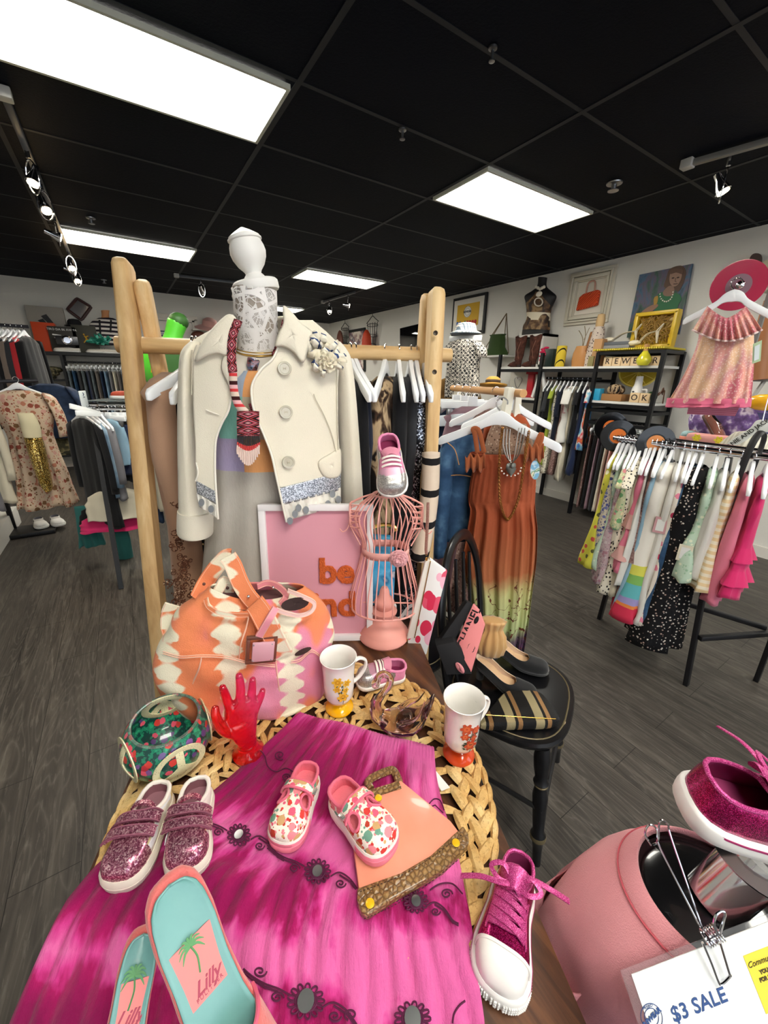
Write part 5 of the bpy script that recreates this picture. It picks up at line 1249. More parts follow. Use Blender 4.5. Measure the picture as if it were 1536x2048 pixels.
# clip
cl=thing('wire_clip_hook','chrome wire hook with spring clip holding the sale sign on the shirt collar','clip',PD(1430,1890,.42))
cs=PD(1424,1872,.425)
def cw(x,y,d):return PD(x,y,d)
b=MB();b.tube(spline([cw(1302,1690,.47),cw(1290,1668,.468),cw(1298,1650,.466),cw(1312,1656,.464),cw(1316,1678,.462),cw(1322,1700,.46),cw(1404,1862,.43)],6),.0011,7);b.tube(spline([cw(1306,1689,.47),cw(1316,1682,.468),cw(1318,1650,.464),cw(1324,1640,.463),cw(1336,1650,.462),cw(1344,1680,.46),cw(1408,1866,.43)],6),.0011,7);b.build('hook_arms',CHROME,cl)
b=MB();axd=(cw(1440,1866,.425)-cw(1410,1880,.425)).normalized();u1=axd.orthogonal().normalized();u2=axd.cross(u1)
b.tube([cw(1408,1878,.425)+axd*(.018*k/90)+(u1*cos(2*pi*k/14)+u2*sin(2*pi*k/14))*.0072 for k in range(91)],.001,6);b.build('spring',CHROME,cl)
b=MB();
for pts in([(1405,1885),(1422,1925),(1436,1962),(1443,1968),(1460,1952),(1458,1945),(1446,1905),(1440,1885)],[(1438,1870),(1428,1850),(1432,1830),(1444,1822),(1450,1828),(1446,1846),(1440,1866)]):b.tube(spline([cw(x,y,.415)for x,y in pts],5),.0013,7)
b.build('clip_jaws',CHROME,cl)
# ---------------------------------------------------------------- garments, hangers and racks
def hanger_proto(kind,w=.42):
    """local frame: rail contact at z = 0, shoulders along x"""
    nm='clip_hanger' if kind=='clip' else 'hanger'
    t=thing(nm,'white hanger','hanger');b=MB()
    hook=spline([V((-.018,0,-.014)),V((-.016,0,-.002)),V((0,0,.008)),V((.017,0,-.004)),V((.016,0,-.022)),V((.004,0,-.038)),V((0,0,-.062))],5)
    b.tube(hook,.0022,6);b.build('hook',CHROME,t);b=MB()
    if kind=='clip':
        b.box((0,0,-.085),(w,.014,.034));b.box((0,0,-.07),(.05,.02,.05));b.build('bar',HANGW,t,bev=.003)
        for s in(-1,1):
            b=MB();b.box((s*w*.36,0,-.125),(.028,.02,.04));b.build('clip',STEEL,t,bev=.002)
    else:
        P=spline([V((-w/2,0,-.155)),V((-w*.36,0,-.13)),V((-w*.18,0,-.095)),V((-.03,0,-.07)),V((0,0,-.062)),V((.03,0,-.07)),V((w*.18,0,-.095)),V((w*.36,0,-.13)),V((w/2,0,-.155))],4)
        rings=[]
        for i,p in enumerate(P):
            e=.6 if i in(0,len(P)-1)else 1;hh=(.017+.010*max(0,1-abs(p.x)/.05))*e
            rings.append([p+V((0,-.007*e,hh)),p+V((0,.007*e,hh)),p+V((0,.007*e,-hh*.8)),p+V((0,-.007*e,-hh*.8))])
        b.loft(rings);b.build('shoulder_bar',HANGW,t,bev=.003)
        if kind=='bar':b=MB();b.tube([V((-w*.44,0,-.165)),V((w*.44,0,-.165))],.004,6);b.build('trouser_bar',HANGW,t)
    return t
HP={'adult':hanger_proto('adult',.42),'kid':hanger_proto('kid',.31),'clip':hanger_proto('clip',.33),'bar':hanger_proto('bar',.4)}
_hused=set()
def orient(o,xd,s=1.0):
    xd=V(xd).normalized();z=V((0,0,1));y=z.cross(xd).normalized();M=Matrix((xd*s,y*s,z*s)).transposed().to_4x4();M.translation=V(o);return M
def hang_at(kind,o,xd,label,group,s=1.0):
    M=orient(o,xd,s)
    if kind not in _hused:_hused.add(kind);r=HP[kind];r.matrix_world=M;r['label']=label;r['group']=group
    else:r=dup(HP[kind],M,label,group)
    return r
_gs=[0]
def garment(kind,w,L,m,d=.022,top=-.07,seed=None,flare=None,sleeve=None,trim=None,tiers=None):
    """returns MB pieces in local coordinates: list of (part name, MB, material)"""
    _gs[0]+=1;sd=seed if seed is not None else _gs[0]*3.7;out=[]
    N=22;K=40
    def hw(f):
        if kind=='dress':return interp([(0,w*.78),(.12,w*.92),(.3,w*.7),(.45,w*.74),(1,w*(flare or 1.15))],f)
        if kind in('top','shirt','jacket'):return interp([(0,w*.9),(.2,w*.98),(1,w*1.0)],f)
        if kind=='skirt':return interp([(0,w*.8),(1,w*(flare or 1.3))],f)
        return interp([(0,w*.9),(.3,w*1.0),(1,w*(flare or .85))],f)
    rings=[]
    z_sh=top-.075
    amp={'dress':.5,'skirt':.5,'pants':.12}.get(kind,.22)
    def ring(a,dd,z,f):
        R=[]
        for k in range(K):
            q=2*pi*k/K;wv=1+amp*min(1,f*1.6)*(sin(9*q+sd)*.35+1.2*mnoise.noise(V((cos(q)*1.8+sd,sin(q)*1.8,f*1.5))));sgn=math.copysign(abs(sin(q))**.7,sin(q))
            x=a*cos(q)*(1+.05*mnoise.noise(V((sd,f*4,q))));fold=.012*f*sin(x*90+sd*3+2*sin(f*3+sd))if kind in('dress','skirt')else .004*sin(x*70+sd)
            R.append(V((x,dd*sgn*wv+fold*(1 if amp>.15 else .4),z+(.006*sin(5*q+sd)*f if f>.95 else 0))))
        return R
    if kind in('skirt','pants'):
        zt=-.13
        for i in range(N+1):f=i/N;rings.append(ring(hw(f),d*(.5+.8*f),zt-L*f,f))
    else:
        rings.append(ring(w*.36,d*.5,top-.022,0));rings.append(ring(w*.62,d*.9,top-.042,0));rings.append(ring(w*.88,d,z_sh,0.02))
        for i in range(N+1):
            f=i/N;rings.append(ring(hw(f),d*(1+.9*f),z_sh-.025-L*f,f))
    b=MB();b.loft(rings,True,False);out.append(('cloth',b,m))
    if sleeve:
        for s in(-1,1):
            b=MB();R=[]
            for i in range(9):
                f=i/8;c=V((s*(w*.9+.035*f+(.05*f if sleeve<.3 else .02*sin(pi*f))),0,z_sh+.01-sleeve*f));r=.05*(1-.25*f)if sleeve>.3 else .045
                R.append([c+V((r*.75*cos(q),max(d,.02)*1.1*sin(q)*(1+.15*sin(3*q+sd)),r*.5*cos(q)*-s*(1-f)))for q in[2*pi*k/16 for k in range(16)]])
            b.loft(R,True,True);out.append(('sleeve',b,m))
    if tiers:
        for f in tiers:
            b=MB();i0=3+int(f*N);A=rings[i0];B_=rings[min(len(rings)-1,i0+3)]
            b.loft([[p+V((0,0,.002))for p in A],[p*1.0+V((p.x*.10,p.y*.5,0))for p in B_]],True,False);out.append(('ruffle',b,trim or m))
    return out
TAGC={'mint':plain('#b9cfc4',.6),'rose':plain('#c9989a',.6),'grey':plain('#9aa7b4',.6),'cream':plain('#ddd6bd',.6),'gold':plain('#b98e3c',.6)}
def put(kind,w,L,m,o,xd,name,label,cat,group,hk='adult',hl=None,hg=None,tagc=None,s=1.0,**k):
    M=orient(o,xd,s);parts=garment(kind,w,L,m,**k)
    if len(parts)==1 and not tagc:
        b=parts[0][1];b.v=[M@p for p in b.v];r=b.build(name,parts[0][2],None,V(o),solid=.0015,ang=180);tag(r,label,cat,group)
    else:
        r=thing(name,label,cat,o,group)
        for nm,b,mm in parts:b.v=[M@p for p in b.v];b.build(nm,mm,r,solid=.0015 if nm=='cloth' else 0,ang=180)
        if tagc:
            tx,tz,tc=tagc;tb=MB();c=M@V((tx,-.045,tz));xx=(M.to_3x3()@V((1,0,0))).normalized();f=(CAMP-c);f.z=0;f.normalize();sx=V((-f.y,f.x,0));R=Matrix((sx,V((0,0,1)),f)).transposed()
            tb.box(c,(.055,.085,.0015),R,0);tb.box(c+f*.0014,(.034,.06,.001),R,1);tb.build('price_tag',[TAGC[tc],plain('#e2e2dc',.6)],r,smooth=False)
    if hk:hang_at(hk,o,xd,hl or('white hanger holding the '+label.split(',')[0])[:110],hg or 'hangers',s)
    return r
# fabrics
FB={
 'black':cloth('#131316'),'ink':cloth('#1b2030'),'navy':cloth('#1f2a48'),'white':cloth('#dedbd3'),'cream':cloth('#d8cfb8'),'grey':cloth('#77767a'),'char':cloth('#2e2f33'),'taupe':cloth('#6e625a'),
 'blush':cloth('#dba7a0'),'rust':cloth('#a24a26'),'lime':cloth('#98a63a'),'teal':cloth('#2f6a66'),'pink':cloth('#e07c93'),'hot':cloth('#cf2c66'),'sky':cloth('#8fb0c4'),'red':cloth('#a92a30'),'olive':cloth('#4c5236'),'peach':cloth('#e0b295'),'mauve':cloth('#94757f'),
 'denim':marble('denim_mid',[(.3,'#27405f'),(.55,'#385778'),(.75,'#5c7d9c')],14,3),'ldenim':marble('denim_light',[(.3,'#6d8aa6'),(.6,'#8fa9be')],12,3),'ddenim':marble('denim_dark',[(.3,'#1c2639'),(.6,'#2c3b55')],12,3),'gdenim':marble('denim_grey',[(.3,'#4b5358'),(.6,'#6f787c')],12,3),
 'leopard':marble('leopard_streaks',[(.40,'#17120f'),(.47,'#4a3628'),(.53,'#b39a78'),(.60,'#a58c70'),(.66,'#1d1715')],22,3,.6,'Object',(1,1,.35)),
 'sequinb':glitter('black_sequins',['#15161a','#3a3c44','#7a7d88','#22242a','#c4c8d2','#1a1b20'],260,.22,.6),
 'sequing':glitter('gold_sequins',['#5a4316','#a37c2c','#d9b65a','#7a5a20','#f2dd92','#3c2c10'],240,.22,.75),
 'florala':spots('rust_floral','#cdb59c',['#8f4a3a','#b5765e','#7c5a3c','#c9998a'],22,.38,.3),'floralb':spots('pink_floral','#e6ddcc',['#d0566f','#7f9a6a','#e7929a','#b94a5a'],34,.36),
 'floralc':spots('navy_leaf','#c9bfa8',['#50568a','#6a6f9e','#454a78'],46,.42,.3),'florald':spots('rose_print','#e9e0d3',['#d8375d','#b93a57','#e88aa0'],20,.34),'florale':spots('brown_paisley','#8d6e68',['#5f4543','#b39a92','#6b4d4b'],60,.36,.3),
 'yellowf':spots('yellow_leaf','#cfc94a',['#5b5a36','#c9574a','#e9e3c0'],26,.34),'spot':spots('cream_black_fleck','#ded6c2',['#1d1c1c','#2b2828'],70,.34,None,'Object',(1,1,.7)),'blackf':spots('black_daisy','#121113',['#cdbfb2','#b79c8e','#d8cfc4'],62,.27),
 'greenf':spots('green_pink_print','#c3c9a0',['#6fa36f','#d98a8f','#e7d9b0','#7fb08c'],30,.42,.3),'mintf':spots('mint_fleck','#bcd3bd',['#9bbf9f','#dfe6cc'],50,.35),'toile':spots('mauve_toile','#b9a3a6',['#a97c86','#cbbdbd','#8f7f8a'],44,.4,.3),
 'stripe':bands('breton',[(0,'#e6ded6'),(.5,'#26202a')],5.2,'Z'),'stripey':bands('pastel_stripe',[(0,'#e9cfa0'),(.5,'#f0e6cf')],10,'Z'),'geo':None,'camo':marble('muted_camo',[(.4,'#3d3c2c'),(.5,'#6a6449'),(.56,'#8a7f60'),(.64,'#34352a')],16,2,.4),
 'kgreen':spots('green_leaf_dark','#3f4a1c',['#9fae37','#6f7f2c','#c7c25a'],24,.4),'multi':marble('multi_tie',[(.38,'#3d6aa8'),(.45,'#7fb2c9'),(.52,'#d8d2c8'),(.58,'#c23a4c'),(.65,'#e0843a')],8,1),
}
def rack_garments(A,B,items,xd,group,hgroup,hk='adult',kinds=None):
    """items: (t along rail, kind, halfwidth, length, fabric, label, extra)"""
    A=V(A);B=V(B);hlab='white hanger on '+hgroup
    CN={'dress':('dress','dress'),'top':('top','top'),'shirt':('shirt','shirt'),'jacket':('jacket','jacket'),'pants':('trousers','trousers'),'skirt':('skirt','skirt')}
    for it in items:
        t,kind,w,L,fb,label=it[:6];ex=dict(it[6])if len(it)>6 else{}
        hk2=ex.pop('hk',hk);rot=ex.pop('rot',random.uniform(-.07,.07));x2=Matrix.Rotation(rot,3,'Z')@V(xd)
        put(kind,w,L,FB[fb]if isinstance(fb,str)else fb,A.lerp(B,t),x2,ex.pop('name',CN[kind][0]),label,ex.pop('cat',CN[kind][1]),ex.pop('grp',group),hk2,hlab,'hangers on '+hgroup,**ex)
# ---------------------------------------------------------------- pine rack behind the mannequin
n=NT('pine_wood');v=n.co('Object',(1,1,.08));g=n.noise(26,v,4,.6,.4);PINE=n.fin(n.ramp(g,[(.3,'#b58e5c'),(.5,'#cfab77'),(.7,'#dfc292')]),.55)
n=NT('pine_bar');v=n.co('Object',(.1,.1,1));g=n.noise(26,v,4,.6,.4);PINEB=n.fin(n.ramp(g,[(.3,'#b58e5c'),(.5,'#cfab77'),(.7,'#dcbd8c')]),.55)
pr=thing('pine_clothes_rack','pale pine clothes rack with round crossbar and crossed legs behind the mannequin','clothes rack',(.45,1.3,0))
BA,BB=V((.01,1.425,1.573)),V((.965,1.078,1.573));bd=(BB-BA).normalized();bs=V((-bd.y,bd.x,0))
def post(top,foot,w=.062,th=.03):
    b=MB();top=V(top);foot=V(foot);d=(top-foot).normalized();x=bd-d*d.dot(bd);x.normalize();y=d.cross(x);rings=[]
    def sec(c,k):return[c+(x*th/2*sx+y*w/2*sy)*k for sx,sy in((-1,-.8),(-.6,-1),(.6,-1),(1,-.8),(1,.8),(.6,1),(-.6,1),(-1,.8))]
    rings=[sec(foot,.9),sec(foot+d*.01,1)]+[sec(foot.lerp(top,f),1)for f in(.25,.5,.75)]+[sec(top-d*.02,1),sec(top-d*.006,.85),sec(top,.55)]
    b.loft(rings);return b.build('leg',PINE,pr,ang=50)
tl=V((.062,1.405,1.785));post(tl-bd*.002,(-.085,1.12,0),.066,.04);post(tl+bd*.035+V((0,0,-.045)),(.215,1.93,0),.06,.034)
trr=PD(873,577,1.16);post(trr,(.745,.865,0),.062,.04);post(PD(856,588,1.2),(1.11,1.5,0),.06,.034)
b=MB();b.tube([BA,BB],.0225,16);b.build('crossbar',PINEB,pr)
b=MB()
for(x,y)in((256,631),(264,720),(871,666),(869,744)):
    p=PD(x,y,1.36 if x<500 else 1.14);f=(CAMP-p).normalized();b.lathe([(.0001,0),(.007,0),(.007,.004),(.004,.003),(.0001,.002)],p,frame(f)@Matrix.Rotation(-pi/2,3,'X'),12)
b.build('bolt_heads',plain('#4b4238',.4,.6),pr)
perp=V((.10,.99,0)).normalized()
def barpt(px): # point on the crossbar for an image column
    best=min([i/200 for i in range(201)],key=lambda t:abs(_pc(BA.lerp(BB,t))-px));return BA.lerp(BB,best)+V((0,0,.02))
def _pc(p):q=RM.transposed()@(p-CAMP);return 768+775*q.x/-q.z
G='clothes on the pine rack';HG='the pine rack crossbar'
PR_=[(700,'top',.17,.75,'black','black sleeveless dress edge-on beside the jacket sleeve on the pine rack',dict(name='dress',cat='dress')),(711,'dress',.17,.9,'ink','dark ink-blue dress edge-on next to the cream jacket on the pine rack'),
 (771,'dress',.17,.95,'leopard','brown leopard streaked dress on the pine rack above the wire bust',dict(d=.05,flare=1.1)),(797,'dress',.17,1.0,'black','plain black dress behind the leopard dress on the pine rack',dict(d=.035)),
 (822,'dress',.17,.95,'char','charcoal dress between the black and sequin dresses on the pine rack'),(834,'dress',.17,.9,'sequinb','silver and black sequin dress on the pine rack near the right posts',dict(d=.045)),(846,'dress',.165,.85,'black','black strappy dress with sequins hanging last before the right pine posts')]
for x,kind,w,L,fb,lab,*ex in PR_:
    e=dict(ex[0])if ex else{};p=barpt(x);k2={'d':.03};k2.update({a:c for a,c in e.items()if a in('d','flare')})
    rot=Matrix.Rotation(.62 if x==771 else .42,3,'Z')if x>750 else Matrix.Rotation(.12,3,'Z')
    put(kind,w,L,FB[fb],p,-(rot@-perp)if 0 else rot.transposed()@perp,e.get('name','dress'),lab,'dress',G,'adult','white hanger on '+HG,'hangers on '+HG,**k2)
# striped knit wrap at the right end
b=MB();P0=PD(862,915,1.2)
def knit(u,v):x=868-26*u+8*sin(u*3);return PD(x-12+12*v,905+215*u,1.22)+V((0,0,0))+(CAMP-P0).normalized()*.02*sin(pi*v)
b.grid(knit,30,8);b.build
kn=b.build('knit_scarf',bands('cream_black_knit',[(0,'#cbb9a6'),(.78,'#141214')],3.4,'Z'),None,P0,solid=.02,ang=180);tag(kn,'cream and black striped knit scarf hanging at the right pine post','scarf')
# lace dress at the left end
p=barpt(345);NUDE=cloth('#b08a70',.8)
lacd=put('dress',.19,1.2,NUDE,barpt(352),V((.6,.8,0)),'beige_lace_dress','dusty beige sleeveless dress with dark beaded lace at the left of the pine rack','dress',None,None,d=.05,flare=.9,tagc=None)
LB=spots('bronze_beading','#5b3624',['#c59a78','#3c2015','#8d5a40','#e8cdb0'],120,.3)
put('dress',.16,1.2,spots('black_gold_sequin_scrolls','#0f0d0c',['#b08a4a','#6a4c2a','#d9bd84'],70,.26),barpt(395),V((.7,.6,0)),'sequin_scroll_dress','black dress with gold sequin scrolls below the left jacket cuff','dress',None,'adult','white hanger on '+HG,'hangers on '+HG,d=.05)
bd_=thing('beaded_lace_panel','bronze beaded lace flowers trailing down the dusty beige dress','trim',PD(360,1000,1.3))
def bead(px,py,n_=26,s=1.0,seed=0):
    rr=random.Random(seed+px);b=MB()
    for k in range(n_):
        a=rr.uniform(0,2*pi);r=rr.random()**.6;p=PD(px+22*s*r*cos(a),py+34*s*r*sin(a),1.15);R=rr.uniform(.004,.009)
        if k%2:b.tube([p+V((R*cos(q),0,R*sin(q)))for q in[2*pi*j/8 for j in range(8)]],.0013,4,True)
        else:b.sph(p,.0024,6)
    b.build('bead_cluster',LB,bd_)
for i,(x,y,s)in enumerate(((352,985,.9),(372,955,.5),(355,1080,.7),(368,1125,.6),(352,1160,1.0),(372,1175,.8),(360,1205,.7))):bead(x,y,30,s,i)
# ---------------------------------------------------------------- black tote, blue pouch behind the wire bust
st_=thing('black_tote','black tote bag with white script standing on the floor behind the pink wire bust','bag',(.72,1.22,0))
b=MB();b.box((.75,1.3,.42),(.34,.12,.62),Matrix.Rotation(-.5,3,'Z'));b.build('tote_body',BLACKM,st_,bev=.02)
fdir=V((-.48,-.877,0)).normalized()
scp=spline([PD(x,y,1.26)for x,y in((722,1214),(735,1206),(742,1216),(728,1226),(748,1232),(768,1226),(778,1206),(790,1212),(786,1232),(800,1236),(818,1214),(832,1210),(828,1222),(812,1228),(835,1238),(855,1230))],6)
b=MB();b.tube(scp,.006,6,flat=.4);b.build('script_print',WHITE,st_)
bpz=thing('blue_print_pouch','bright blue printed pouch seen through the wires of the pink bust','bag',PD(765,1140,1.2))
b=MB();b.prism([PD(x,y,1.18)for x,y in((742,1075),(788,1078),(792,1130),(788,1212),(744,1212),(740,1130))],V((.4,.9,0))*.04);b.build('pouch',marble('blue_swirl_print',[(.42,'#3f9fd0'),(.55,'#64b8e0'),(.62,'#2d7fb4'),(.7,'#e9e4da')],12,2,.5),bpz,bev=.008)
b=MB();b.tube(spline([PD(x,y,1.17)for x,y in((745,1056),(765,1050),(785,1052),(792,1062))],5),.007,7);b.build('gold_cord',GOLD,bpz)
# ---------------------------------------------------------------- children's rack at the right
KX,KZ=2.29,1.2
kr=thing('chrome_clothes_rack','chrome double rail clothes rack with black legs full of children\'s dresses','clothes rack',(2.33,.7,0))
b=MB();b.tube([(KX,-.25,KZ),(KX,1.16,KZ)],.014,12);b.tube([(KX+.10,-.25,KZ+.012),(KX+.10,1.22,KZ+.012)],.012,12);b.build('rails',CHROME,kr)
b=MB()
for k in range(9):b.tube([(KX,1.14-.022*k,KZ),(KX,1.132-.022*k,KZ)],.0185,12)
for k in range(4):b.tube([(KX,.90-.02*k,KZ),(KX,.893-.02*k,KZ)],.0185,12)
b.build('hook_rings',CHROME,kr)
for(f,t_)in(((2.236,.488,0),(2.30,.62,1.18)),((2.43,1.06,0),(2.38,1.0,1.18)),((2.2,-.3,0),(2.3,-.2,1.18)),((2.6,.3,0),(2.4,.3,1.18))):
    b=MB();b.bar(f,t_,.032,.022);b.build('leg',plain('#17171a',.4),kr,bev=.003)
b=MB();b.bar((2.25,.5,.28),(2.62,.32,.28),.025);b.bar((2.42,1.03,.3),(2.62,.34,.3),.025);b.build('cross_brace',plain('#17171a',.4),kr,bev=.003)
def record(c,nrm,col,lab,label,r=.0875):
    t=thing('vinyl_record',label,'record',c);R=frame(nrm,(0,0,1))@Matrix.Rotation(-pi/2,3,'X')
    nn=NT('vinyl_'+lab[1:]+col[1:]);vv=nn.co('Generated');nn.fin(col,.18,coat=.5)
    b=MB();b.lathe([(.0001,-.001),(r,-.001),(r+.001,0),(r,.001),(r*.97,.0012),(r*.9,.0007),(r*.8,.0013),(r*.7,.0007),(r*.6,.0013),(r*.5,.0008),(.0001,.0012)],c,R,48);b.build('disc',nn.m,t)
    b=MB();b.lathe([(.0001,.0014),(r*.46,.0014),(r*.46,.002),(.0001,.002)],c,R,32);l=b.build('label',plain(lab,.5),t)
    b=MB();b.lathe([(.0001,.0022),(.006,.0022),(.006,.0026),(.0001,.0026)],c,R,12);b.build('spindle_hole',BLACK,l);return t,R
cm=V((-.75,-.6,.25))
r1,_=record((KX,1.125,KZ+.01),V((-.8,-.6,0)),'#0d0d10','#d9701f','black vinyl record with orange label at the far end of the chrome rail')
r2,R2_=record((KX,.93,KZ),V((-.8,-.6,0)),'#0e0e11','#d98b4d','black vinyl record with orange and white label used as a divider on the chrome rail')
record((KX+.13,1.24,KZ+.04),V((-.8,-.6,0)),'#0d0d10','#d6691d','third black record half hidden behind the other two')
G='children\'s clothes on the chrome rack';HG='the chrome rack'
xk=V((.96,.28,0)).normalized()
KI=[(1.105,'dress',.14,.52,'yellowf','yellow leaf print dress, leftmost and lowest at the far end of the chrome rack',dict()),(1.085,'top',.12,.42,'floralc','cream top with violet-blue flowers near the far end of the chrome rack',{}),(1.06,'dress',.13,.52,'mintf','pale mint dress peeking out behind the blue flowered top',{}),
 (1.035,'dress',.14,.58,'toile','mauve and pink toile dress hanging third from the far record',dict(flare=1.25)),(1.01,'top',.13,.28,'greenf','short green and pink printed top high on the chrome rack',dict(sleeve=.1)),(.99,'dress',.14,.62,'spot','cream dress with black flecks reaching low on the chrome rack',dict(flare=1.25,sleeve=.09)),
 (.965,'dress',.13,.62,'cream','plain cream underskirt dress next to the black flecked dress',dict(flare=1.2)),(.945,'dress',.14,.48,'pink','two-tone pink tiered dress with white edging in the middle of the chrome rack',dict(flare=1.2,tiers=(.45,.75),trim=FB['blush'],tagc=(-.10,-.42,'rose'))),
 (.925,'skirt',.13,.58,'white','white ruffled slip showing below the pink tiered dress',{}),(.90,'dress',.14,.66,'florale','brown paisley tiered dress beside the pink tiered dress',dict(flare=1.2,tiers=(.5,),tagc=(-.09,-.33,'rose'))),(.88,'dress',.14,.68,'sky','pale blue dress whose hem hangs lowest in the middle of the chrome rack',dict(flare=1.3)),
 (.845,'dress',.14,.70,'RAINBOW','white sundress with rainbow border and flowers at its hem',dict(flare=1.35,d=.045,tagc=(-.12,-.40,'rose'))),(.80,'dress',.14,.70,'white','plain white dress just right of the rainbow hem dress',dict(flare=1.2)),(.77,'dress',.135,.70,'florald','white dress with big red roses and a red ribbon belt',dict(flare=1.15,tagc=(-.11,-.36,'cream'))),
 (.745,'dress',.13,.68,'denim','narrow edge of a blue denim dress beside the black daisy dress',{}),(.715,'dress',.14,.80,'blackf','long black dress with tiny pale daisies, longest on the chrome rack',dict(flare=1.15,d=.05,tagc=(-.13,-.5,'cream'))),
 (.66,'dress',.12,.42,'mintf','mint flecked baby dress right of the long black dress',dict(hk='kid')),(.62,'top',.11,.40,'white','small white baby outfit with a pale blue price tag',dict(tagc=(-.05,-.23,'grey'))),(.575,'dress',.11,.44,'stripey','cream and peach striped baby romper with green price tag',dict(tagc=(-.03,-.25,'mint'))),
 (.53,'top',.11,.48,'pink','pink baby trousers set with teal price tag near the right edge',dict(tagc=(-.02,-.27,'mint'))),(.48,'dress',.12,.42,'hot','hot pink ruffled baby dress at the right edge of the photo',dict(tiers=(.5,.75)))]
n=NT('rainbow_hem');v=n.co('UV');q=n.xyz(v);w_=n.math('ADD',q[1],n.math('MULTIPLY',n.noise(6,n.co('UV'),2),.03));FB['RAINBOW']=n.fin(n.ramp(w_,[(0,'#e6e1d6'),(.66,'#d8d55a'),(.72,'#7fb35c'),(.78,'#62b3b8'),(.86,'#9a8fc0'),(.9,'#e0823f'),(.92,'#cf2f4d')],True),.85)
rack_garments((KX,0,KZ+.014),(KX,1,KZ+.014),[(i[0],i[1],i[2]*1.08,i[3]*1.12)+tuple(i[4:])for i in KI],xk,G,HG,'kid')
# red ribbon belt
# ---------------------------------------------------------------- wooden-armed rack with the rust dress
arm=thing('wooden_arm_rack','white A-frame rack with a wooden dowel arm holding the rust orange dress','clothes rack',(1.62,1.6,0))
a0,a1=PD(1047,787,1.5),PD(905,776,2.2);
b=MB();b.tube([a0,a1],.016,14);b.build('dowel_arm',plain('#c4935c',.5),arm)
WH=plain('#d9e0ea',.45);WH2=plain('#d9d4c4',.5)
b=MB();b.bar(PD(880,842,2.0),PD(1018,832,1.72),.02,.055);b.build('cross_rail',WH,arm,bev=.004)
for(p,q)in((PD(1020,775,1.53),PD(975,1050,1.75)),(PD(1034,790,1.60),PD(1010,1120,1.75)),(PD(915,778,2.2),PD(895,1150,2.25))):
    d=(q-p);e=q+d*((0-q.z)/d.z)if d.z<0 else q;e=q.lerp(e,1.0);b=MB();b.bar(p,e,.04,.022);b.build('leg',WH2,arm,bev=.003)
# rust dress facing the camera
DC=PD(1000,900,1.5);dn=V((-DC.x,-DC.y,0)).normalized();dP=lambda x,y,o=0:PL(x,y,DC+dn*o,dn)
n=NT('rust_ombre_print');v=n.co('UV');q=n.xyz(v);vo=n.co('Object');e_=n.voro(26,vo,'DISTANCE_TO_EDGE');sw_=n.math('ADD',q[1],n.math('MULTIPLY',n.noise(9,vo,3),.06))
base=n.ramp(sw_,[(0,'#93452b'),(.50,'#9c4e30'),(.66,'#a86440'),(.72,'#c3c084'),(.86,'#b9c48c'),(.91,'#6b5a60'),(.96,'#5a3a5c'),(1,'#3a3836')])
lines=n.math('LESS_THAN',n.math('ABSOLUTE',n.math('SUBTRACT',n.noise(13,vo,3,.5,.8),.5)),.014);fl=n.voro(60,vo);sc_=n.n('SeparateColor');n.L(fl.outputs['Color'],sc_.inputs[0])
c=n.mix(n.math('MULTIPLY',lines,n.math('GREATER_THAN',sw_,.68)),base,'#6a3a2a')
c=n.mix(n.math('MULTIPLY',n.math('LESS_THAN',fl.outputs['Distance'],.4),n.math('GREATER_THAN',sw_,.91)),c,n.ramp(sc_.outputs[0],[(0,'#4a2f55'),(.4,'#8d6a8f'),(.7,'#31303a')],True))
n.bump(n.noise(300,vo,2),.2,.003);RUST=n.fin(c,.8,spec=.25)
rd=thing('rust_maxi_dress','long rust orange smocked dress with green and purple flowered hem','dress',DC)
rws=[(905,940,1068),(930,946,1072),(965,940,1072),(1000,936,1070),(1020,940,1070),(1060,934,1074),(1120,926,1072),(1180,936,1064),(1230,940,1058),(1270,940,1052),(1308,945,1046)]
R=rows_loft(rws,[.05,.06,.06,.062,.066,.075,.08,.08,.075,.07,.06],dP,120,False,0,9,8)
for i,r in enumerate(R):
    f=i/(len(R)-1)
    for k in range(120):
        qd=2*pi*k/120
        if f<.29:r[k]=r[k]+dn*(.0035*sin(f*260)+.0018*sin(qd*30)+.003*mnoise.noise(r[k]*60))
        else:r[k]=r[k]+dn*((.013*sin(13*qd+1.5*sin(f*3))+.006*sin(29*qd))*min(1,(f-.29)*6))
b=MB();b.loft(R,True,False);b.build('dress_cloth',RUST,rd,solid=.0015,ang=180)
RU=cloth('#a35a36')
for pts in([(955,905),(950,870),(946,858),(958,862),(968,905)],[(1066,905),(1074,885),(1082,868),(1082,880),(1070,912)]):
    b=MB();b.tube(spline([dP(x,y,.03)for x,y in pts],5),.009,8,flat=.3,up=dn);b.build('shoulder_strap',RU,rd)
for x0,y0 in((950,925),(1068,905)):
    b=MB();b.grid(lambda u,v:dP(x0+(u-.5)*40,y0-14+v*30+5*sin(u*18),.055+.012*sin(u*20)*v),20,6);b.build('ruffle',RU,rd,solid=.001)
hang_at('adult',PD(1035,778,1.5)+V((0,0,.01)),V((.83,-.56,0)),'white wooden hanger holding the rust orange dress',None,1.12)
hh=[o for o in bpy.data.objects if o.get('label')=='white wooden hanger holding the rust orange dress'][0];hh.matrix_world=orient(dP(1005,800,.0),-V((-dn.y,dn.x,0)),1.1)
if 'group' in hh:del hh['group']
ov=thing('round_hang_tag','oval pale blue paper tag pinned to the right of the rust dress','tag',dP(1070,940,.09))
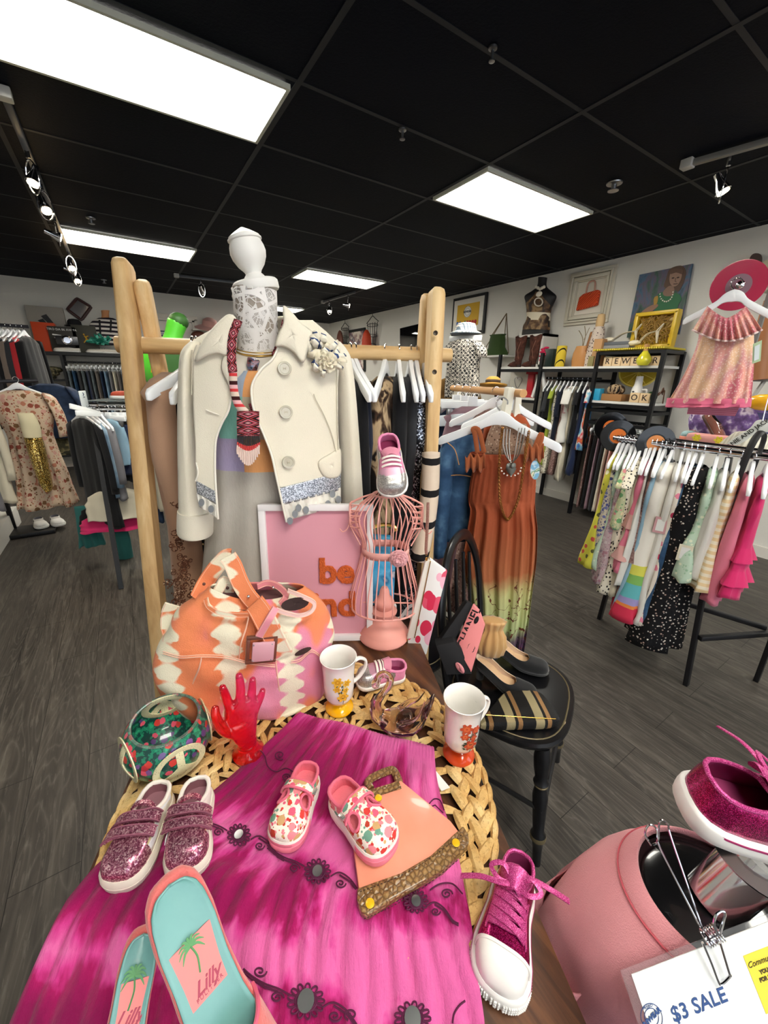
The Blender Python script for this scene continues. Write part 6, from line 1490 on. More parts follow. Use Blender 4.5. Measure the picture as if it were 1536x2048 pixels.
b=MB();b.loft([[dP(1070+9.5*k*cos(q),940+19*k*sin(q),.09+o)for q in[2*pi*j/24 for j in range(24)]]for k,o in((.01,0),(1,0),(1,.002),(.01,.002))],True,False);b.build('paper_oval',marble('travel_picture',[(.45,'#7fb6d6'),(.55,'#dfe9ee'),(.62,'#3f8f6a'),(.68,'#e9e2c8')],40,2),ov)
# necklaces on the rust dress
cn=thing('brass_chain_necklace','long brass rope chain necklace hanging on the front of the rust dress','necklace',dP(1022,960,.09))
P=spline([dP(x,y,.085)for x,y in((1005,858),(1000,900),(998,950),(1000,1000),(1010,1035),(1020,1035),(1036,1000),(1045,950),(1052,900),(1058,862))],14);b=MB()
for i in range(0,len(P)-1):
    T=(P[i+1]-P[i]).normalized();a=dn if i%2 else T.cross(dn);c=P[i];b.tube([c+T*.0065*cos(q)+a*.0042*sin(q)for q in[2*pi*j/8 for j in range(8)]],.0014,4,True)
b.build('chain',plain('#a5763d',.3,.9),cn)
pn=thing('silver_pendant_necklace','silver layered necklace with grey heart pendant on the rust dress','necklace',dP(1022,930,.1))
b=MB()
for o in(0,6,12):b.tube(spline([dP(x,y,.085)for x,y in((1008+o,858),(1006+o,890),(1014+o*.6,915+o*.6),(1024,922+o*.6),(1036-o*.6,912),(1046-o,880),(1050-o,856))],6),.0022,5)
b.build('chains',plain('#9c9286',.25,.9),pn)
b=MB()
for sx in(-1,1):b.sph(dP(1022+sx*5,932,.094),(.012,.006,.012),12)
b.loft([[dP(1022+11*k*cos(q),936+z_,.094+.006*sin(q))for q in[2*pi*j/12 for j in range(12)]]for k,z_ in((1,0),(.7,8),(.1,16))]);b.build('heart',plain('#6f706a',.4,.4),pn)
b=MB()
for k in range(9):a=pi*k/8;b.sph(dP(1022+20*cos(a),936+16*sin(a),.096),.0035,7)
b.build('pearls',plain('#e6d9cf',.2,coat=.6),pn)
tkn=thing('tan_lace_top','tan crochet lace top hanging just behind the rust dress hanger','top',dP(1020,880,-.06))
b=MB();b.loft(rows_loft([(848,985,1052),(870,975,1062),(910,965,1070)],[.03,.04,.04],lambda x,y:dP(x,y,-.06),32),True,False);b.build('lace_body',spots('tan_crochet','#9a7d6a',['#5c4638','#c9b39c'],90,.3),tkn,solid=.002)
# the rest of this rack
G='clothes on the wooden-armed rack';HG='the wooden-armed rack'
dj=thing('denim_jacket','mid blue denim jacket on the wooden-armed rack left of the rust dress','jacket',PD(900,1000,1.85))
jn=V((-.62,-.78,0));jq=PD(905,950,1.68);jpp=lambda x,y,o=0:PL(x,y,jq+dn*o,dn)
b=MB();b.loft(rows_loft([(868,925,960),(880,905,968),(900,884,970),(950,874,970),(1020,872,966),(1075,872,962)],[.03,.05,.06,.07,.07,.06],lambda x,y:jpp(x,y),40,False,.2,5),True,False);b.build('jacket_body',FB['denim'],dj,solid=.002,ang=180)
b=MB();b.loft(rows_loft([(885,886,910),(910,877,912),(960,872,906),(1040,870,898),(1110,868,892)],[.03,.055,.055,.05,.045],lambda x,y:jpp(x,y,.07),24,False,.2,4));b.build('sleeve',FB['denim'],dj,ang=180)
b=MB();b.tube(spline([jpp(x,y,.125)for x,y in((895,885),(910,900),(918,930))],4),.0018,5);b.tube(spline([jpp(x,y,.10)for x,y in((895,952),(920,950),(950,955))],4),.0018,5);b.build('orange_stitching',plain('#c98f52',.7),dj)
wd_=(a1-a0);xg=V((.83,-.56,0)).normalized()
for t_,kind,w,L,fb,lab,kw in((.9,'top',.17,.55,'kgreen','green and yellow leaf print top at the back left of the wooden-armed rack',dict(hk='clip')),(.62,'dress',.17,.9,'mauve','mauve patterned dress behind the denim jacket',dict(hk='clip')),(.3,'dress',.13,.95,'florale','brown lace edged long dress between the denim jacket and the rust dress',dict(hk='adult')),(.12,'top',.12,.5,'rust','orange brown strappy top just behind the rust dress',dict(hk='adult')),(.75,'shirt',.17,.6,'ddenim','dark denim shirt hidden behind the denim jacket',dict(hk='clip'))):
    put(kind,w,L,FB[fb],a0.lerp(a1,t_)+V((0,0,.012)),Matrix.Rotation(.25,3,'Z')@xg,'dress' if kind=='dress' else 'top',lab,'dress' if kind=='dress' else 'top',G,kw['hk'],'white hanger on '+HG,'hangers on '+HG,d=.03)
# ---------------------------------------------------------------- black chairs and what stands on them
BLK=plain('#0f0f12',.32,coat=.2);GB=plain('#6e6248',.5,.4)
def chair(C,f,label,sc=1.0,hoop=True):
    C=V(C);f=V(f).normalized();s=V((f.y,-f.x,0));t=thing('black_chair',label,'chair',(C.x,C.y,0))
    P=lambda a,b_,z:C+s*a*sc+f*b_*sc+V((0,0,z-C.z))
    b=MB();R=[]
    for z,k in((.425,.93),(.435,1),(.45,1.02),(.46,1),(.462,.9),(.455,.5),(.453,.02)):R.append([P(.215*k*math.copysign(abs(cos(q))**.7,cos(q)),.205*k*math.copysign(abs(sin(q))**.7,sin(q)),z)for q in[2*pi*j/44 for j in range(44)]])
    b.loft(R);st=b.build('seat',BLK,t)
    b=MB();b.tube([P(.2*math.copysign(abs(cos(q))**.7,cos(q)),.19*math.copysign(abs(sin(q))**.7,sin(q)),.4615)for q in[2*pi*j/44 for j in range(44)]],.0025,5,True);b.build('gold_line',GB,st)
    tops=[]
    for a,c in((-.19,.17),(.19,.17),(-.15,-.17),(.15,-.17)):
        top=P(a*.85,c*.85,.43);ft=P(a*1.12,c*1.15,0);L=(top-ft).length;R=frame(top-ft,(0,1,0))@Matrix.Rotation(-pi/2,3,'X')
        pr_=[(.0001,0),(.013,0),(.015,.06),(.018,.09),(.024,.1),(.024,.115),(.017,.13),(.021,.2),(.024,.26),(.018,.29),(.018,.3),(.024,.31),(.018,.325),(.024,.36),(.026,.40),(.02,L),(.0001,L)]
        b=MB();b.lathe([(r,min(z,L))for r,z in pr_],ft,R,16);lg=b.build('leg',BLK,t)
        b=MB();b.lathe([(.0245,.1),(.0255,.107),(.0245,.115)],ft,R,16);b.lathe([(.0185,.295),(.0215,.30),(.0185,.305)],ft,R,16);b.f=b.f;b.build('gold_ring',GB,lg)
    b=MB();b.tube([P(-.2,.18,.16),P(.2,.18,.16)],.009,8);b.build('stretcher',BLK,t);b=MB();b.tube([P(-.2,.18,.22),P(-.16,-.18,.2)],.008,8);b.tube([P(.2,.18,.22),P(.16,-.18,.2)],.008,8);b.build('side_stretchers',BLK,t)
    if hoop:
        b=MB();H_=spline([P(-.17,-.16,.45),P(-.19,-.19,.65),P(-.175,-.215,.82),P(-.10,-.235,.95),P(0,-.24,.985),P(.10,-.235,.95),P(.175,-.215,.82),P(.19,-.19,.65),P(.17,-.16,.45)],6);b.tube(H_,.02,10,flat=.6,up=f);b.build('hoop_back',BLK,t)
        for a in(-.10,-.035,.035,.10):
            h=.93-abs(a)*.4;b=MB();b.tube([P(a*.8,-.165,.45),P(a,-.19,.6),P(a,-.205,.68),P(a*1.05,-.23,h)],[.007,.011,.007,.006],8);b.build('spindle',BLK,t)
    else:
        for a in(-.18,.18):b=MB();b.tube([P(a,-.17,.45),P(a,-.2,.7),P(a,-.25,.96)],[.016,.014,.016],10);b.build('back_post',BLK,t)
        b=MB();b.tube([P(-.23,-.25,.965),P(.23,-.25,.965)],.019,12);b.build('top_rail',BLK,t)
        b=MB();b.box(P(0,-.245,.87),(.34,.015,.09),Matrix((s,f,V((0,0,1)))).transposed());b.build('back_slat',BLK,t,bev=.004)
        b=MB()
        for a in(-.19,.19):b.tube([P(a-.004,-.25,.965),P(a+.004,-.25,.965)],.0205,12)
        b.build('gold_band',GB,t)
    return t,P
ch1,CP=chair((.995,.673,.46),(.44,-.9,0),'black hoop-back chair with gold rings and black pumps on its seat')
chair((.86,1.12,.46),(.5,-.86,0),'black chair with gold-banded rolled top rail behind the hoop-back chair',1.0,False)
CZ=.466
# pumps
SUED=plain('#0e0e10',.95,sheen=.3)
def pump(label,heel,toe,side):
    t=thing('black_pump',label,'shoe',(0,0,0),'black suede pumps');L=(V(toe)-V(heel)).length
    s=Shoe(L,.008,.062,.045,.03,.66,.74,.95,.02,side,1.0,rise=lambda q:.055*(1-smooth(.05,.62,q)))
    s.upper([SUED,plain('#d8bfa6',.6)],t);s.insole(plain('#d9b68f',.6),t,.016,.9)
    s.sole([SUED],t,[(0,.97),(.002,1.0),(.008,1.0)])
    b=MB();b.loft([[V((s.c(.06)+r*cos(q),L*.10+r*1.1*sin(q),z))for q in[2*pi*k/16 for k in range(16)]]for z,r in((0,.012),(.03,.014),(.056,.024))]);b.build('heel',SUED,t)
    shoe_at(t,heel,toe);return t
pump('black suede pump nearer the camera on the black chair seat',PZ(950,1325,CZ+.06)-V((0,0,.06)),PZ(1074,1398,CZ),1)
pump('black suede pump farther back, lying against the beige gathered pouch',PZ(980,1288,CZ+.06)-V((0,0,.06)),PZ(1098,1345,CZ+.005),1)
# clutch
cq=PZ(1040,1440,CZ+.02);ct=thing('striped_clutch','black clutch with gold and silver metallic stripes on the front of the chair seat','bag',cq)
n=NT('metallic_stripe');v=n.co('Object',(1,1,1),(0,0,.55));f=n.wave(3.4,v,0,1,'BANDS','X','SAW');f2=n.wave(150,n.co('Object',(1,1,1),(0,0,-.3)),0,1,'BANDS','X')
CLM=n.fin(n.ramp(f,[(0,'#1b1b1d'),(.45,'#c8b98f'),(.75,'#1b1b1d'),(.85,'#b98d5f')],True),.4,n.ramp(f,[(0,'#000000'),(.45,'#b0b0b0'),(.75,'#000000'),(.85,'#b0b0b0')],True));n.bump(f2,.6,.003)
O=[(962,1452),(972,1428),(1003,1392),(1022,1384),(1075,1386),(1100,1408),(1116,1432),(1118,1444),(1100,1450),(1030,1452)]
b=MB();c=V((0,0,0));Pp=spline([PZ(x,y,CZ+.024)for x,y in O],3,True);c=sum(Pp,V((0,0,0)))/len(Pp);b.loft([[c+(p-c)*k+V((0,0,z))for p in Pp]for k,z in((.9,-.022),(1,-.01),(1,.004),(.93,.012),(.5,.018),(.02,.02))]);b.build('clutch_body',CLM,ct)
b=MB();b.tube([PZ(972,1430,CZ+.04),PZ(1112,1438,CZ+.042)],.0016,6);b.build('zip',GOLD,ct)
# gathered pouch
pc_=thing('gathered_pouch','beige satin pouch with gathered elastic top behind the black pumps','bag',PD(980,1300,1.16));b=MB();q0=PD(982,1278,1.24);pn_=V((-.7,-.7,0));px_=V((.7,-.7,0))
R=[]
for z,r in((-.075,.03),(-.06,.05),(-.02,.058),(.02,.05),(.045,.036),(.055,.038),(.075,.044),(.085,.046),(.086,.03)):
    r*=.85;z*=.85;R.append([q0+px_*r*cos(q)*(1+.10*sin(11*q+z*30))+pn_*r*.6*sin(q)*(1+.10*sin(11*q))+V((0,0,z))for q in[2*pi*k/66 for k in range(66)]])
b.loft(R);b.build('pouch_body',plain('#c49a62',.4,sheen=.3),pc_,ang=180)
# black tray with pink bag
tr_=thing('black_tray','black wooden tray with handle cutouts propped on the hoop-back chair','tray',PD(905,1290,1.16))
def bt2(x,y,d):return PD(x,y,d)
b=MB();a=[(872,1292),(934,1204),(946,1209),(908,1284)];
b.prism([bt2(x,y,1.19)for x,y in a],V((.02,.03,-.012)),0);b.build('side',BLACKM,tr_,bev=.002)
b=MB();
ed=[bt2(x,y,1.165)for x,y in((908,1284),(924,1300),(932,1322),(944,1348),(893,1350),(872,1292))];b.prism(ed,V((.02,.03,0)));b.build('end_panel',BLACKM,tr_,bev=.002)
b=MB();b.loft([[bt2(920+9*k*cos(q)+2*sin(q),1336+10*k*sin(q)+5*cos(q),1.16)for q in[2*pi*j/14 for j in range(14)]]for k in(1,.02)],True,False);b.build('handle_hole',plain('#dd8a90',.7),tr_,solid=.001)
pbg=thing('pink_shopping_bag','pink paper shopping bag with black lettering inside the black tray','bag',PD(940,1290,1.17))
A_,B2,C_,D_=bt2(911,1288,1.185),bt2(946,1208,1.185),bt2(969,1252,1.16),bt2(942,1345,1.16)
nb=(B2-A_).cross(D_-A_).normalized();nb=nb if nb.dot(CAMP-A_)>0 else-nb
b=MB();b.prism([A_,B2,bt2(958,1222,1.175),C_,D_,bt2(930,1322,1.165)],-nb*.035);b.build('bag_body',plain('#ea8d8f',.55),pbg,bev=.002)
u_=(B2-A_).normalized();vv=nb.cross(u_);text('lettering','CHANEL',.034,mx(A_.lerp(B2,.47)-vv*.018+nb*.002,u_,vv),plain('#1a1315',.5),pbg,.0004,0,.0008,1)
cc=A_.lerp(D_,.55).lerp(C_,.35)+nb*.002;b=MB()
for o in(-1,1):b.tube([cc+u_*(.004*o+.008*cos(q)*o)+vv*.010*sin(q)for q in[-2.2+4.4*k/14 for k in range(15)]],.0014,5)
b.build('logo',plain('#1a1315',.5),pbg)
cc=bt2(953,1240,1.17)+nb*.001;b=MB();b.loft([[cc+(u_*.012*k*cos(q)+vv*.006*k*sin(q))for q in[2*pi*j/14 for j in range(14)]]for k in(1,.02)],True,False);b.build('handle_slot',BLACKM,pbg,solid=.001)
# ---------------------------------------------------------------- left side of the shop
CP_={'d':.03}
# middle-left chrome rack
ml=thing('chrome_glass_top_rack','chrome rack with black legs and sneakers on its glass top, left of the pine rack','clothes rack',(0,3.6,0))
MA,MB_=V((-.22,3.75,1.26)),V((.75,3.35,1.26));md_=(MB_-MA).normalized();ms=V((-md_.y,md_.x,0))
b=MB();b.tube([MA,MB_],.014,10);b.tube([MA+ms*.14,MB_+ms*.14],.014,10);b.tube([MA-ms*.12-V((0,0,.02)),MB_-ms*.12-V((0,0,.02))],.012,10);b.build('rails',CHROME,ml)
b=MB();b.bar(MA+V((.05,0,.035))+ms*.03,MB_+V((0,0,.035))+ms*.03,.30,.008);b.build('glass_top',plain('#9aa5a5',.08,trans=.6),ml)
for p,q in((MA+md_*.05-ms*.1,V((-.24,3.12,0))),(MB_-ms*.1,V((.75,3.0,0))),(MA+ms*.12,V((-.2,4.2,0))),(MB_+ms*.12,V((.8,3.9,0)))):
    b=MB();b.bar(q,V((p.x,p.y,1.25)),.03,.03);b.build('leg',plain('#131316',.4),ml)
sp=MB();sp.box(MA+V((-.02,-.14,.04)),(.09,.006,.13),frame(md_));st=tag(sp.build('size_marker',plain('#dfe6ea',.4),None,MA+V((-.02,-.14,.04)),bev=.01),'white size marker tab with a 2 at the left end of the glass top rack','sign')
text('numeral','2',.05,mx(MA+V((-.02,-.146,.075)),(1,0,0),(0,0,1)),plain('#2d3a55',.5),st,.0005)
G='clothes on the glass top rack';HG='the glass top rack'
xm=V((-.35,-.93,0))
items=[(.04,'jacket',.2,.75,'black','long black coat at the left end of the glass top rack',dict(sleeve=.5,rot=.9)),(.10,'top',.17,.5,'mauve','thin mauve top just right of the black coat',dict(rot=.9)),(.16,'shirt',.18,.5,'ldenim','light blue denim shirt on the glass top rack',dict(sleeve=.45,rot=.8)),
 (.24,'shirt',.17,.52,'grey','grey blouse next to the light denim shirt on the glass top rack',dict(sleeve=.42,rot=.7,tagc=(-.02,-.35,'gold'))),(.34,'top',.15,.26,'sky','pale aqua clipped skirt on the glass top rack',dict(rot=1.0,hk='clip')),
 (.42,'skirt',.14,.38,'navy','navy ruffled skirt clipped on the glass top rack',dict(hk='clip',rot=1.1,flare=1.4,d=.04)),(.50,'skirt',.13,.44,'char','charcoal skirt clipped beside the navy ruffled skirt',dict(hk='clip',rot=1.1)),(.57,'pants',.10,.62,'taupe','lilac grey trousers clipped on the glass top rack',dict(hk='clip',rot=1.0)),
 (.66,'pants',.11,.78,'ddenim','dark blue jeans clipped on the glass top rack by the pine leg',dict(hk='clip',rot=1.0)),(.78,'shirt',.17,.62,'cream','cream cardigan seen between the two pine legs',dict(sleeve=.45,rot=.5)),(.88,'shirt',.16,.6,'white','white shirt behind the beige lace dress',dict(sleeve=.4,rot=.4)),(.95,'pants',.1,.8,'denim','blue jeans low between the pine legs',dict(hk='clip',rot=.5))]
rack_garments(MA-ms*.12,MB_-ms*.12,[(it[0]*.55-.03,)+tuple(it[1:])for it in items],xm,G,HG)
G2='lower clothes below the glass top rack'
for(x,y,y_,kind,w,L,fb,lab)in((232,985,3.55,'top',.22,.16,'cream','cream satin skirt below the navy ruffles'),(230,1030,3.58,'top',.25,.07,'hot','hot pink hem of a black skirt on the glass top rack'),(228,1010,3.62,'top',.25,.12,'black','black skirt with the hot pink hem'),(165,1010,3.75,'skirt',.07,.34,'teal','teal patterned trousers low at the left of the glass top rack'),(240,1060,3.7,'pants',.06,.28,'teal','teal and orange printed trousers near the rack leg')):
    p=PY(x,y,y_);put(kind,w,L,FB[fb],p+V((0,0,.12)),V((1,-.2,0)),'skirt' if 'skirt' in lab or 'hem' in lab else 'trousers',lab,'skirt' if 'skirt' in lab or 'hem' in lab else 'trousers',G2,None,d=.03)
for k,(x,y)in enumerate(((140,812),(152,826))):
    a,c=PY(x,y,3.3),PY(x+55,y+(14 if k==0 else 3),3.6);m=MB();m.bar(a,c,.012,.034);tag(m.build('empty_hanger',HANGW,None,a,bev=.003),('upper' if k==0 else 'lower')+' empty white hanger bar sticking out left of the glass top rack','hanger')
def mini(label,heel,toe,mats,name='sneaker',group=None,hs=.02,hc=.06,t1=.42,stripes=None,extra=None,wide=1.0):
    t=thing(name,label,'shoe',(0,0,0),group);L=(V(toe)-V(heel)).length;s=Shoe(L,hs,hc,hc*.95,.035,t1,.6,wide,.02,1,.96)
    s.upper([mats[0],mats[1]],t,nt=24,na=8);s.sole([mats[2]],t);s.insole(mats[1],t)
    if stripes:
        b=MB()
        for sd in(-1,1):
            for k in range(3):s.strip(b,[(.42+.07*k,.5*sd),(.34+.07*k,.97*sd)],L*.03,.0015,.001)
        b.build('stripes',stripes,t)
    b=MB()
    for tt in(.46,.53,.6):s.strip(b,[(tt,-.4),(tt,.4)],L*.03,.002,.002)
    b.build('laces',mats[3]if len(mats)>3 else mats[2],t)
    shoe_at(t,heel,toe);return t
mini('rust red running shoe on the glass top left of the pine leg',MA+V((.42,-.10,.045)),MA+V((.14,-.04,.045)),[plain('#a3402a',.7),FB['black'],WHITE],'running_shoe')
bag2=thing('tan_strap_sandal','tan strappy sandal behind the rust running shoe','shoe',MA+V((.35,.05,.05)))
b=MB();b.tube(spline([MA+V((.25,.05,.05)),MA+V((.28,.05,.14)),MA+V((.36,.05,.17)),MA+V((.42,.05,.12)),MA+V((.4,.05,.05))],5),.009,7);b.box(MA+V((.33,.05,.05)),(.2,.06,.015));b.build('straps',plain('#cf9f7c',.6),bag2)
for k in range(2):mini(('left' if k else 'right')+' metallic silver grey shoe on the glass top between the pine legs',PY(322+22*k,770,3.2),PY(345+20*k,792+4*k,3.0),[plain('#8f8a90',.2,.7),FB['char'],plain('#b9b3b0',.4)],'metallic_shoe','silver shoes on the glass top')
# green inflatable figure
gr_=thing('green_toy_figure','bright green inflatable toy figure with a dark green tip peeking above the pine crossbar','toy',PY(345,800,3.5))
GRN=plain('#58c435',.35);DGR=plain('#2f5c22',.5)
b=MB();P=spline([PY(338,700,3.5),PY(345,680,3.5),PY(350,660,3.5),PY(355,645,3.5)],5);b.tube(P,[q*1.33 for q in[.055,.055,.054,.052,.05,.048,.047,.046,.046,.046,.047,.048,.049,.05,.05,.048][:len(P)]],16);b.sph(PY(332,735,3.5),(.18,.13,.17),20);b.sph(PY(338,782,3.5),(.15,.12,.13),18);b.build('body',GRN,gr_)
b=MB();b.sph(PY(357,643,3.5),(.07,.07,.062),16);b.build('dark_tip',DGR,gr_)
b=MB();b.lathe([(.0001,0),(.1,0),(.09,.012),(.0001,.016)],PY(333,722,3.42)+V((0,-.10,0)),frame((0,-1,0))@Matrix.Rotation(-pi/2,3,'X'),24);b.build('round_patch',DGR,gr_)
b=MB();b.sph(PY(312,727,3.36),.016,10);b.build('eye',BLACK,gr_)
zz=[(306+6*k,735+(7 if k%2 else 0))for k in range(6)]
b=MB();b.prism([PY(302,733,3.34),PY(334,733,3.34),PY(334,745,3.34),PY(302,745,3.34)],V((0,.01,0)));b.build('yellow_band',plain('#d8a21f',.5),gr_,smooth=False)
b=MB();b.tube([PY(x,y,3.335)for x,y in zz],.003,5);b.build('zigzag',DGR,gr_)
tag(HP_x := put('top',.12,.01,FB['white'],PY(346,730,2.0),V((1,0,0)),'x','x','x','x',None),'x','x');[bpy.data.objects.remove(o)for o in[HP_x]]
# loose white hanger left of the jacket
hh=hang_at('adult',barpt(388),V((.45,.89,0)),'white hanger turned towards the camera, left of the cream jacket sleeve',None,1.05);hh['group']='hangers on the pine rack crossbar';del hh['group']
# ---------------------------------------------------------------- far left stand and its clothes
fl_=thing('black_clothes_stand','black clothes stand at the left edge of the photo with dark jackets','clothes rack',(-.95,4.9,0))
b=MB();b.tube([(-1.1,4.9,0.03),(-1.1,4.9,1.86)],.018,10);b.tube([(-1.6,4.9,1.86),(-.60,4.9,1.86)],.014,10);b.tube([(-1.6,4.1,1.38),(-.55,4.25,1.42)],.014,10);b.build('frame',plain('#1a1a22',.4),fl_)
b=MB();b.box((-1.02,4.8,.02),(.5,.28,.04));b.tube([(-1.1,4.9,.03),(-1.1,4.85,.4)],.02,10);b.build('foot',BLACK,fl_,bev=.01)
G='dark clothes on the black stand';HG='the black stand'
its=[(.0+.12*k,kd,.2,L,fb,lab,dict(sleeve=sl,rot=.1,d=.05))for k,(kd,L,fb,lab,sl)in enumerate((('jacket',.7,'black','black jacket at the far left edge of the photo',.5),('jacket',.65,'char','charcoal jacket with white striped trim beside the far left edge',.5),('shirt',.7,'black','black shirt with a white tag on the black stand',.5),('jacket',.75,'taupe','brown grey long jacket on the black stand',.55),('shirt',.7,'char','dark grey top on the black stand next to the red sleeve',.5),('shirt',.6,'red','jacket with a red orange sleeve panel on the black stand',.5),('jacket',.9,'black','long black coat hanging last on the right of the black stand',.6)))]
rack_garments((-.86,4.9,1.87),(-.56,4.9,1.87),its,(.35,1,0),G,HG)
cb=[(.55,'shirt',.2,.75,'cream','cream long-sleeved top below the black stand',dict(sleeve=.6,rot=.1)),(.62,'pants',.11,.6,'denim','blue denim jeans beside the floral dress on the left',dict(hk='clip')),(.40,'shirt',.2,.5,'black','black top low at the left edge of the photo',dict(sleeve=.3)),(.5,'shirt',.18,.8,'grey','grey knit top low at the left edge',dict(sleeve=.5))]
rack_garments((-1.6,4.1,1.39),(-.55,4.25,1.43),cb,(.8,-.6,0),'lower clothes at the left edge','the lower left rail')
put('dress',.2,.86,FB['florala'],V((-.675,4.2,1.44)),(1,-.15,0),'floral_dress','rust and cream floral long dress on a white hanger at the left','dress','dresses at the front of the left rack','bar','white hanger holding the rust and cream floral dress','front hangers of the left rack',d=.07,flare=1.0,sleeve=.32)
sq=thing('sequin_slip_dress','cream camisole dress with gold sequin skirt over the floral dress at the left','dress',PY(75,900,4.05));q1=PY(75,900,4.05)
b=MB();b.loft(rows_loft([(826,33,66),(842,38,76),(858,42,82),(876,48,84)],[.03,.05,.05,.06],lambda x,y:PY(x,y,4.02),28),True,False);b.build('camisole',cloth('#ddd2ae'),sq,solid=.003)
b=MB();b.loft(rows_loft([(874,47,84),(900,54,92),(940,68,100),(972,82,106),(980,92,104)],[.06,.07,.08,.08,.08],lambda x,y:PY(x,y,4.02),40,False,.2,7),True,False);b.build('sequin_skirt',FB['sequing'],sq,solid=.003,ang=180)
put('jacket',.18,.38,FB['ddenim'],PY(90,745,4.6),(1,-.3,0),'dark_vest','dark blouse with camouflage skirt hanging behind the floral dress','blouse','clothes behind the floral dress',None,d=.06,sleeve=.2)
put('skirt',.2,.42,FB['camo'],PY(98,812,4.6)+V((0,0,.12)),(1,-.3,0),'camouflage_skirt','olive camouflage skirt flaring behind the floral dress','skirt','clothes behind the floral dress',None,d=.07,flare=1.3)
# white display platform with shoes
wp=MB();wp.box((-1.75,4.15,.09),(1.3,2.1,.18));tag(wp.build('display_platform',plain('#d9d8d2',.5),None,(-1.75,4.15,0),bev=.006),'low white display platform along the left edge of the photo','platform')
gl=MB();gl.box((-1.66,4.3,.36),(.02,1.5,.36));
ADW=plain('#e4e2dc',.5)
for k in range(2):mini(('left' if k==0 else 'right')+' white sneaker with black stripes on the stand foot',V((-.93+.13*k,5.0,.045)),V((-.86+.13*k,4.72,.045)),[ADW,FB['grey'],ADW],'striped_sneaker','white sneakers with black stripes',stripes=BLACK)
for k in range(3):mini(['first','second','third'][k]+' pale shoe on the white platform counting from its near end',V((-1.3,3.9+.2*k,.185)),V((-1.16,3.75+.2*k,.185)),[plain(['#a06a42','#e2e0da','#dcdad2'][k],.6),FB['char'],WHITE],'platform_shoe','shoes on the white platform')
pr2=MB();P=[PY(x,y,4.5)for x,y in((103,934),(112,931),(124,933),(123,940),(112,942),(104,940))];pr2.prism(P,V((0,.03,0)));pr2.tube(spline([PY(x,y,4.5)for x,y in((121,938),(122,955),(127,975),(130,990))],4),.014,6,flat=.4);tag(pr2.build('pink_ribbon',plain('#e56a88',.4),None,PY(112,937,4.5)),'pink ribbon bow hanging left of the long black coat','ribbon')
# ---------------------------------------------------------------- far back shelf unit
BS=plain('#161719',.5);bs_=thing('black_wall_shelf','black wall shelf unit on the far left wall with shoe boxes on top','shelf',(-.4,7.85,0))
b=MB();b.box((-.30,7.85,1.735),(1.62,.42,.04));b.build('top_board',BS,bs_)
b=MB()
for x in(-1.09,-.66,.49):
    for y in(7.66,8.05):b.box((x,y,.86),(.035,.035,1.72))
b.build('posts',BS,bs_)
for z in(.25,.65,1.02,1.36):b=MB();b.box((-.875,7.85,z),(.43,.4,.025));b.build('shelf_board',BS,bs_)
b=MB();b.tube([(-.66,7.72,1.62),(.5,7.72,1.62)],.014,8);b.build('hanging_rail',BS,bs_)
JN=['gdenim','denim','char','gdenim','navy','gdenim','taupe','ddenim','ldenim','grey','cream','taupe','gdenim','ddenim','black','char','black','mauve','gdenim','black']
for k,fb in enumerate(JN):
    put('pants',.16,1.05,FB[fb],V((-.60+.055*k,7.72,1.63)),(.15,1,0),'trousers',{'gdenim':'grey blue','denim':'mid blue','char':'charcoal','navy':'navy','taupe':'brown grey','ddenim':'dark blue','ldenim':'light blue','grey':'grey','cream':'cream','black':'black','mauve':'mauve'}[fb]+' trousers hanging from the rail of the far black wall shelf','trousers','trousers under the far black shelf: '+fb,'clip','white clip hanger under the far black wall shelf','hangers under the far black shelf',d=.02)
SZ=1.757
def bx(name,label,x0,y0,x1,y1,Y,dep,col,z=SZ,cat='box',rot=0,h=None):
    a,c=PY(x0,y1,Y),PY(x1,y0,Y);w_=abs(c.x-a.x);hh_=(c.z-z)if h is None else h;t=thing(name,label,cat,((a.x+c.x)/2,Y+dep/2,z));b=MB()
    b.box(((a.x+c.x)/2,Y+dep/2,z+hh_/2),(w_,dep,hh_),Matrix.Rotation(rot,3,'Z'));b.build('carton',plain(col,.6),t,bev=.004);return t,V(((a.x+c.x)/2,Y,z+hh_/2)),w_,hh_
t,c,w_,h_=bx('grey_shoe_box','large grey shoe box with black three-bar logo on the far shelf',68,616,125,690,7.98,.1,'#a19b92')
m=MB()
for k in range(3):hgt=.09+.07*k;x=c.x-.10+.085*k;m.prism([V((x,7.975,c.z+.0)),V((x+.055,7.975,c.z+.0)),V((x+.055-hgt*.5,7.975,c.z+hgt*.9)),V((x-.0-hgt*.55,7.975,c.z+hgt*.85-.02))],(0,-.003,0))
m.build('three_bar_logo',BLACK,t,smooth=False);text('lettering','adidas',.13,mx((c.x-.02,7.973,c.z-.05),(1,0,0),(0,0,1)),BLACK,t,.001,0,.003)
bx('orange_shoe_box','bright orange shoe box left on the far shelf',72,646,108,692,7.75,.2,'#d2481c')
t,c,w_,h_=bx('black_graphic_box','black shoe box with white stripes on the far shelf beside the orange box',103,655,150,692,7.72,.2,'#38352f')
m=MB()
for k in range(4):m.bar(V((c.x-.12+.012*k,7.717,c.z+.06-.04*k)),V((c.x-.02,7.717,c.z+.05-.035*k)),.004,.016)
m.build('white_stripes',WHITE,t,smooth=False);text('lettering','TIRO DA 86 AW FA',.04,mx((c.x,7.716,c.z+.13),(1,0,0),(0,0,1)),WHITE,t,.001)
cmr=thing('toy_camera','round silver camera ornament in front of the black boxes on the far shelf','camera',PY(133,690,7.66));cc=PY(135,681,7.64)
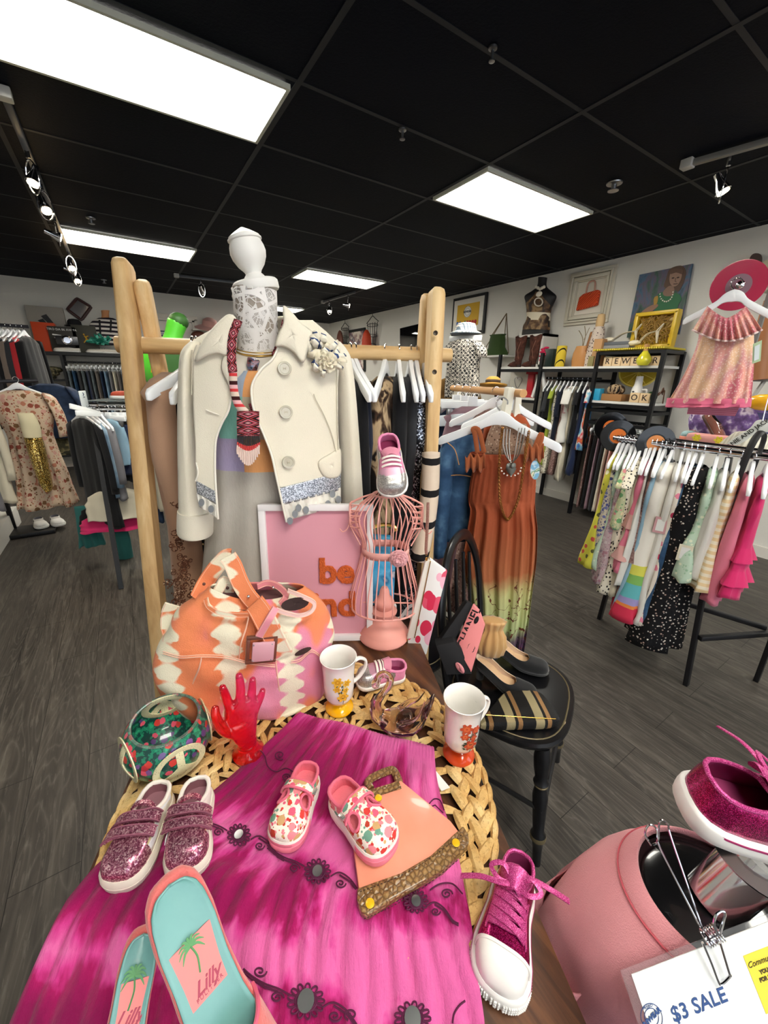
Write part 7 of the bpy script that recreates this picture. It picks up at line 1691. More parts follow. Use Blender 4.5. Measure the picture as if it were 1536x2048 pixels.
m=MB();m.box(cc,(.26,.08,.12));m.build('camera_body',plain('#4a4a4c',.3,.6),cmr,bev=.01);m=MB();m.lathe([(.0001,0),(.06,0),(.06,.03),(.045,.035),(.04,.02),(.0001,.02)],cc+V((0,-.04,0)),frame((0,-1,0))@Matrix.Rotation(-pi/2,3,'X'),24);m.build('lens',CHROME,cmr)
t,c,w_,h_=bx('dark_olive_box','dark olive shoe box with small yellow figure mark on the far shelf',150,652,190,692,7.72,.2,'#3a392f')
YL=plain('#d8a52a',.5);m=MB();q=V((c.x+.01,7.716,c.z))
for a,b2 in(((0,.0),(-.02,.05)),((0,0),(.055,-.02)),((0,0),(-.04,-.05)),((-.01,.03),(.03,.045)),((0,0),(.0,.03))):m.tube([q+V((a[0],0,a[1])),q+V((b2[0],0,b2[1]))],.008,5)
m.sph(q+V((-.022,0,.065)),(.011,.004,.011),8);m.build('figure_mark',YL,t)
hat=MB();hat.lathe([(.13,0),(.09,.01),(.085,.06),(.06,.09),(.0001,.1)],PY(150,652,7.9),None,20);tag(hat.build('baseball_hat',BLACKM,None,PY(150,652,7.9)),'black cap behind the boxes on the far shelf','hat')
for i,(x0,x1,col,lab)in enumerate(((105,160,'#d9d5cb','white and black flat sneaker lying in front of the boxes on the far shelf'),(170,240,'#d9d3c6','white low sneaker lying under the green garland on the far shelf'))):mini(lab,V((PY(x1,697,7.72).x,7.72,SZ+.001)),V((PY(x0,694,7.7).x,7.70,SZ+.001)),[plain(col,.6),BLACKM,WHITE,BLACKM],'flat_sneaker','low sneakers on the far shelf',hc=.07)
gg=MB();rr=random.Random(3)
for k in range(40):p=PY(198+rr.uniform(-16,16),684+rr.uniform(-9,4),7.62);d=V((rr.uniform(-1,1),rr.uniform(-.3,.3),rr.uniform(-.6,1))).normalized();s_=V((d.z,0,-d.x));gg.prism([p,p+d*.04+s_*.02,p+d*.08,p+d*.04-s_*.02],(0,.006,0))
tag(gg.build('green_garland',plain('#13705c',.25,.4),None,PY(198,690,7.62),smooth=False),'shiny green tinsel leaves on the far shelf','garland')
mt=thing('striped_shirt_torso','tan torso form in a striped T-shirt on the far shelf','mannequin',PY(212,695,7.9));ty=lambda x,y,o=0:PY(x,y,7.85)
b=MB();b.loft(rows_loft([(621,202,219),(632,203,218),(645,200,222)],[.05,.05,.06],ty,20));b.build('neck',plain('#c98a5c',.6),mt)
b=MB();b.loft(rows_loft([(636,196,226),(644,182,240),(655,178,246),(666,184,240),(690,192,236)],[.06,.09,.11,.12,.12],ty,32));b.build('striped_shirt',FB['stripe'],mt)
b=MB();b.tube([PY(199,640,7.72),PY(201,672,7.71)],.012,6);b.tube([PY(222,640,7.72),PY(221,665,7.71)],.012,6);b.build('lanyard',BLACKM,mt)
mr=thing('diamond_mirror','diamond-hung square mirror with dark scalloped frame on the far left wall','mirror',PY(159,617,8.08));cc=PY(159,617,8.07)
O=[PY(x,y,8.07)for x,y in((154,597),(182,614),(163,640),(135,619))];b=MB();b.prism([cc+(p-cc)*.93 for p in O],V((0,-.01,0)));b.build('glass',plain('#e0d5cc',.08,1.0),mr,smooth=False)
b=MB();P=[]
for i in range(4):
    for k in range(8):P.append(O[i].lerp(O[(i+1)%4],(k+.2)/8))
b.tube(P,.022,7,True);b.build('frame',plain('#4b2f2c',.5),mr)
for z,nm,fb,lab in((1.375,'fur_hat','camo','pile of camouflage hats on the upper cubby of the far shelf'),):b=MB();[b.sph((-.88+.05*k,7.8,z+.08+.05*k),(.15,.14,.05),14)for k in(-1,0,1)];tag(b.build(nm,FB[fb],None,(-.88,7.8,z)),lab,'hat')
for i,(x,z,col,lab)in enumerate(((-.98,1.03,'#2b2622','dark shoe with white sole on the middle cubby, left'),(-.78,1.03,'#2b2622','dark shoe with white sole on the middle cubby, right'),(-.98,.665,'#cfcac0','pale sneaker on the low cubby of the far shelf, left'),(-.8,.665,'#cfcac0','pale sneaker on the low cubby of the far shelf, right'))):mini(lab,V((x,7.95,z+.0)),V((x+.02,7.68,z+.0)),[plain(col,.6),BLACKM,WHITE],'cubby_shoe','shoes in the cubbies',hc=.09)
# pink sun hat picture by the door and shelf
ph=thing('pink_sun_hat','pink felt hat on the wall right of the back door','hat',PY(418,650,8.0));b=MB();b.lathe([(.0001,.16),(.05,.155),(.11,.12),(.13,.03),(.24,0),(.25,-.01),(.12,.0)],PY(420,655,8.0),Matrix.Rotation(.3,3,'X'),28);b.build('felt',cloth('#cf9d95'),ph)
b=MB();b.box(PY(418,662,8.0),(.55,.2,.02));tag(b.build('small_wall_shelf',plain('#d8d2c6',.5),None,PY(418,662,8.0)),'small white shelf under the pink hat by the back door','shelf')
b=MB();b.sph(PY(398,672,8.0),(.13,.09,.08),16);tag(b.build('brown_bowl',plain('#6b3e30',.5),None,PY(398,672,8.0)),'dark reddish brown hat below the pink hat','hat')
# ---------------------------------------------------------------- right wall
WXP=lambda x,y,X=4.66:PX(x,y,X)
def quad(name,pts,X,th,mat,par,bev=0,sm=False):b=MB();b.prism([PX(x,y,X)for x,y in pts],(th,0,0));return b.build(name,mat,par,bev=bev,smooth=sm)
# framed yellow poster
po=thing('framed_yellow_poster','black framed poster with yellow field and oval logo on the right wall','poster',(4.65,4.85,2.4))
def rect(name,y0,y1,z0,z1,x,th,mat,par,bev=0):b=MB();b.box((x,(y0+y1)/2,(z0+z1)/2),(th,abs(y1-y0),abs(z1-z0)),None);return b.build(name,mat,par,bev=bev,smooth=False)
rect('frame',4.5,5.21,2.14,2.68,4.66,.03,BLACK,po,.004);rect('mount',4.54,5.17,2.18,2.64,4.642,.006,plain('#e3ded2',.6),po);rect('yellow_field',4.62,5.09,2.26,2.57,4.638,.004,plain('#d6a81c',.5),po)
b=MB();b.lathe([(.0001,0),(.078,0),(.078,.003),(.07,.0032),(.068,.002),(.0001,.002)],(4.636,4.86,2.46),frame((-1,0,0))@Matrix.Rotation(-pi/2,3,'X'),28);lo_=b.build('logo_disc',plain('#efeee6',.6),po)
text('logo_name','REWEAR',.042,mx((4.631,4.86,2.46),(0,-1,.0),(0,0,1)),plain('#22242a',.5),po,.001,0,.001)
b=MB()
for r in(.074,.05):b.tube([V((4.632,4.86+r*cos(q),2.46+r*sin(q)))for q in[2*pi*k/28 for k in range(28)]],.0018,4,True)
b.build('logo_ring',plain('#22242a',.5),po)
for k,col in enumerate(('#2d5fae','#2d5fae','#e0b420','#3d6a4a','#c1272d','#c1272d','#c1272d','#c1272d')):
    y=5.06-.055*k;b=MB();b.prism([(4.632,y-.02,2.262),(4.632,y+.02,2.262),(4.632,y+.02,2.31),(4.632,y+.032,2.30),(4.632,y+.014,2.335),(4.632,y-.014,2.335),(4.632,y-.032,2.30),(4.632,y-.02,2.31)],(-.002,0,0));b.build('shirt_print',plain(col,.6),po,smooth=False)
# ornate white frame with orange handbag
of_=thing('handbag_relief_frame','ornate white frame holding an orange handbag on the right wall','picture frame',(4.65,2.93,2.4))
CRM=plain('#cfc9b8',.55);yy0,yy1,z0,z1=2.66,3.20,2.12,2.68
for k,(i,t_,h_)in enumerate(((0,.03,.03),(.03,.02,.05),(.06,.035,.04),(.095,.012,.02))):
    b=MB()
    for(ya,yb,za,zb)in((yy0+i,yy1-i,z0+i,z0+i+t_),(yy0+i,yy1-i,z1-i-t_,z1-i),(yy0+i,yy0+i+t_,z0+i+t_,z1-i-t_),(yy1-i-t_,yy1-i,z0+i+t_,z1-i-t_)):b.box((4.68-h_/2,(ya+yb)/2,(za+zb)/2),(h_,yb-ya,zb-za))
    b.build('moulding',CRM,of_,bev=.004)
rect('backing',2.77,3.09,2.23,2.57,4.672,.01,plain('#ddd7c8',.6),of_)
ob=thing('orange_handbag','orange red quilted handbag mounted inside the ornate white frame','handbag',(4.6,2.93,2.28));ORB=NT('orange_woven_leather');v=ORB.co();w1=ORB.wave(22,v,0,1,'BANDS','DIAGONAL');ORB.bump(w1,.8,.01);ORBM=ORB.fin(ORB.mix(w1,'#c23a10','#e8562a'),.45)
b=MB();b.prism([(4.625,3.05,2.27),(4.625,2.80,2.30),(4.625,2.795,2.44),(4.625,2.83,2.46),(4.625,2.99,2.44),(4.625,3.035,2.41)],(.04,0,0));b.build('bag_body',ORBM,ob,bev=.012)
b=MB();b.tube(spline([V((4.635,2.96,2.44)),V((4.63,2.95,2.53)),V((4.63,2.91,2.555)),V((4.63,2.87,2.54)),V((4.635,2.86,2.45))],5),.009,7);b.build('handle',plain('#b98a78',.6),ob)
# painting of a woman in a green dress
pw=thing('portrait_painting','painting of a woman in a green dress and pearls on the right wall','painting',(4.65,2.17,2.27))
n=NT('dark_teal_brushwork');v=n.co('Object',(1,1,.6));n.bump(n.noise(40,v,3),.3,.004);BGP=n.fin(n.ramp(n.noise(5.5,v,4,.6,1.2),[(.3,'#1f2b30'),(.42,'#3c5a4c'),(.5,'#5f5468'),(.58,'#41607a'),(.7,'#24302f')]),.5)
b=MB();A_,B_,C_,D_=PX(1281,550,4.66),PX(1387,528,4.66),PX(1358,676,4.66),PX(1262,661,4.66);b.prism([A_,B_,V((4.66,C_.y,D_.z-.07)),V((4.66,D_.y+.02,D_.z-.07))],(-.02,0,0));b.build('canvas',BGP,pw,smooth=False)
def pt(name,pts,X,mat,n_=4):b=MB();P=spline([PX(x,y,X)for x,y in pts],n_,True);b.prism(P,(.002,0,0));b.build(name,mat,pw,smooth=False)
pt('painted_hair',[(1338,540),(1350,533),(1365,532),(1372,545),(1367,565),(1358,582),(1349,580),(1331,576),(1328,570),(1333,555)],4.636,plain('#5a4335',.6))
pt('painted_face',[(1342,545),(1352,543),(1363,546),(1362,558),(1355,570),(1346,573),(1340,566),(1339,555)],4.633,plain('#9a7a68',.6))
pt('painted_fringe',[(1340,541),(1352,537),(1366,540),(1364,548),(1352,545),(1341,548)],4.630,plain('#64493a',.6))
pt('painted_neck',[(1338,572),(1348,575),(1346,590),(1330,592),(1326,584)],4.632,plain('#8b6d5c',.6))
pt('painted_dress',[(1316,588),(1330,584),(1338,592),(1346,586),(1358,588),(1363,598),(1356,612),(1355,630),(1346,642),(1300,640),(1310,620),(1312,605)],4.634,plain('#2f6b45',.6))
pt('painted_arm',[(1268,640),(1290,618),(1310,608),(1316,612),(1300,626),(1280,645),(1270,650)],4.631,plain('#96705a',.6))
pt('painted_sleeve',[(1308,596),(1316,592),(1314,606),(1308,610)],4.629,plain('#b08a3c',.6))
pt('painted_hand',[(1350,645),(1356,640),(1362,648),(1352,662),(1344,660)],4.631,plain('#96705a',.6))
b=MB()
for k in range(11):a=pi*k/10;b.sph(PX(1333-13*cos(a),586+17*sin(a)+2*cos(a),4.628),(.004,.007,.007),6)
b.build('painted_pearls',plain('#e6e0d0',.5),pw)
b=MB()
for x,y in((1346,556),(1356,555)):b.sph(PX(x,y,4.63),(.002,.012,.006),8)
b.tube([PX(1351,556,4.63),PX(1350,563,4.63),PX(1353,564,4.63)],.002,5);b.tube([PX(1347,568,4.63),PX(1352,568,4.63),PX(1355,567,4.63)],.003,5);b.build('painted_features',plain('#3c2a24',.6),pw)
# black glossy screen, far framed art, wire bodices
tv=MB();tv.prism([PX(803,657,4.66),PX(870,641,4.66),PX(870,700,4.66),PX(803,706,4.66)],(-.04,0,0));tag(tv.build('wall_screen',plain('#08080a',.05,coat=.5),None,(4.65,6.2,2.2),bev=.005),'black glossy screen on the right wall behind the pine post','television')
fa=thing('framed_sketch','black framed watercolour sketch on the far right wall','picture frame',(4.64,8.35,2.2));rect('frame',8.0,8.75,1.6,2.5,4.66,.03,BLACK,fa,.004);rect('picture',8.05,8.7,1.66,2.44,4.64,.006,marble('watercolour',[(.42,'#d9cfc4'),(.52,'#9a7a78'),(.6,'#5c5566'),(.7,'#d8cec2')],6,4),fa)
for px,py,s,lab in((690,655,.8,'small wire bodice ornament on the far right wall left of the sketch'),(745,645,1.0,'wire bodice ornament on the far right wall right of the sketch')):
    t=thing('wire_bodice',lab,'wall ornament',PX(px,py,4.6));X=4.6;c=PX(px,py,X);WI=plain('#3a3836',.4,.6);b=MB();q=lambda y,z:c+V((0,y*s,z*s))
    b.tube(spline([q(0,.22),q(.03,.25),q(0,.28),q(-.03,.25)],4),.006,5);b.tube([q(0,.22),q(0,.12)],.006,5);b.tube(spline([q(-.24,.0),q(-.12,.06),q(0,.12),q(.12,.06),q(.24,0)],4),.008,5);b.build('hanger_wire',WI,t)
    b=MB()
    for yy in(-.2,-.1,0,.1,.2):b.tube(spline([q(yy,0),q(yy*.8,-.2),q(yy*.55,-.4),q(yy*.9,-.6)],4),.007,5)
    for z,w in((-.05,.2),(-.25,.15),(-.42,.11),(-.6,.18)):b.tube([q(w*cos(a),z+.02*sin(a))+V((-.06*sin(a),0,0))for a in[2*pi*k/16 for k in range(16)]],.006,5,True)
    b.build('wire_cage',WI,t)
b=MB();b.sph(PX(733,690,4.5),(.09,.14,.3),14);tag(b.build('orange_pouch',plain('#c8401c',.6),None,PX(733,690,4.5)),'orange red pouch hanging beside the far wire bodice','bag')
b=MB();b.sph(PX(680,688,4.5),(.06,.14,.3),14);tag(b.build('brown_pouch',plain('#6b3d2e',.6),None,PX(680,688,4.5)),'brown pouch hanging beside the small far wire bodice','bag')
# ---------------------------------------------------------------- metal shelving along the right wall
BM=plain('#17181b',.4,.3);WS=plain('#dcdad4',.5)
def posts(t,pts,z1,z0=0,s=.035):
    for x,y in pts:b=MB();b.box((x,y,(z0+z1)/2),(s,s,z1-z0));b.build('post',BM,t)
def board(t,y0,y1,z,x0=4.27,x1=4.66,m=WS):b=MB();b.box(((x0+x1)/2,(y0+y1)/2,z),(x1-x0,y1-y0,.022));b.build('shelf_board',m,t);b=MB();b.box((x0-.008,(y0+y1)/2,z-.03),(.016,y1-y0,.035));b.build('edge_rail',BM,t)
ta=thing('tall_metal_shelf','tall black metal shelf with lettered blocks on the right wall','shelf',(4.46,2.14,0));YA0,YA1=1.84,2.46
posts(ta,((4.26,YA0),(4.26,YA1),(4.65,YA0),(4.65,YA1)),1.78);board(ta,YA0,YA1,1.635);board(ta,YA0,YA1,1.29)
b=MB()
for z in(1.77,1.2,1.07):b.bar((4.26,YA0,z),(4.26,YA1,z),.03);b.bar((4.65,YA0,z),(4.65,YA1,z),.03);b.bar((4.26,YA0,z),(4.65,YA0,z),.03);b.bar((4.26,YA1,z),(4.65,YA1,z),.03)
b.build('frame_rails',BM,ta)
tb2=thing('long_metal_shelf','long black metal shelf with white boards left of the tall one','shelf',(4.46,3.15,0))
posts(tb2,((4.26,3.14),(4.26,3.78),(4.65,3.14),(4.65,3.78)),1.80);board(tb2,2.46,3.14,1.635);board(tb2,3.14,3.78,1.635);board(tb2,3.14,3.78,1.27);board(tb2,3.14,3.78,.9)
b=MB();b.tube([(4.4,2.46,1.52),(4.4,3.14,1.52)],.014,8);b.bar((4.65,2.46,1.5),(4.65,3.14,1.5),.03);b.build('hanging_rail',BM,tb2)
b=MB();b.box((4.55,4.12,1.80),(.25,.5,.02));tag(b.build('floating_shelf',WS,None,(4.55,4.12,1.8)),'small floating shelf holding the green drawstring bag','shelf')
# letters on blocks
def blocks(word,y0,z,x,s,lab):
    for i,ch in enumerate(word):
        y=y0-i*s*1.03;t=thing('letter_block','wooden letter block with the letter %s %s'%(ch,lab[1]if(ch=='E' and word.index('E')!=i)else lab[0]),'letter block',(x,y,z),'wooden letter blocks');b=MB();b.box((x,y,z+s/2),(s*.9,s*.97,s));b.build('block',plain('#e0c49a',.6),t,bev=.004)
        text('letter',ch,s*.85,mx((x-s*.46,y,z+s*.5),(0,-1,0),(0,0,1)),plain('#3a2a20',.6),t,.0008,0,.001)
blocks('REWEAR',2.37,1.647,4.33,.088,('on the upper shelf of the tall metal shelf','second E of the row on the upper shelf'))
blocks('OK',2.03,1.302,4.33,.092,('on the lower shelf of the tall metal shelf',''))
# things on the tall shelf
LZ=1.302
ly=thing('lemon_slice_light','half lemon slice acrylic standing behind the OK blocks','ornament',(4.55,2.12,LZ));b=MB();R=.19;c=V((4.52,2.15,LZ+.29));b.prism([c+V((0,R*cos(a),-R*sin(a)*.75))for a in[pi*k/20 for k in range(21)]],(.02,0,0));b.build('slice',plain('#c9b02a',.3,trans=.3),ly)
b=MB();b.tube([c+V((-.008,R*cos(a),-R*sin(a)*.75))for a in[pi*k/20 for k in range(21)]],.009,6);[b.tube([c+V((-.008,0,0)),c+V((-.008,R*cos(a),-R*sin(a)*.75))],.004,5)for a in(.5,1.05,1.57,2.1,2.64)];b.build('rind',plain('#e3cf63',.4),ly)
wm2=thing('white_pitcher','small white pitcher with dark print beside the OK blocks','pitcher',(4.42,2.08,LZ));c=V((4.42,2.08,LZ));b=MB();b.lathe([(.0001,0),(.045,0),(.05,.05),(.05,.12),(.035,.17),(.03,.25),(.028,.25),(.033,.17),(.0001,.16)],c,None,24);b.tube(spline([c+V((0,-.048,.12)),c+V((0,-.09,.12)),c+V((0,-.085,.07)),c+V((0,-.05,.05))],5),.008,7);b.build('pitcher_body',WHITE,wm2)
b=MB()
for dz,dy in((.10,.01),(.085,-.01),(.07,.005),(.055,.0)):b.sph(c+V((-.05,dy,dz)),(.003,.012,.008),8)
b.build('dark_print',plain('#23242c',.5),wm2)
wb=thing('wicker_box','brown wicker tray with animal print scarf on the lower shelf','basket',(4.42,2.3,LZ));b=MB();b.box((4.42,2.28,LZ+.035),(.2,.22,.07));b.build('tray',plain('#9a6d40',.7),wb,bev=.008);b=MB();b.sph((4.4,2.28,LZ+.11),(.07,.09,.06),16);b.build('scarf_ball',FB['leopard'],wb)
ss=thing('strappy_heel','dark strappy heeled sandal right of the OK blocks','shoe',(4.42,1.95,LZ));b=MB();P0=V((4.4,1.9,LZ));b.tube(spline([P0+V((0,.1,.01)),P0+V((0,.03,.03)),P0+V((0,-.05,.1)),P0+V((0,-.08,.12))],5),.012,6);b.tube([P0+V((0,-.08,.12)),P0+V((0,-.09,0))],.006,5)
for k in range(4):b.tube(spline([P0+V((-.03,.08-.045*k,.02+.02*k)),P0+V((0,.07-.045*k,.07+.025*k)),P0+V((.03,.08-.045*k,.02+.02*k))],4),.006,5)
b.build('straps',plain('#5c3a28',.5),ss)
b=MB();b.sph((4.35,1.9,LZ+.06),.05,16);tag(b.build('green_glass_ball',plain('#1d4a2c',.05,trans=.4),None,(4.35,1.9,LZ)),'dark green glass ball at the right end of the lower shelf','ornament')
pp_=thing('yellow_vase','small yellow glass vase with cork neck on the upper shelf edge','vase',(4.28,1.98,1.647));b=MB();b.lathe([(.0001,0),(.04,.0),(.062,.03),(.064,.06),(.04,.1),(.022,.13),(.0001,.13)],(4.25,2.0,1.647),None,24);b.build('glass',plain('#d9cf3a',.08,coat=.5),pp_);b=MB();b.lathe([(.0001,.13),(.024,.13),(.022,.19),(.0001,.19)],(4.25,2.0,1.647),None,16);b.build('neck',plain('#b98a52',.6),pp_)
# top of the tall shelf
TT=1.79
b=MB()
for k in range(34):
    y=2.50-.02*k;b.tube([V((4.22,y,TT+.012)),V((4.66,y,TT+.012))],.009,5)
tag(b.build('yellow_woven_runner',plain('#d9c33c',.6),None,(4.44,2.17,TT)),'yellow woven runner on top of the tall metal shelf','mat')
yt=thing('yellow_tray','yellow rectangular tray standing up and filled with straw on the tall shelf','tray',(4.5,2.02,TT+.025));tc=V((4.5,2.08,TT+.19));Rt=Matrix.Rotation(-.2,3,'Y')
b=MB();YEL=plain('#d9b52a',.35)
for cy,cz,wy,wz in((0,.15,.38,.035),(0,-.15,.38,.035),(.175,0,.035,.3),(-.175,0,.035,.3)):b.box(tc+V((0,cy,cz)),(.09,wy,wz))
b.box(tc+V((.04,0,0)),(.01,.36,.3));b.build('tray_body',YEL,yt,bev=.008)
b=MB();rr=random.Random(8)
for k in range(150):p=tc+V((.0,rr.uniform(-.13,.13),rr.uniform(-.11,.11)));d=V((rr.uniform(-.3,.1),rr.uniform(-1,1),rr.uniform(-1,1))).normalized()*.05;b.tube([p-d,p+V((-.02,0,0)),p+d],.004,4)
b.build('straw_filling',plain('#9c7a3c',.8),yt)
for k,(x0,y0,x1,y1,X)in enumerate(((1272,662,1212,684,4.42),(1315,662,1262,690,4.34))):
    t=thing('cream_slingback',('cream slingback heel standing on grey books' if k==0 else 'cream slingback heel standing in front of the yellow tray'),'shoe',PX(x0,y0,X),'cream slingback heels');h=PX(x0,y0,X);q=PX(x1,y1,X);b=MB();P=spline([q,q+V((0,-.06,.012)),q.lerp(h,.6)+V((0,0,.02)),h],5);b.tube(P,[.028-.012*i/len(P)for i in range(len(P))],8,flat=.35);b.build('sole',plain('#d9ceb4',.5),t)
    b=MB();b.tube([h,h+V((0,-.015,-(h.z-q.z)*.95))],[.016,.006],8);b.tube(spline([h+V((-.02,0,.0)),h+V((0,-.04,.06)),h+V((.02,0,.0))],5),.005,5);b.build('heel_and_strap',plain('#d9ceb4',.5),t);b=MB();b.sph(q+V((0,-.03,.02)),(.032,.06,.024),12);b.build('toe',plain('#e3d9c0',.4),t)
for k,col in enumerate(('#8b8c90','#5b6068')):b=MB();b.box((4.42,2.36,TT+.045+.032*k),(.16,.30-.02*k,.03));tag(b.build('grey_book',plain(col,.5),None,(4.42,2.36,TT+.03),bev=.002),('lower pale' if k==0 else 'upper dark')+' grey book under the cream slingback heel','book')
# things on the long shelf
BZ=1.647
def blk(name,lab,y0,y1,z1,x0,x1,mat,cat,z0=BZ,bev=.004):b=MB();b.box(((x0+x1)/2,(y0+y1)/2,(z0+z1)/2),(x1-x0,abs(y1-y0),z1-z0));return tag(b.build(name,mat,None,((x0+x1)/2,(y0+y1)/2,z0),bev=bev),lab,cat)
wt=thing('wrapped_white_crate','white open crate lying on its side under the black torso','crate',(4.5,3.45,BZ));b=MB()
for(cy,cz,wy,wz)in((3.62,BZ+.19,.03,.38),(3.25,BZ+.19,.03,.38),(3.435,BZ+.365,.4,.03),(3.435,BZ+.015,.4,.03)):b.box((4.5,cy,cz),(.28,wy,wz))
b.box((4.635,3.435,BZ+.19),(.01,.38,.36));b.build('crate_sides',plain('#cfccc4',.5),wt)
kt=thing('black_torso_bust','black torso bust in a brown patterned halter top on the white crate','mannequin',(4.5,3.45,BZ+.38));kp=lambda x,y,o=0:PX(x,y,4.5)
b=MB();b.loft(rows_loft([(555,1078,1093),(572,1076,1092),(582,1066,1102),(592,1051,1112),(605,1053,1107),(620,1055,1100),(640,1055,1098),(655,1048,1098),(677,1045,1095)],[.05,.05,.07,.09,.10,.1,.09,.1,.11],kp,36));b.build('torso',plain('#131113',.6),kt)
n=NT('brown_halter_print');v=n.co('UV');vo=n.co();c_=n.ramp(n.noise(14,vo,3,.5,.5),[(.35,'#2a1a10'),(.5,'#5c4026'),(.62,'#8f7450')]);q=n.xyz(v);bw=n.math('MULTIPLY',n.math('GREATER_THAN',q[1],.55),n.math('LESS_THAN',q[1],.68));c_=n.mix(n.math('MULTIPLY',bw,n.math('GREATER_THAN',n.noise(7,vo,1),.45)),c_,'#d8cdb4');HALT=n.fin(c_,.6)
b=MB();b.loft(rows_loft([(585,1070,1098),(595,1062,1104),(607,1055,1105),(620,1056,1100),(640,1055,1098),(652,1049,1098),(660,1048,1098)],[.08,.1,.115,.115,.11,.115,.12],kp,36),True,False);b.build('halter_top',HALT,kt)
b=MB()
for k in range(22):a=2*pi*k/22;b.sph(PX(1077+8*cos(a),604+8*sin(a),4.36),.008,6)
b.sph(PX(1078,588,4.38),(.01,.045,.03),12);[b.sph(PX(1072+4*k,578-2*abs(k-2),4.4),.018,8)for k in range(5)];b.build('shell_necklace',plain('#d8d0c0',.4),kt)
b=MB();c=V((4.5,3.5,BZ));
for k,(y,lab)in enumerate(((3.56,'brown cowboy boot, left of the pair on the long shelf'),(3.34,'brown cowboy boot, right of the pair on the long shelf'))):
    t=thing('cowboy_boot',lab,'boot',(4.36,y,BZ),'brown cowboy boots');c=V((4.36,y,BZ));BT=marble('boot_leather_%d'%k,[(.35,'#3a211a'),(.6,'#57342a'),(.75,'#6e4537')],18,3)
    b=MB();R=[]
    for z,r,o in((.0,.035,0),(.04,.04,0),(.09,.055,.01),(.14,.06,.0),(.22,.065,0),(.31,.085,0),(.34,.088,0),(.345,.06,0)):R.append([c+V((r*.6*cos(q),r*sin(q)+o,z+(.03*abs(sin(q))**2*(1 if z>.3 else 0))))for q in[2*pi*j/22 for j in range(22)]])
    b.loft(R);b.build('shaft',BT,t);b=MB();P=[c+V((0,.0,.045)),c+V((-.0,.06,.04)),c+V((0,.12,.03)),c+V((0,.17,.02))];b.tube(P,[.042,.04,.03,.006],12,flat=.9);b.build('foot',BT,t);b=MB();b.box(c+V((0,-.02,.015)),(.05,.05,.03));b.build('heel',plain('#2a1814',.6),t)
    b=MB();b.tube([c+V((-.05,-.03,.1)),c+V((-.05,.0,.2)),c+V((-.055,-.04,.3))],.003,5);b.build('stitching',plain('#8d6552',.7),t)
blk('dark_green_box','dark green upright box beside the yellow tin',3.06,3.16,BZ+.2,4.34,4.44,plain('#1c2a26',.4),'box')
pf_=MB();rr=random.Random(5)
for k in range(12):p=V((4.36,3.2+rr.uniform(-.03,.03),BZ+.05+.015*k));pf_.sph(p,(.02,.02+.01*(k%3),.014),8)
tag(pf_.build('hot_pink_scrunchie',plain('#c8204f',.5),None,(4.36,3.2,BZ)),'hot pink fabric twist next to the brown boots','scrunchie')
yc=thing('yellow_patterned_tin','tall yellow tin with black line pattern on the long shelf','tin',(4.38,2.98,BZ));b=MB();b.lathe([(.0001,0),(.055,0),(.055,.22),(.05,.228),(.0001,.228)],(4.38,2.98,BZ),None,24);b.build('can',bands('yellow_black_lines',[(0,'#d9bd3c'),(.86,'#2a2412')],5,'DIAGONAL',1.5),yc)
tb3=thing('tan_bucket_bag','tan leather bucket bag with tall handle and twigs on the long shelf','handbag',(4.42,2.76,BZ));c=V((4.4,2.74,BZ));TAN=plain('#b98148',.5);b=MB();R=[]
for z,r in((0,.09),(.06,.1),(.14,.095),(.2,.075),(.215,.07)):R.append([c+V((r*.7*cos(q),r*sin(q),z))for q in[2*pi*j/26 for j in range(26)]])
b.loft(R);b.build('bag_body',TAN,tb3);b=MB();b.tube(spline([c+V((-.03,-.06,.12)),c+V((-.03,-.08,.24)),c+V((-.02,-.085,.32)),c+V((0,-.07,.34)),c+V((.0,-.05,.22))],5),.012,7);b.build('handle',plain('#8d5a2e',.5),tb3)
b=MB();b.tube(spline([c+V((0,0,.2)),c+V((0,.02,.3)),c+V((0,.08,.38))],4),.004,5);b.tube(spline([c+V((0,0,.2)),c+V((0,-.01,.32)),c+V((0,.02,.42))],4),.004,5);b.tube([c+V((0,0,.28)),c+V((0,-.04,.4))],.003,5);b.build('twigs',plain('#8a7a5c',.7),tb3)
blk('navy_book','navy book standing between the tan bag and the leopard vase',2.66,2.70,BZ+.22,4.38,4.56,FB['navy'],'book')
lv=thing('leopard_scarf_stand','tall cork-topped form wrapped in a leopard print scarf on the long shelf','display form',(4.42,2.6,BZ));b=MB();b.lathe([(.0001,0),(.085,0),(.09,.1),(.075,.25),(.06,.36),(.05,.40),(.0001,.41)],(4.42,2.6,BZ),None,26);b.build('scarf',spots('leopard_scarf','#cbbcae',['#3a2c28','#5c4640'],40,.3),lv);b=MB();b.lathe([(.0001,.4),(.04,.4),(.045,.46),(.035,.52),(.0001,.53)],(4.42,2.6,BZ),None,20);b.build('cork_top',plain('#c9a878',.7),lv)
blk('kraft_paper_bag','brown kraft paper bag right of the leopard form',2.47,2.56,BZ+.27,4.3,4.42,plain('#b98e63',.8),'bag');blk('small_white_cup_box','small khaki box in front of the kraft paper bag',2.52,2.58,BZ+.1,4.28,4.31,plain('#8f8455',.7),'box')
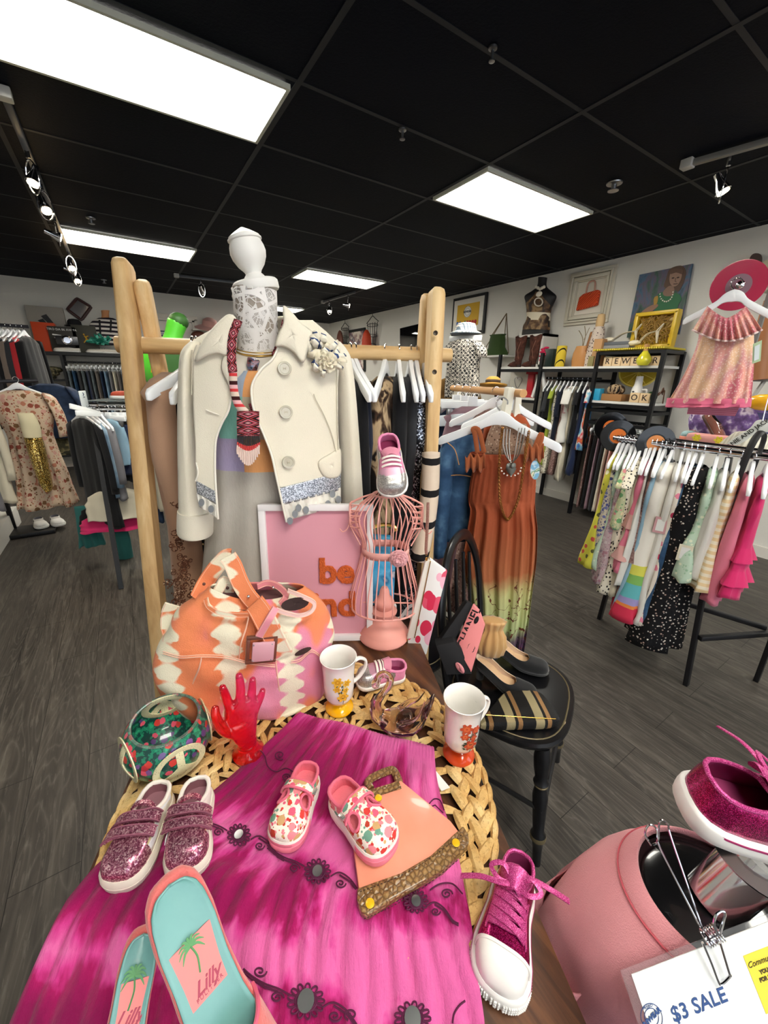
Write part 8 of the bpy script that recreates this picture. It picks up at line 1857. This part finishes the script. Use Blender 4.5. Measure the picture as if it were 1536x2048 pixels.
# green drawstring bag
gb=thing('green_drawstring_bag','dark green drawstring bag hanging by long cords over the floating shelf','handbag',(4.55,4.1,1.81));c=V((4.52,4.1,1.81));b=MB();R=[]
for z,r in((0,.2),(.03,.2),(.1,.14),(.2,.13),(.25,.12),(.27,.14)):R.append([c+V((r*.5*cos(q),r*sin(q)*(1+.06*sin(7*q)),z))for q in[2*pi*j/30 for j in range(30)]])
b.loft(R);b.build('bag_body',cloth('#31451f'),gb);b=MB();k=V((4.6,4.06,2.35));[b.tube([c+V((0,y,z)),k],.006,5)for y,z in((.13,.25),(-.12,.25),(.28,.02),(-.22,.02))];b.build('cords',plain('#6b5a3e',.7),gb)
# framed heart pictures, red letter and white letter on the lower board
fh=thing('white_heart_picture','white square board with wire heart on the long shelf\'s lower board','picture',(4.5,3.65,1.28));b=MB();b.box((4.5,3.62,1.28+.17),(.03,.3,.34));b.build('board',plain('#cfcabd',.6),fh,bev=.003);b=MB();b.tube(spline([V((4.47,3.62+.05*a,1.46+.06*c_))for a,c_ in((0,-1.2),(-1,0),(-1.2,.7),(-.6,1.1),(0,.6),(.6,1.1),(1.2,.7),(1,0))],4,True),.004,5,True);b.build('wire_heart',STEEL,fh)
rl=thing('red_letter_i','red metal letter I standing on the lower board of the long shelf','letter',(4.4,3.36,1.28));b=MB();b.box((4.4,3.36,1.28+.16),(.04,.085,.28));b.box((4.4,3.36,1.28+.30),(.045,.15,.035));b.box((4.4,3.36,1.28+.018),(.045,.15,.035));b.build('letter_body',plain('#b0202c',.4),rl,bev=.003)
wl_=thing('white_letter_a','white letter A leaning at the right end of the lower board','letter',(4.35,3.2,1.28));b=MB();b.bar((4.35,3.27,1.29),(4.35,3.19,1.62),.03,.035);b.bar((4.35,3.10,1.36),(4.35,3.19,1.62),.03,.035);b.build('letter_body',WHITE,wl_,bev=.003)
# garments under the shelves
its=[(.02,'top',.2,.5,'black','black top leftmost under the long shelf with a pink price tag',dict(tagc=(-.15,-.3,'rose'))),(.1,'shirt',.2,.3,'char','dark floral blouse under the long shelf',dict(sleeve=.25)),(.2,'dress',.2,.85,'lime','olive lime dress with tag under the long shelf',dict(sleeve=.1,tagc=(-.16,-.33,'grey'))),(.28,'dress',.2,.95,'spot','cream and black flecked long dress under the long shelf',{}),(.36,'shirt',.2,.6,'ink','ink blue blouse under the long shelf',dict(sleeve=.3)),
 (.44,'dress',.2,.95,'florale','brown patterned dress with pink tag under the long shelf',dict(tagc=(-.17,-.35,'rose'))),(.52,'dress',.21,.55,'white','white short-sleeved T-shirt dress under the long shelf',dict(sleeve=.15,d=.04)),(.6,'dress',.2,1.0,'cream','long cream dress hanging behind the white T-shirt dress',{}),(.7,'top',.2,.55,'black','black T-shirt right of the white one under the long shelf',dict(sleeve=.15,tagc=(-.13,-.42,'grey'))),(.8,'dress',.2,.9,'navy','navy long dress under the long shelf',{}),(.9,'dress',.2,.6,'multi','blue, white and red graphic top under the long shelf',dict(sleeve=.12))]
rack_garments((4.4,3.12,1.53),(4.4,2.48,1.53),[(t_,k,w,L,fb,lab,{**dict(rot=.25),**e})for t_,k,w,L,fb,lab,e in its],(1,.15,0),'clothes under the long metal shelf','the long metal shelf')
cl2=['florale','black','mauve','char','cream','blush','peach','taupe','black','char','navy','grey'];nm2=['brown patterned','black','mauve','charcoal','cream','blush pink','peach','taupe','matte black','dark grey','navy','mid grey']
for k,fb in enumerate(cl2):put('pants',.15,.85,FB[fb],V((4.38,2.42-.048*k,1.08)),(1,.3,0),'skirt_or_trousers',nm2[k]+' trousers clipped under the tall metal shelf','trousers','trousers under the tall metal shelf','clip','white clip hanger under the tall metal shelf','hangers under the tall metal shelf',d=.018)
b=MB();b.box((4.42,2.3,.4),(.02,.3,.5));tag(b.build('blue_gift_bag',plain('#2d9cc4',.5),None,(4.3,2.5,1.31)),'x','x');bpy.data.objects.remove([o for o in bpy.data.objects if o.get('label')=='x'][0])
blk('blue_gift_bag','bright blue folded card at the left end of the lower tall shelf board',2.38,2.46,LZ+.12,4.28,4.36,plain('#2d9cc4',.5),'bag',LZ)
# black and white patterned shirt with plaid hat on a T-stand
sX=2.9;sh=thing('t_stand','pale wooden T-stand carrying the black and white shirt','stand',(sX,3.05,0));b=MB();b.tube([(sX+.05,2.95,.03),(sX+.05,2.95,1.85)],.016,8);b.box((sX+.05,2.95,.015),(.35,.35,.03));b.build('pole',plain('#c9bfa6',.6),sh)
b=MB();b.bar(PX(900,678,sX),PX(962,676,sX),.03,.05);b.build('shoulder_bar',HANGW,sh,bev=.005)
n=NT('black_white_geometric');v=n.co('Object',(1,1,1),(0,0,.5));q=n.xyz(v);g1_=n.math('ABSOLUTE',n.math('SINE',n.math('MULTIPLY',q[0],95)));g2_=n.math('ABSOLUTE',n.math('SINE',n.math('MULTIPLY',q[2],80)));f=n.math('ABSOLUTE',n.math('SUBTRACT',g1_,g2_));e1_=n.voro(38,v,'DISTANCE_TO_EDGE');f=n.math('MINIMUM',f,n.math('MULTIPLY',e1_.outputs['Distance'],2.2));GEO=n.fin(n.mix(n.math('LESS_THAN',f,.13),'#1a1a1c','#cfc8bc'),.85)
bsn=thing('geometric_print_shirt','black and white geometric print short-sleeved shirt on the T-stand under the plaid hat','shirt',(sX,3.05,1.35));spx=lambda x,y,o=0:PX(x,y,sX-.05)
b=MB();b.loft(rows_loft([(678,920,944),(686,902,958),(700,896,962),(730,897,956),(765,893,957),(795,892,958)],[.04,.07,.09,.1,.1,.1],spx,40,False,.15,6),True,False);b.build('shirt_body',GEO,bsn,solid=.002,ang=180)
for rows in([(684,904,918),(695,893,912),(710,890,904),(718,890,900)],[(684,946,960),(695,952,968),(706,956,971),(714,958,970)]):b=MB();b.loft(rows_loft(rows,[.05,.06,.055,.05],spx,18));b.build('sleeve',GEO,bsn)
ph2=thing('plaid_bucket_hat','white and grey plaid bucket hat on top of the geometric shirt','hat',PX(930,665,sX));b=MB();hc_=PX(931,668,sX);b.lathe([(.15,0),(.15,.008),(.105,.03),(.098,.06),(.085,.09),(.05,.1),(.0001,.102)],hc_,None,30);n=NT('hat_plaid');v=n.co();n.fin(n.mix(n.math('GREATER_THAN',n.wave(14,v,0,1,'BANDS','X'),.75),n.mix(n.math('GREATER_THAN',n.wave(12,v,0,1,'BANDS','Z'),.8),'#e2ddcf','#8f9aa5'),'#6d7b88'),.85);b.build('hat_body',n.m,ph2)
# crate with hats behind the wooden arm
cr=thing('brown_crate','brown crate with white lettering below the straw hats','crate',PX(960,815,3.0));c0,c1=PX(918,818,3.0),PX(1003,818,3.0);dz=c0.z;b=MB();b.bar(V((c0.x,c0.y,dz)),V((c1.x,c1.y,dz)),.4,.12);b.build('crate_body',plain('#8a7448',.8),cr,bev=.004)
hd=(c1-c0).normalized();hd.z=0;nn2=V((hd.y,-hd.x,0));nn2=nn2 if nn2.dot(CAMP-c0)>0 else-nn2;text('lettering','Happy Kids',.085,mx(c0.lerp(c1,.38)+nn2*.205+V((0,0,.02)),hd,(0,0,1)),WHITE,cr,.001,0,.002)
tbl=thing('low_cabinet','low white cabinet under the brown crate','cabinet',(3.1,3.0,0));b=MB();cx_=c0.lerp(c1,.5);b.box((cx_.x,cx_.y,(dz-.07)/2),(.55,1.0,dz-.07));b.build('carcass',plain('#8d8a84',.6),tbl)
for px,py,X,r,tl_,lab,col in((905,806,2.95,.30,1.15,'wide tan felt hat tipped on its side at the left','#a8814c'),(985,772,3.1,.14,.15,'golden straw fedora above the brown crate','#cf9c4a')):
    t=thing('brimmed_hat',lab,'hat',PX(px,py,X));c=PX(px,py,X);f=(CAMP-c).normalized();R=Matrix.Rotation(-tl_*.9,3,V((-f.y,f.x,0)).normalized());b=MB();b.lathe([(.0001,r*.62),(r*.3,r*.62),(r*.48,r*.5),(r*.52,.02),(r*.95,0),(r,.01),(r*.99,.016),(r*.5,.028)],c,R,36);b.build('felt',cloth(col),t,ang=60);b=MB();b.lathe([(r*.53,.02),(r*.525,.055)],c,R,30);b.f=b.f[:-2];b.mi=b.mi[:-2];b.build('band',plain('#3a2a1c',.7),t,solid=.002)
# racks far in the middle
fm_=thing('far_chrome_rack','chrome rack of purses and clothes far behind the pine crossbar','clothes rack',(3.1,5.6,0));b=MB();A2,B2=PZ(655,772,1.38),PZ(860,770,1.38);A2,B2=V((2.0,5.5,1.42)),V((3.9,4.9,1.42));b.tube([A2,B2],.015,8);b.build('rail',CHROME,fm_)
for p in(A2,B2):b=MB();b.bar((p.x,p.y,0),p,.03);b.build('leg',BM,fm_)
fc_=['blush','white','char','mauve','black','taupe','cream','rust','grey','black','leopard','white','mauve','black']
wn={'blush':'blush pink','white':'white','char':'charcoal','mauve':'mauve','black':'black','taupe':'taupe','cream':'cream','rust':'rust','grey':'grey','leopard':'leopard print'}
for k,fb in enumerate(fc_):put('dress' if k%2 else 'top',.19,.7+.2*(k%3),FB[fb],A2.lerp(B2,(k+.5)/14),(.5,.85,0),'dress',wn[fb]+' dress on the chrome rack far behind the pine crossbar','dress','far dresses: '+fb,'adult','white hanger on the far chrome rack','hangers on the far chrome rack',d=.04)
# ---------------------------------------------------------------- stand at the right edge: record, pink dress, shelf with shoes
es=thing('white_shelf_rack','white-topped rack at the right edge below the pink dress','shelf',(2.95,.8,0));e0,e1=PX(1362,883,2.95),PX(1545,898,2.95);SZ2=e0.z
b=MB();b.box((3.1,.55,SZ2-.012),(.36,1.1,.024));b.build('shelf_board',plain('#d5d3cc',.5),es,bev=.003)
for x,y in((3.0,1.05),(3.25,1.05),(3.0,0.05),(3.25,.05)):b=MB();b.box((x,y,(SZ2-.02)/2),(.03,.03,SZ2-.03));b.build('leg',plain('#b9b6ae',.5),es)
b=MB();b.bar(V((3.16,.9,SZ2)),V((3.16,.9,2.02)),.02);b.build('upright',plain('#6b6a68',.4),es)
rt,_=record(PX(1477,571,3.0),V((-.85,-.40,-.05)),'#a30d3c','#7a5a66','translucent red vinyl record above the pink dress hanger',.125)
blkw=MB();blkw.sph(PX(1480,570,2.97),(.02,.024,.024),12);blkw.build('centre_knob',CHROME,rt)
pdd=thing('pink_ruffled_dress','pink and cream patchwork ruffled girl\'s dress hanging high at the right edge','dress',PX(1460,700,2.75));PC=PX(1455,700,2.75);pnn=V((-PC.x,-PC.y,0)).normalized();pq=lambda x,y,o=0:PL(x,y,PC+pnn*o,pnn)
n=NT('pink_patchwork');v=n.co('Object',(1,1,.35),(0,0,.3));vv=n.co();s1_=n.noise(9,v,2,.4);c=n.ramp(s1_,[(.38,'#c46a76'),(.45,'#d99a8a'),(.52,'#c98d8f'),(.6,'#d9b08f')]);x_=n.voro(90,vv);c=n.mix(n.math('MULTIPLY',n.math('LESS_THAN',x_.outputs['Distance'],.35),.45),c,'#e6d3c6');n.bump(n.noise(200,vv,2),.3,.003);PDM=n.fin(c,.85)
R=rows_loft([(640,1398,1508),(680,1396,1508),(720,1382,1508),(760,1362,1506),(800,1338,1502),(806,1336,1501)],[.05,.06,.075,.09,.1,.1],pq,100,False,0,9,5)
for i,r in enumerate(R):
    f=i/(len(R)-1)
    for k in range(100):r[k]=r[k]+pnn*.016*sin(15*2*pi*k/100+.6)*max(0,f-.15)
b=MB();b.loft(R,True,False);b.build('dress_cloth',PDM,pdd,solid=.002,ang=180)
def ruf(u,v):a=u*26;x=1392+124*u;y=622+(14*sin(pi*u)if 1 else 0)+(38+8*sin(pi*u))*v-10*abs(u-.5)*2*(1-v);xx=1452+(x-1452)*(.62+.5*v);return pq(xx,y,.05+.05*sin(pi*u)+.018*v*sin(a*2.2)+.02*v)
b=MB();b.grid(ruf,110,8);b.build('ruffle_collar',PDM,pdd,solid=.002,ang=180)
b=MB();b.tube([ruf(k/60,1)for k in range(61)],.005,5);b.build('lace_edge',plain('#d8c0bc',.8),pdd)
b=MB();b.loft(rows_loft([(796,1334,1504),(806,1332,1503),(814,1330,1502)],[.10,.108,.112],pq,60,False,.3,12,3),True,False);b.build('pink_hem',cloth('#c9607c'),pdd,solid=.002)
b=MB();c=pq(1513,712,.1);b.prism([pq(x,y,.1)for x,y in((1506,688),(1524,680),(1521,722),(1504,728))],pnn*.002);tg_=b.build('price_tag',plain('#b9cfa8',.6),pdd,smooth=False);b=MB();b.prism([pq(x,y,.105)for x,y in((1509,693),(1520,688),(1518,718),(1508,722))],pnn*.001);b.build('tag_label',plain('#dfe8ea',.6),tg_,smooth=False)
hk_=hang_at('kid',pq(1475,560,.0),-V((-pnn.y,pnn.x,0)),'large pale blue-white hanger holding the pink ruffled dress',None,1.2);hk_['group']='x';del hk_['group']
blk2=MB();blk2.prism([pq(x,y,-.05)for x,y in((1378,808),(1480,812),(1470,832),(1374,828))],pnn*.01);tag(blk2.build('gingham_cloth',bands('pink_gingham',[(0,'#d98ba0'),(.5,'#c9708a')],30,'Z'),None,pq(1420,820)),'pink gingham cloth with berries below the hem of the ruffled dress','cloth')
pc2=MB();pcq=PX(1475,850,3.15);pc2.sph(V((3.15,pcq.y+.06,SZ2+.13)),(.1,.2,.15),22);pc2.v=[p+V((0,0,.02))*mnoise.noise(p*20)for p in pc2.v];tag(pc2.build('purple_tie_dye_bundle',marble('purple_tie_dye',[(.4,'#5a4470'),(.5,'#7d639a'),(.6,'#d9cfe0'),(.68,'#6a5283')],14,3),None,V((3.15,pcq.y,SZ2))),'purple and white tie-dye bundle on the white shelf','cloth')
for i,(x0,y0,x1,y1,col,lab)in enumerate(((1380,850,1415,868,'#6b4a42','glossy brown flat shoe at the left of the white shelf'),(1405,832,1445,872,'#8a5d50','glossy brown shoe leaning toe down on the white shelf'))):
    h=PX(x0,y0,3.0);q=PX(x1,y1,3.0);mini(lab,h if i else V((h.x,h.y,SZ2+.004)),V((q.x,q.y,SZ2+.004)),[plain(col,.12,coat=.8),FB['char'],plain('#4a342c',.5)],'patent_shoe','glossy brown shoes',hc=.06,hs=.012)
mini('pale blue and coral sneaker standing against the white frame',V((3.2,1.02,SZ2+.004)),V((3.02,1.08,SZ2+.004)),[plain('#8fb0b4',.6),FB['grey'],plain('#e08a76',.5)],'coral_sneaker','sneakers on the white shelf')
fbx=thing('pink_flower_box','small pink satin shoe box with yellow flowers at the front of the white shelf','shoe',PX(1415,878,2.95));c=PX(1420,877,2.95);c.z=SZ2+.035;b=MB();b.box(c,(.1,.22,.055));b.build('box_body',plain('#d99a94',.35),fbx,bev=.015)
for o in(-.06,.05):b=MB();flower(b,c+V((-.053,o,.004)),(0,1,0),(0,0,1),.024,6,0,1,2);b.build('yellow_flower',[plain('#e2d23a',.5),plain('#c9a51f',.5)],fbx,smooth=False)
wh=MB();c=PX(1500,875,2.93);c.z=SZ2+.01;wh.lathe([(.13,0),(.12,.02),(.1,.05),(.07,.085),(.0001,.1)],c,None,30);tag(wh.build('knit_baby_hat',bands('white_rib_knit',[(0,'#d6d2c4'),(.5,'#bfbaa9')],14,'Y',1),None,c),'white ribbed baby hat on the white shelf by the lettered hanger','hat')
jh=thing('lettered_hanger','pale hanger printed with black lettering in front of the white shelf','hanger',PX(1490,850,2.75));jx=PX(1490,860,2.75);jn2=V((-jx.x,-jx.y,0)).normalized();jq2=lambda x,y,o=0:PL(x,y,jx+jn2*o,jn2)
b=MB();O=spline([jq2(x,y)for x,y in((1455,886),(1475,872),(1500,856),(1512,842),(1530,840),(1560,846),(1560,868),(1530,864),(1510,868),(1490,882),(1470,892),(1456,894))],4,True);b.prism(O,-jn2*.012);b.build('hanger_body',plain('#d4d6cf',.5),jh,bev=.002)
b=MB();b.tube([jq2(1525,842,.0),jq2(1532,812,.0),jq2(1538,790,0)],.003,6);b.build('hook',CHROME,jh)
jd=(jq2(1522,845)-jq2(1462,885)).normalized();text('lettering','JANIE AND JACK',.028,mx(jq2(1494,868,.003),jd,jn2.cross(jd)),plain('#25241f',.5),jh,.0006,0,.0006)
vs_=MB();q=PX(1450,890,2.4);b=MB();P=spline([V((KX-.03,.56,KZ-.22)),V((KX-.03,.55,KZ+.02)),V((KX,.54,KZ+.10)),V((KX+.04,.53,KZ+.07)),V((KX+.02,.53,KZ-.1))],5);b.tube(P,.014,7,flat=.4);tag(b.build('black_belt',plain('#1c1b1d',.5),None,P[0]),'black belt looped over the chrome rail of the children\'s rack','belt')
# pieces high at the right edge
kb=MB();kb.prism(spline([PX(x,y,4.6)for x,y in((1497,531),(1500,515),(1508,507),(1520,508),(1523,518),(1519,532),(1508,536))],4,True),(.02,0,0));tag(kb.build('dark_wooden_paddle',plain('#3a231c',.5),None,PX(1510,520,4.6)),'dark rounded wooden paddle on the wall behind the red record','wall ornament')
kb=MB();kb.prism([PX(x,y,4.62)for x,y in((1499,532),(1540,518),(1540,548),(1520,552),(1502,545))],(.02,0,0));tag(kb.build('cream_wall_plaque',plain('#cfc5a4',.6),None,PX(1520,540,4.62)),'cream plaque on the wall at the right edge behind the red record','wall ornament')
kb=MB();kb.prism([PX(x,y,4.62)for x,y in((1524,552),(1540,548),(1540,588),(1522,585))],(.02,0,0));tag(kb.build('green_leaf_picture',marble('leaf_pic',[(.4,'#3f5a35'),(.55,'#cfc8b6'),(.7,'#5e7a4a')],12,2),None,PX(1530,570,4.62)),'small green leafy picture at the right edge','picture')
lg_=thing('wooden_leg_form','light brown carved wooden form with grey base at the right edge behind the pink dress','display form',PX(1530,640,3.5));b=MB();b.tube(spline([PX(1550,600,3.4),PX(1534,650,3.4),PX(1524,700,3.4),PX(1516,760,3.4)],5),.05,10);b.build('brown_limb',plain('#8a5a36',.5),lg_)
b=MB();b.box(PX(1535,760,3.45),(.05,.3,.02));b.tube([PX(1530,760,3.45),V((3.3,.95,SZ2))],.012,6);b.build('support',plain('#8f8d86',.5),lg_)
cb2=MB();cb2.box((3.4,.78,SZ2+.10),(.05,.34,.2));tag(cb2.build('navy_denim_bag',FB['ddenim'],None,(3.4,.78,SZ2),bev=.02),'dark blue denim bag behind the purple bundle on the white shelf','bag')
yb=MB();yb.sph(PX(1530,805,3.05),(.04,.09,.045),14);tag(yb.build('yellow_visor',plain('#d8a51c',.25,coat=.4),None,PX(1530,805,3.05)),'shiny yellow oval cap end at the right edge above the lettered hanger','ornament')
vb2=MB();q=PX(1528,830,3.1);vb2.box((3.12,q.y,SZ2+.1),(.04,.2,.2));tag(vb2.build('violet_card',plain('#4a4a78',.5),None,(3.12,q.y,SZ2),bev=.005),'violet blue card standing at the right end of the white shelf','card')
for o in list(HP.values()):
    if o.get('label')=='white hanger' and o.location.length<1e-6:
        for c in _children(o):bpy.data.objects.remove(c)
        bpy.data.objects.remove(o)
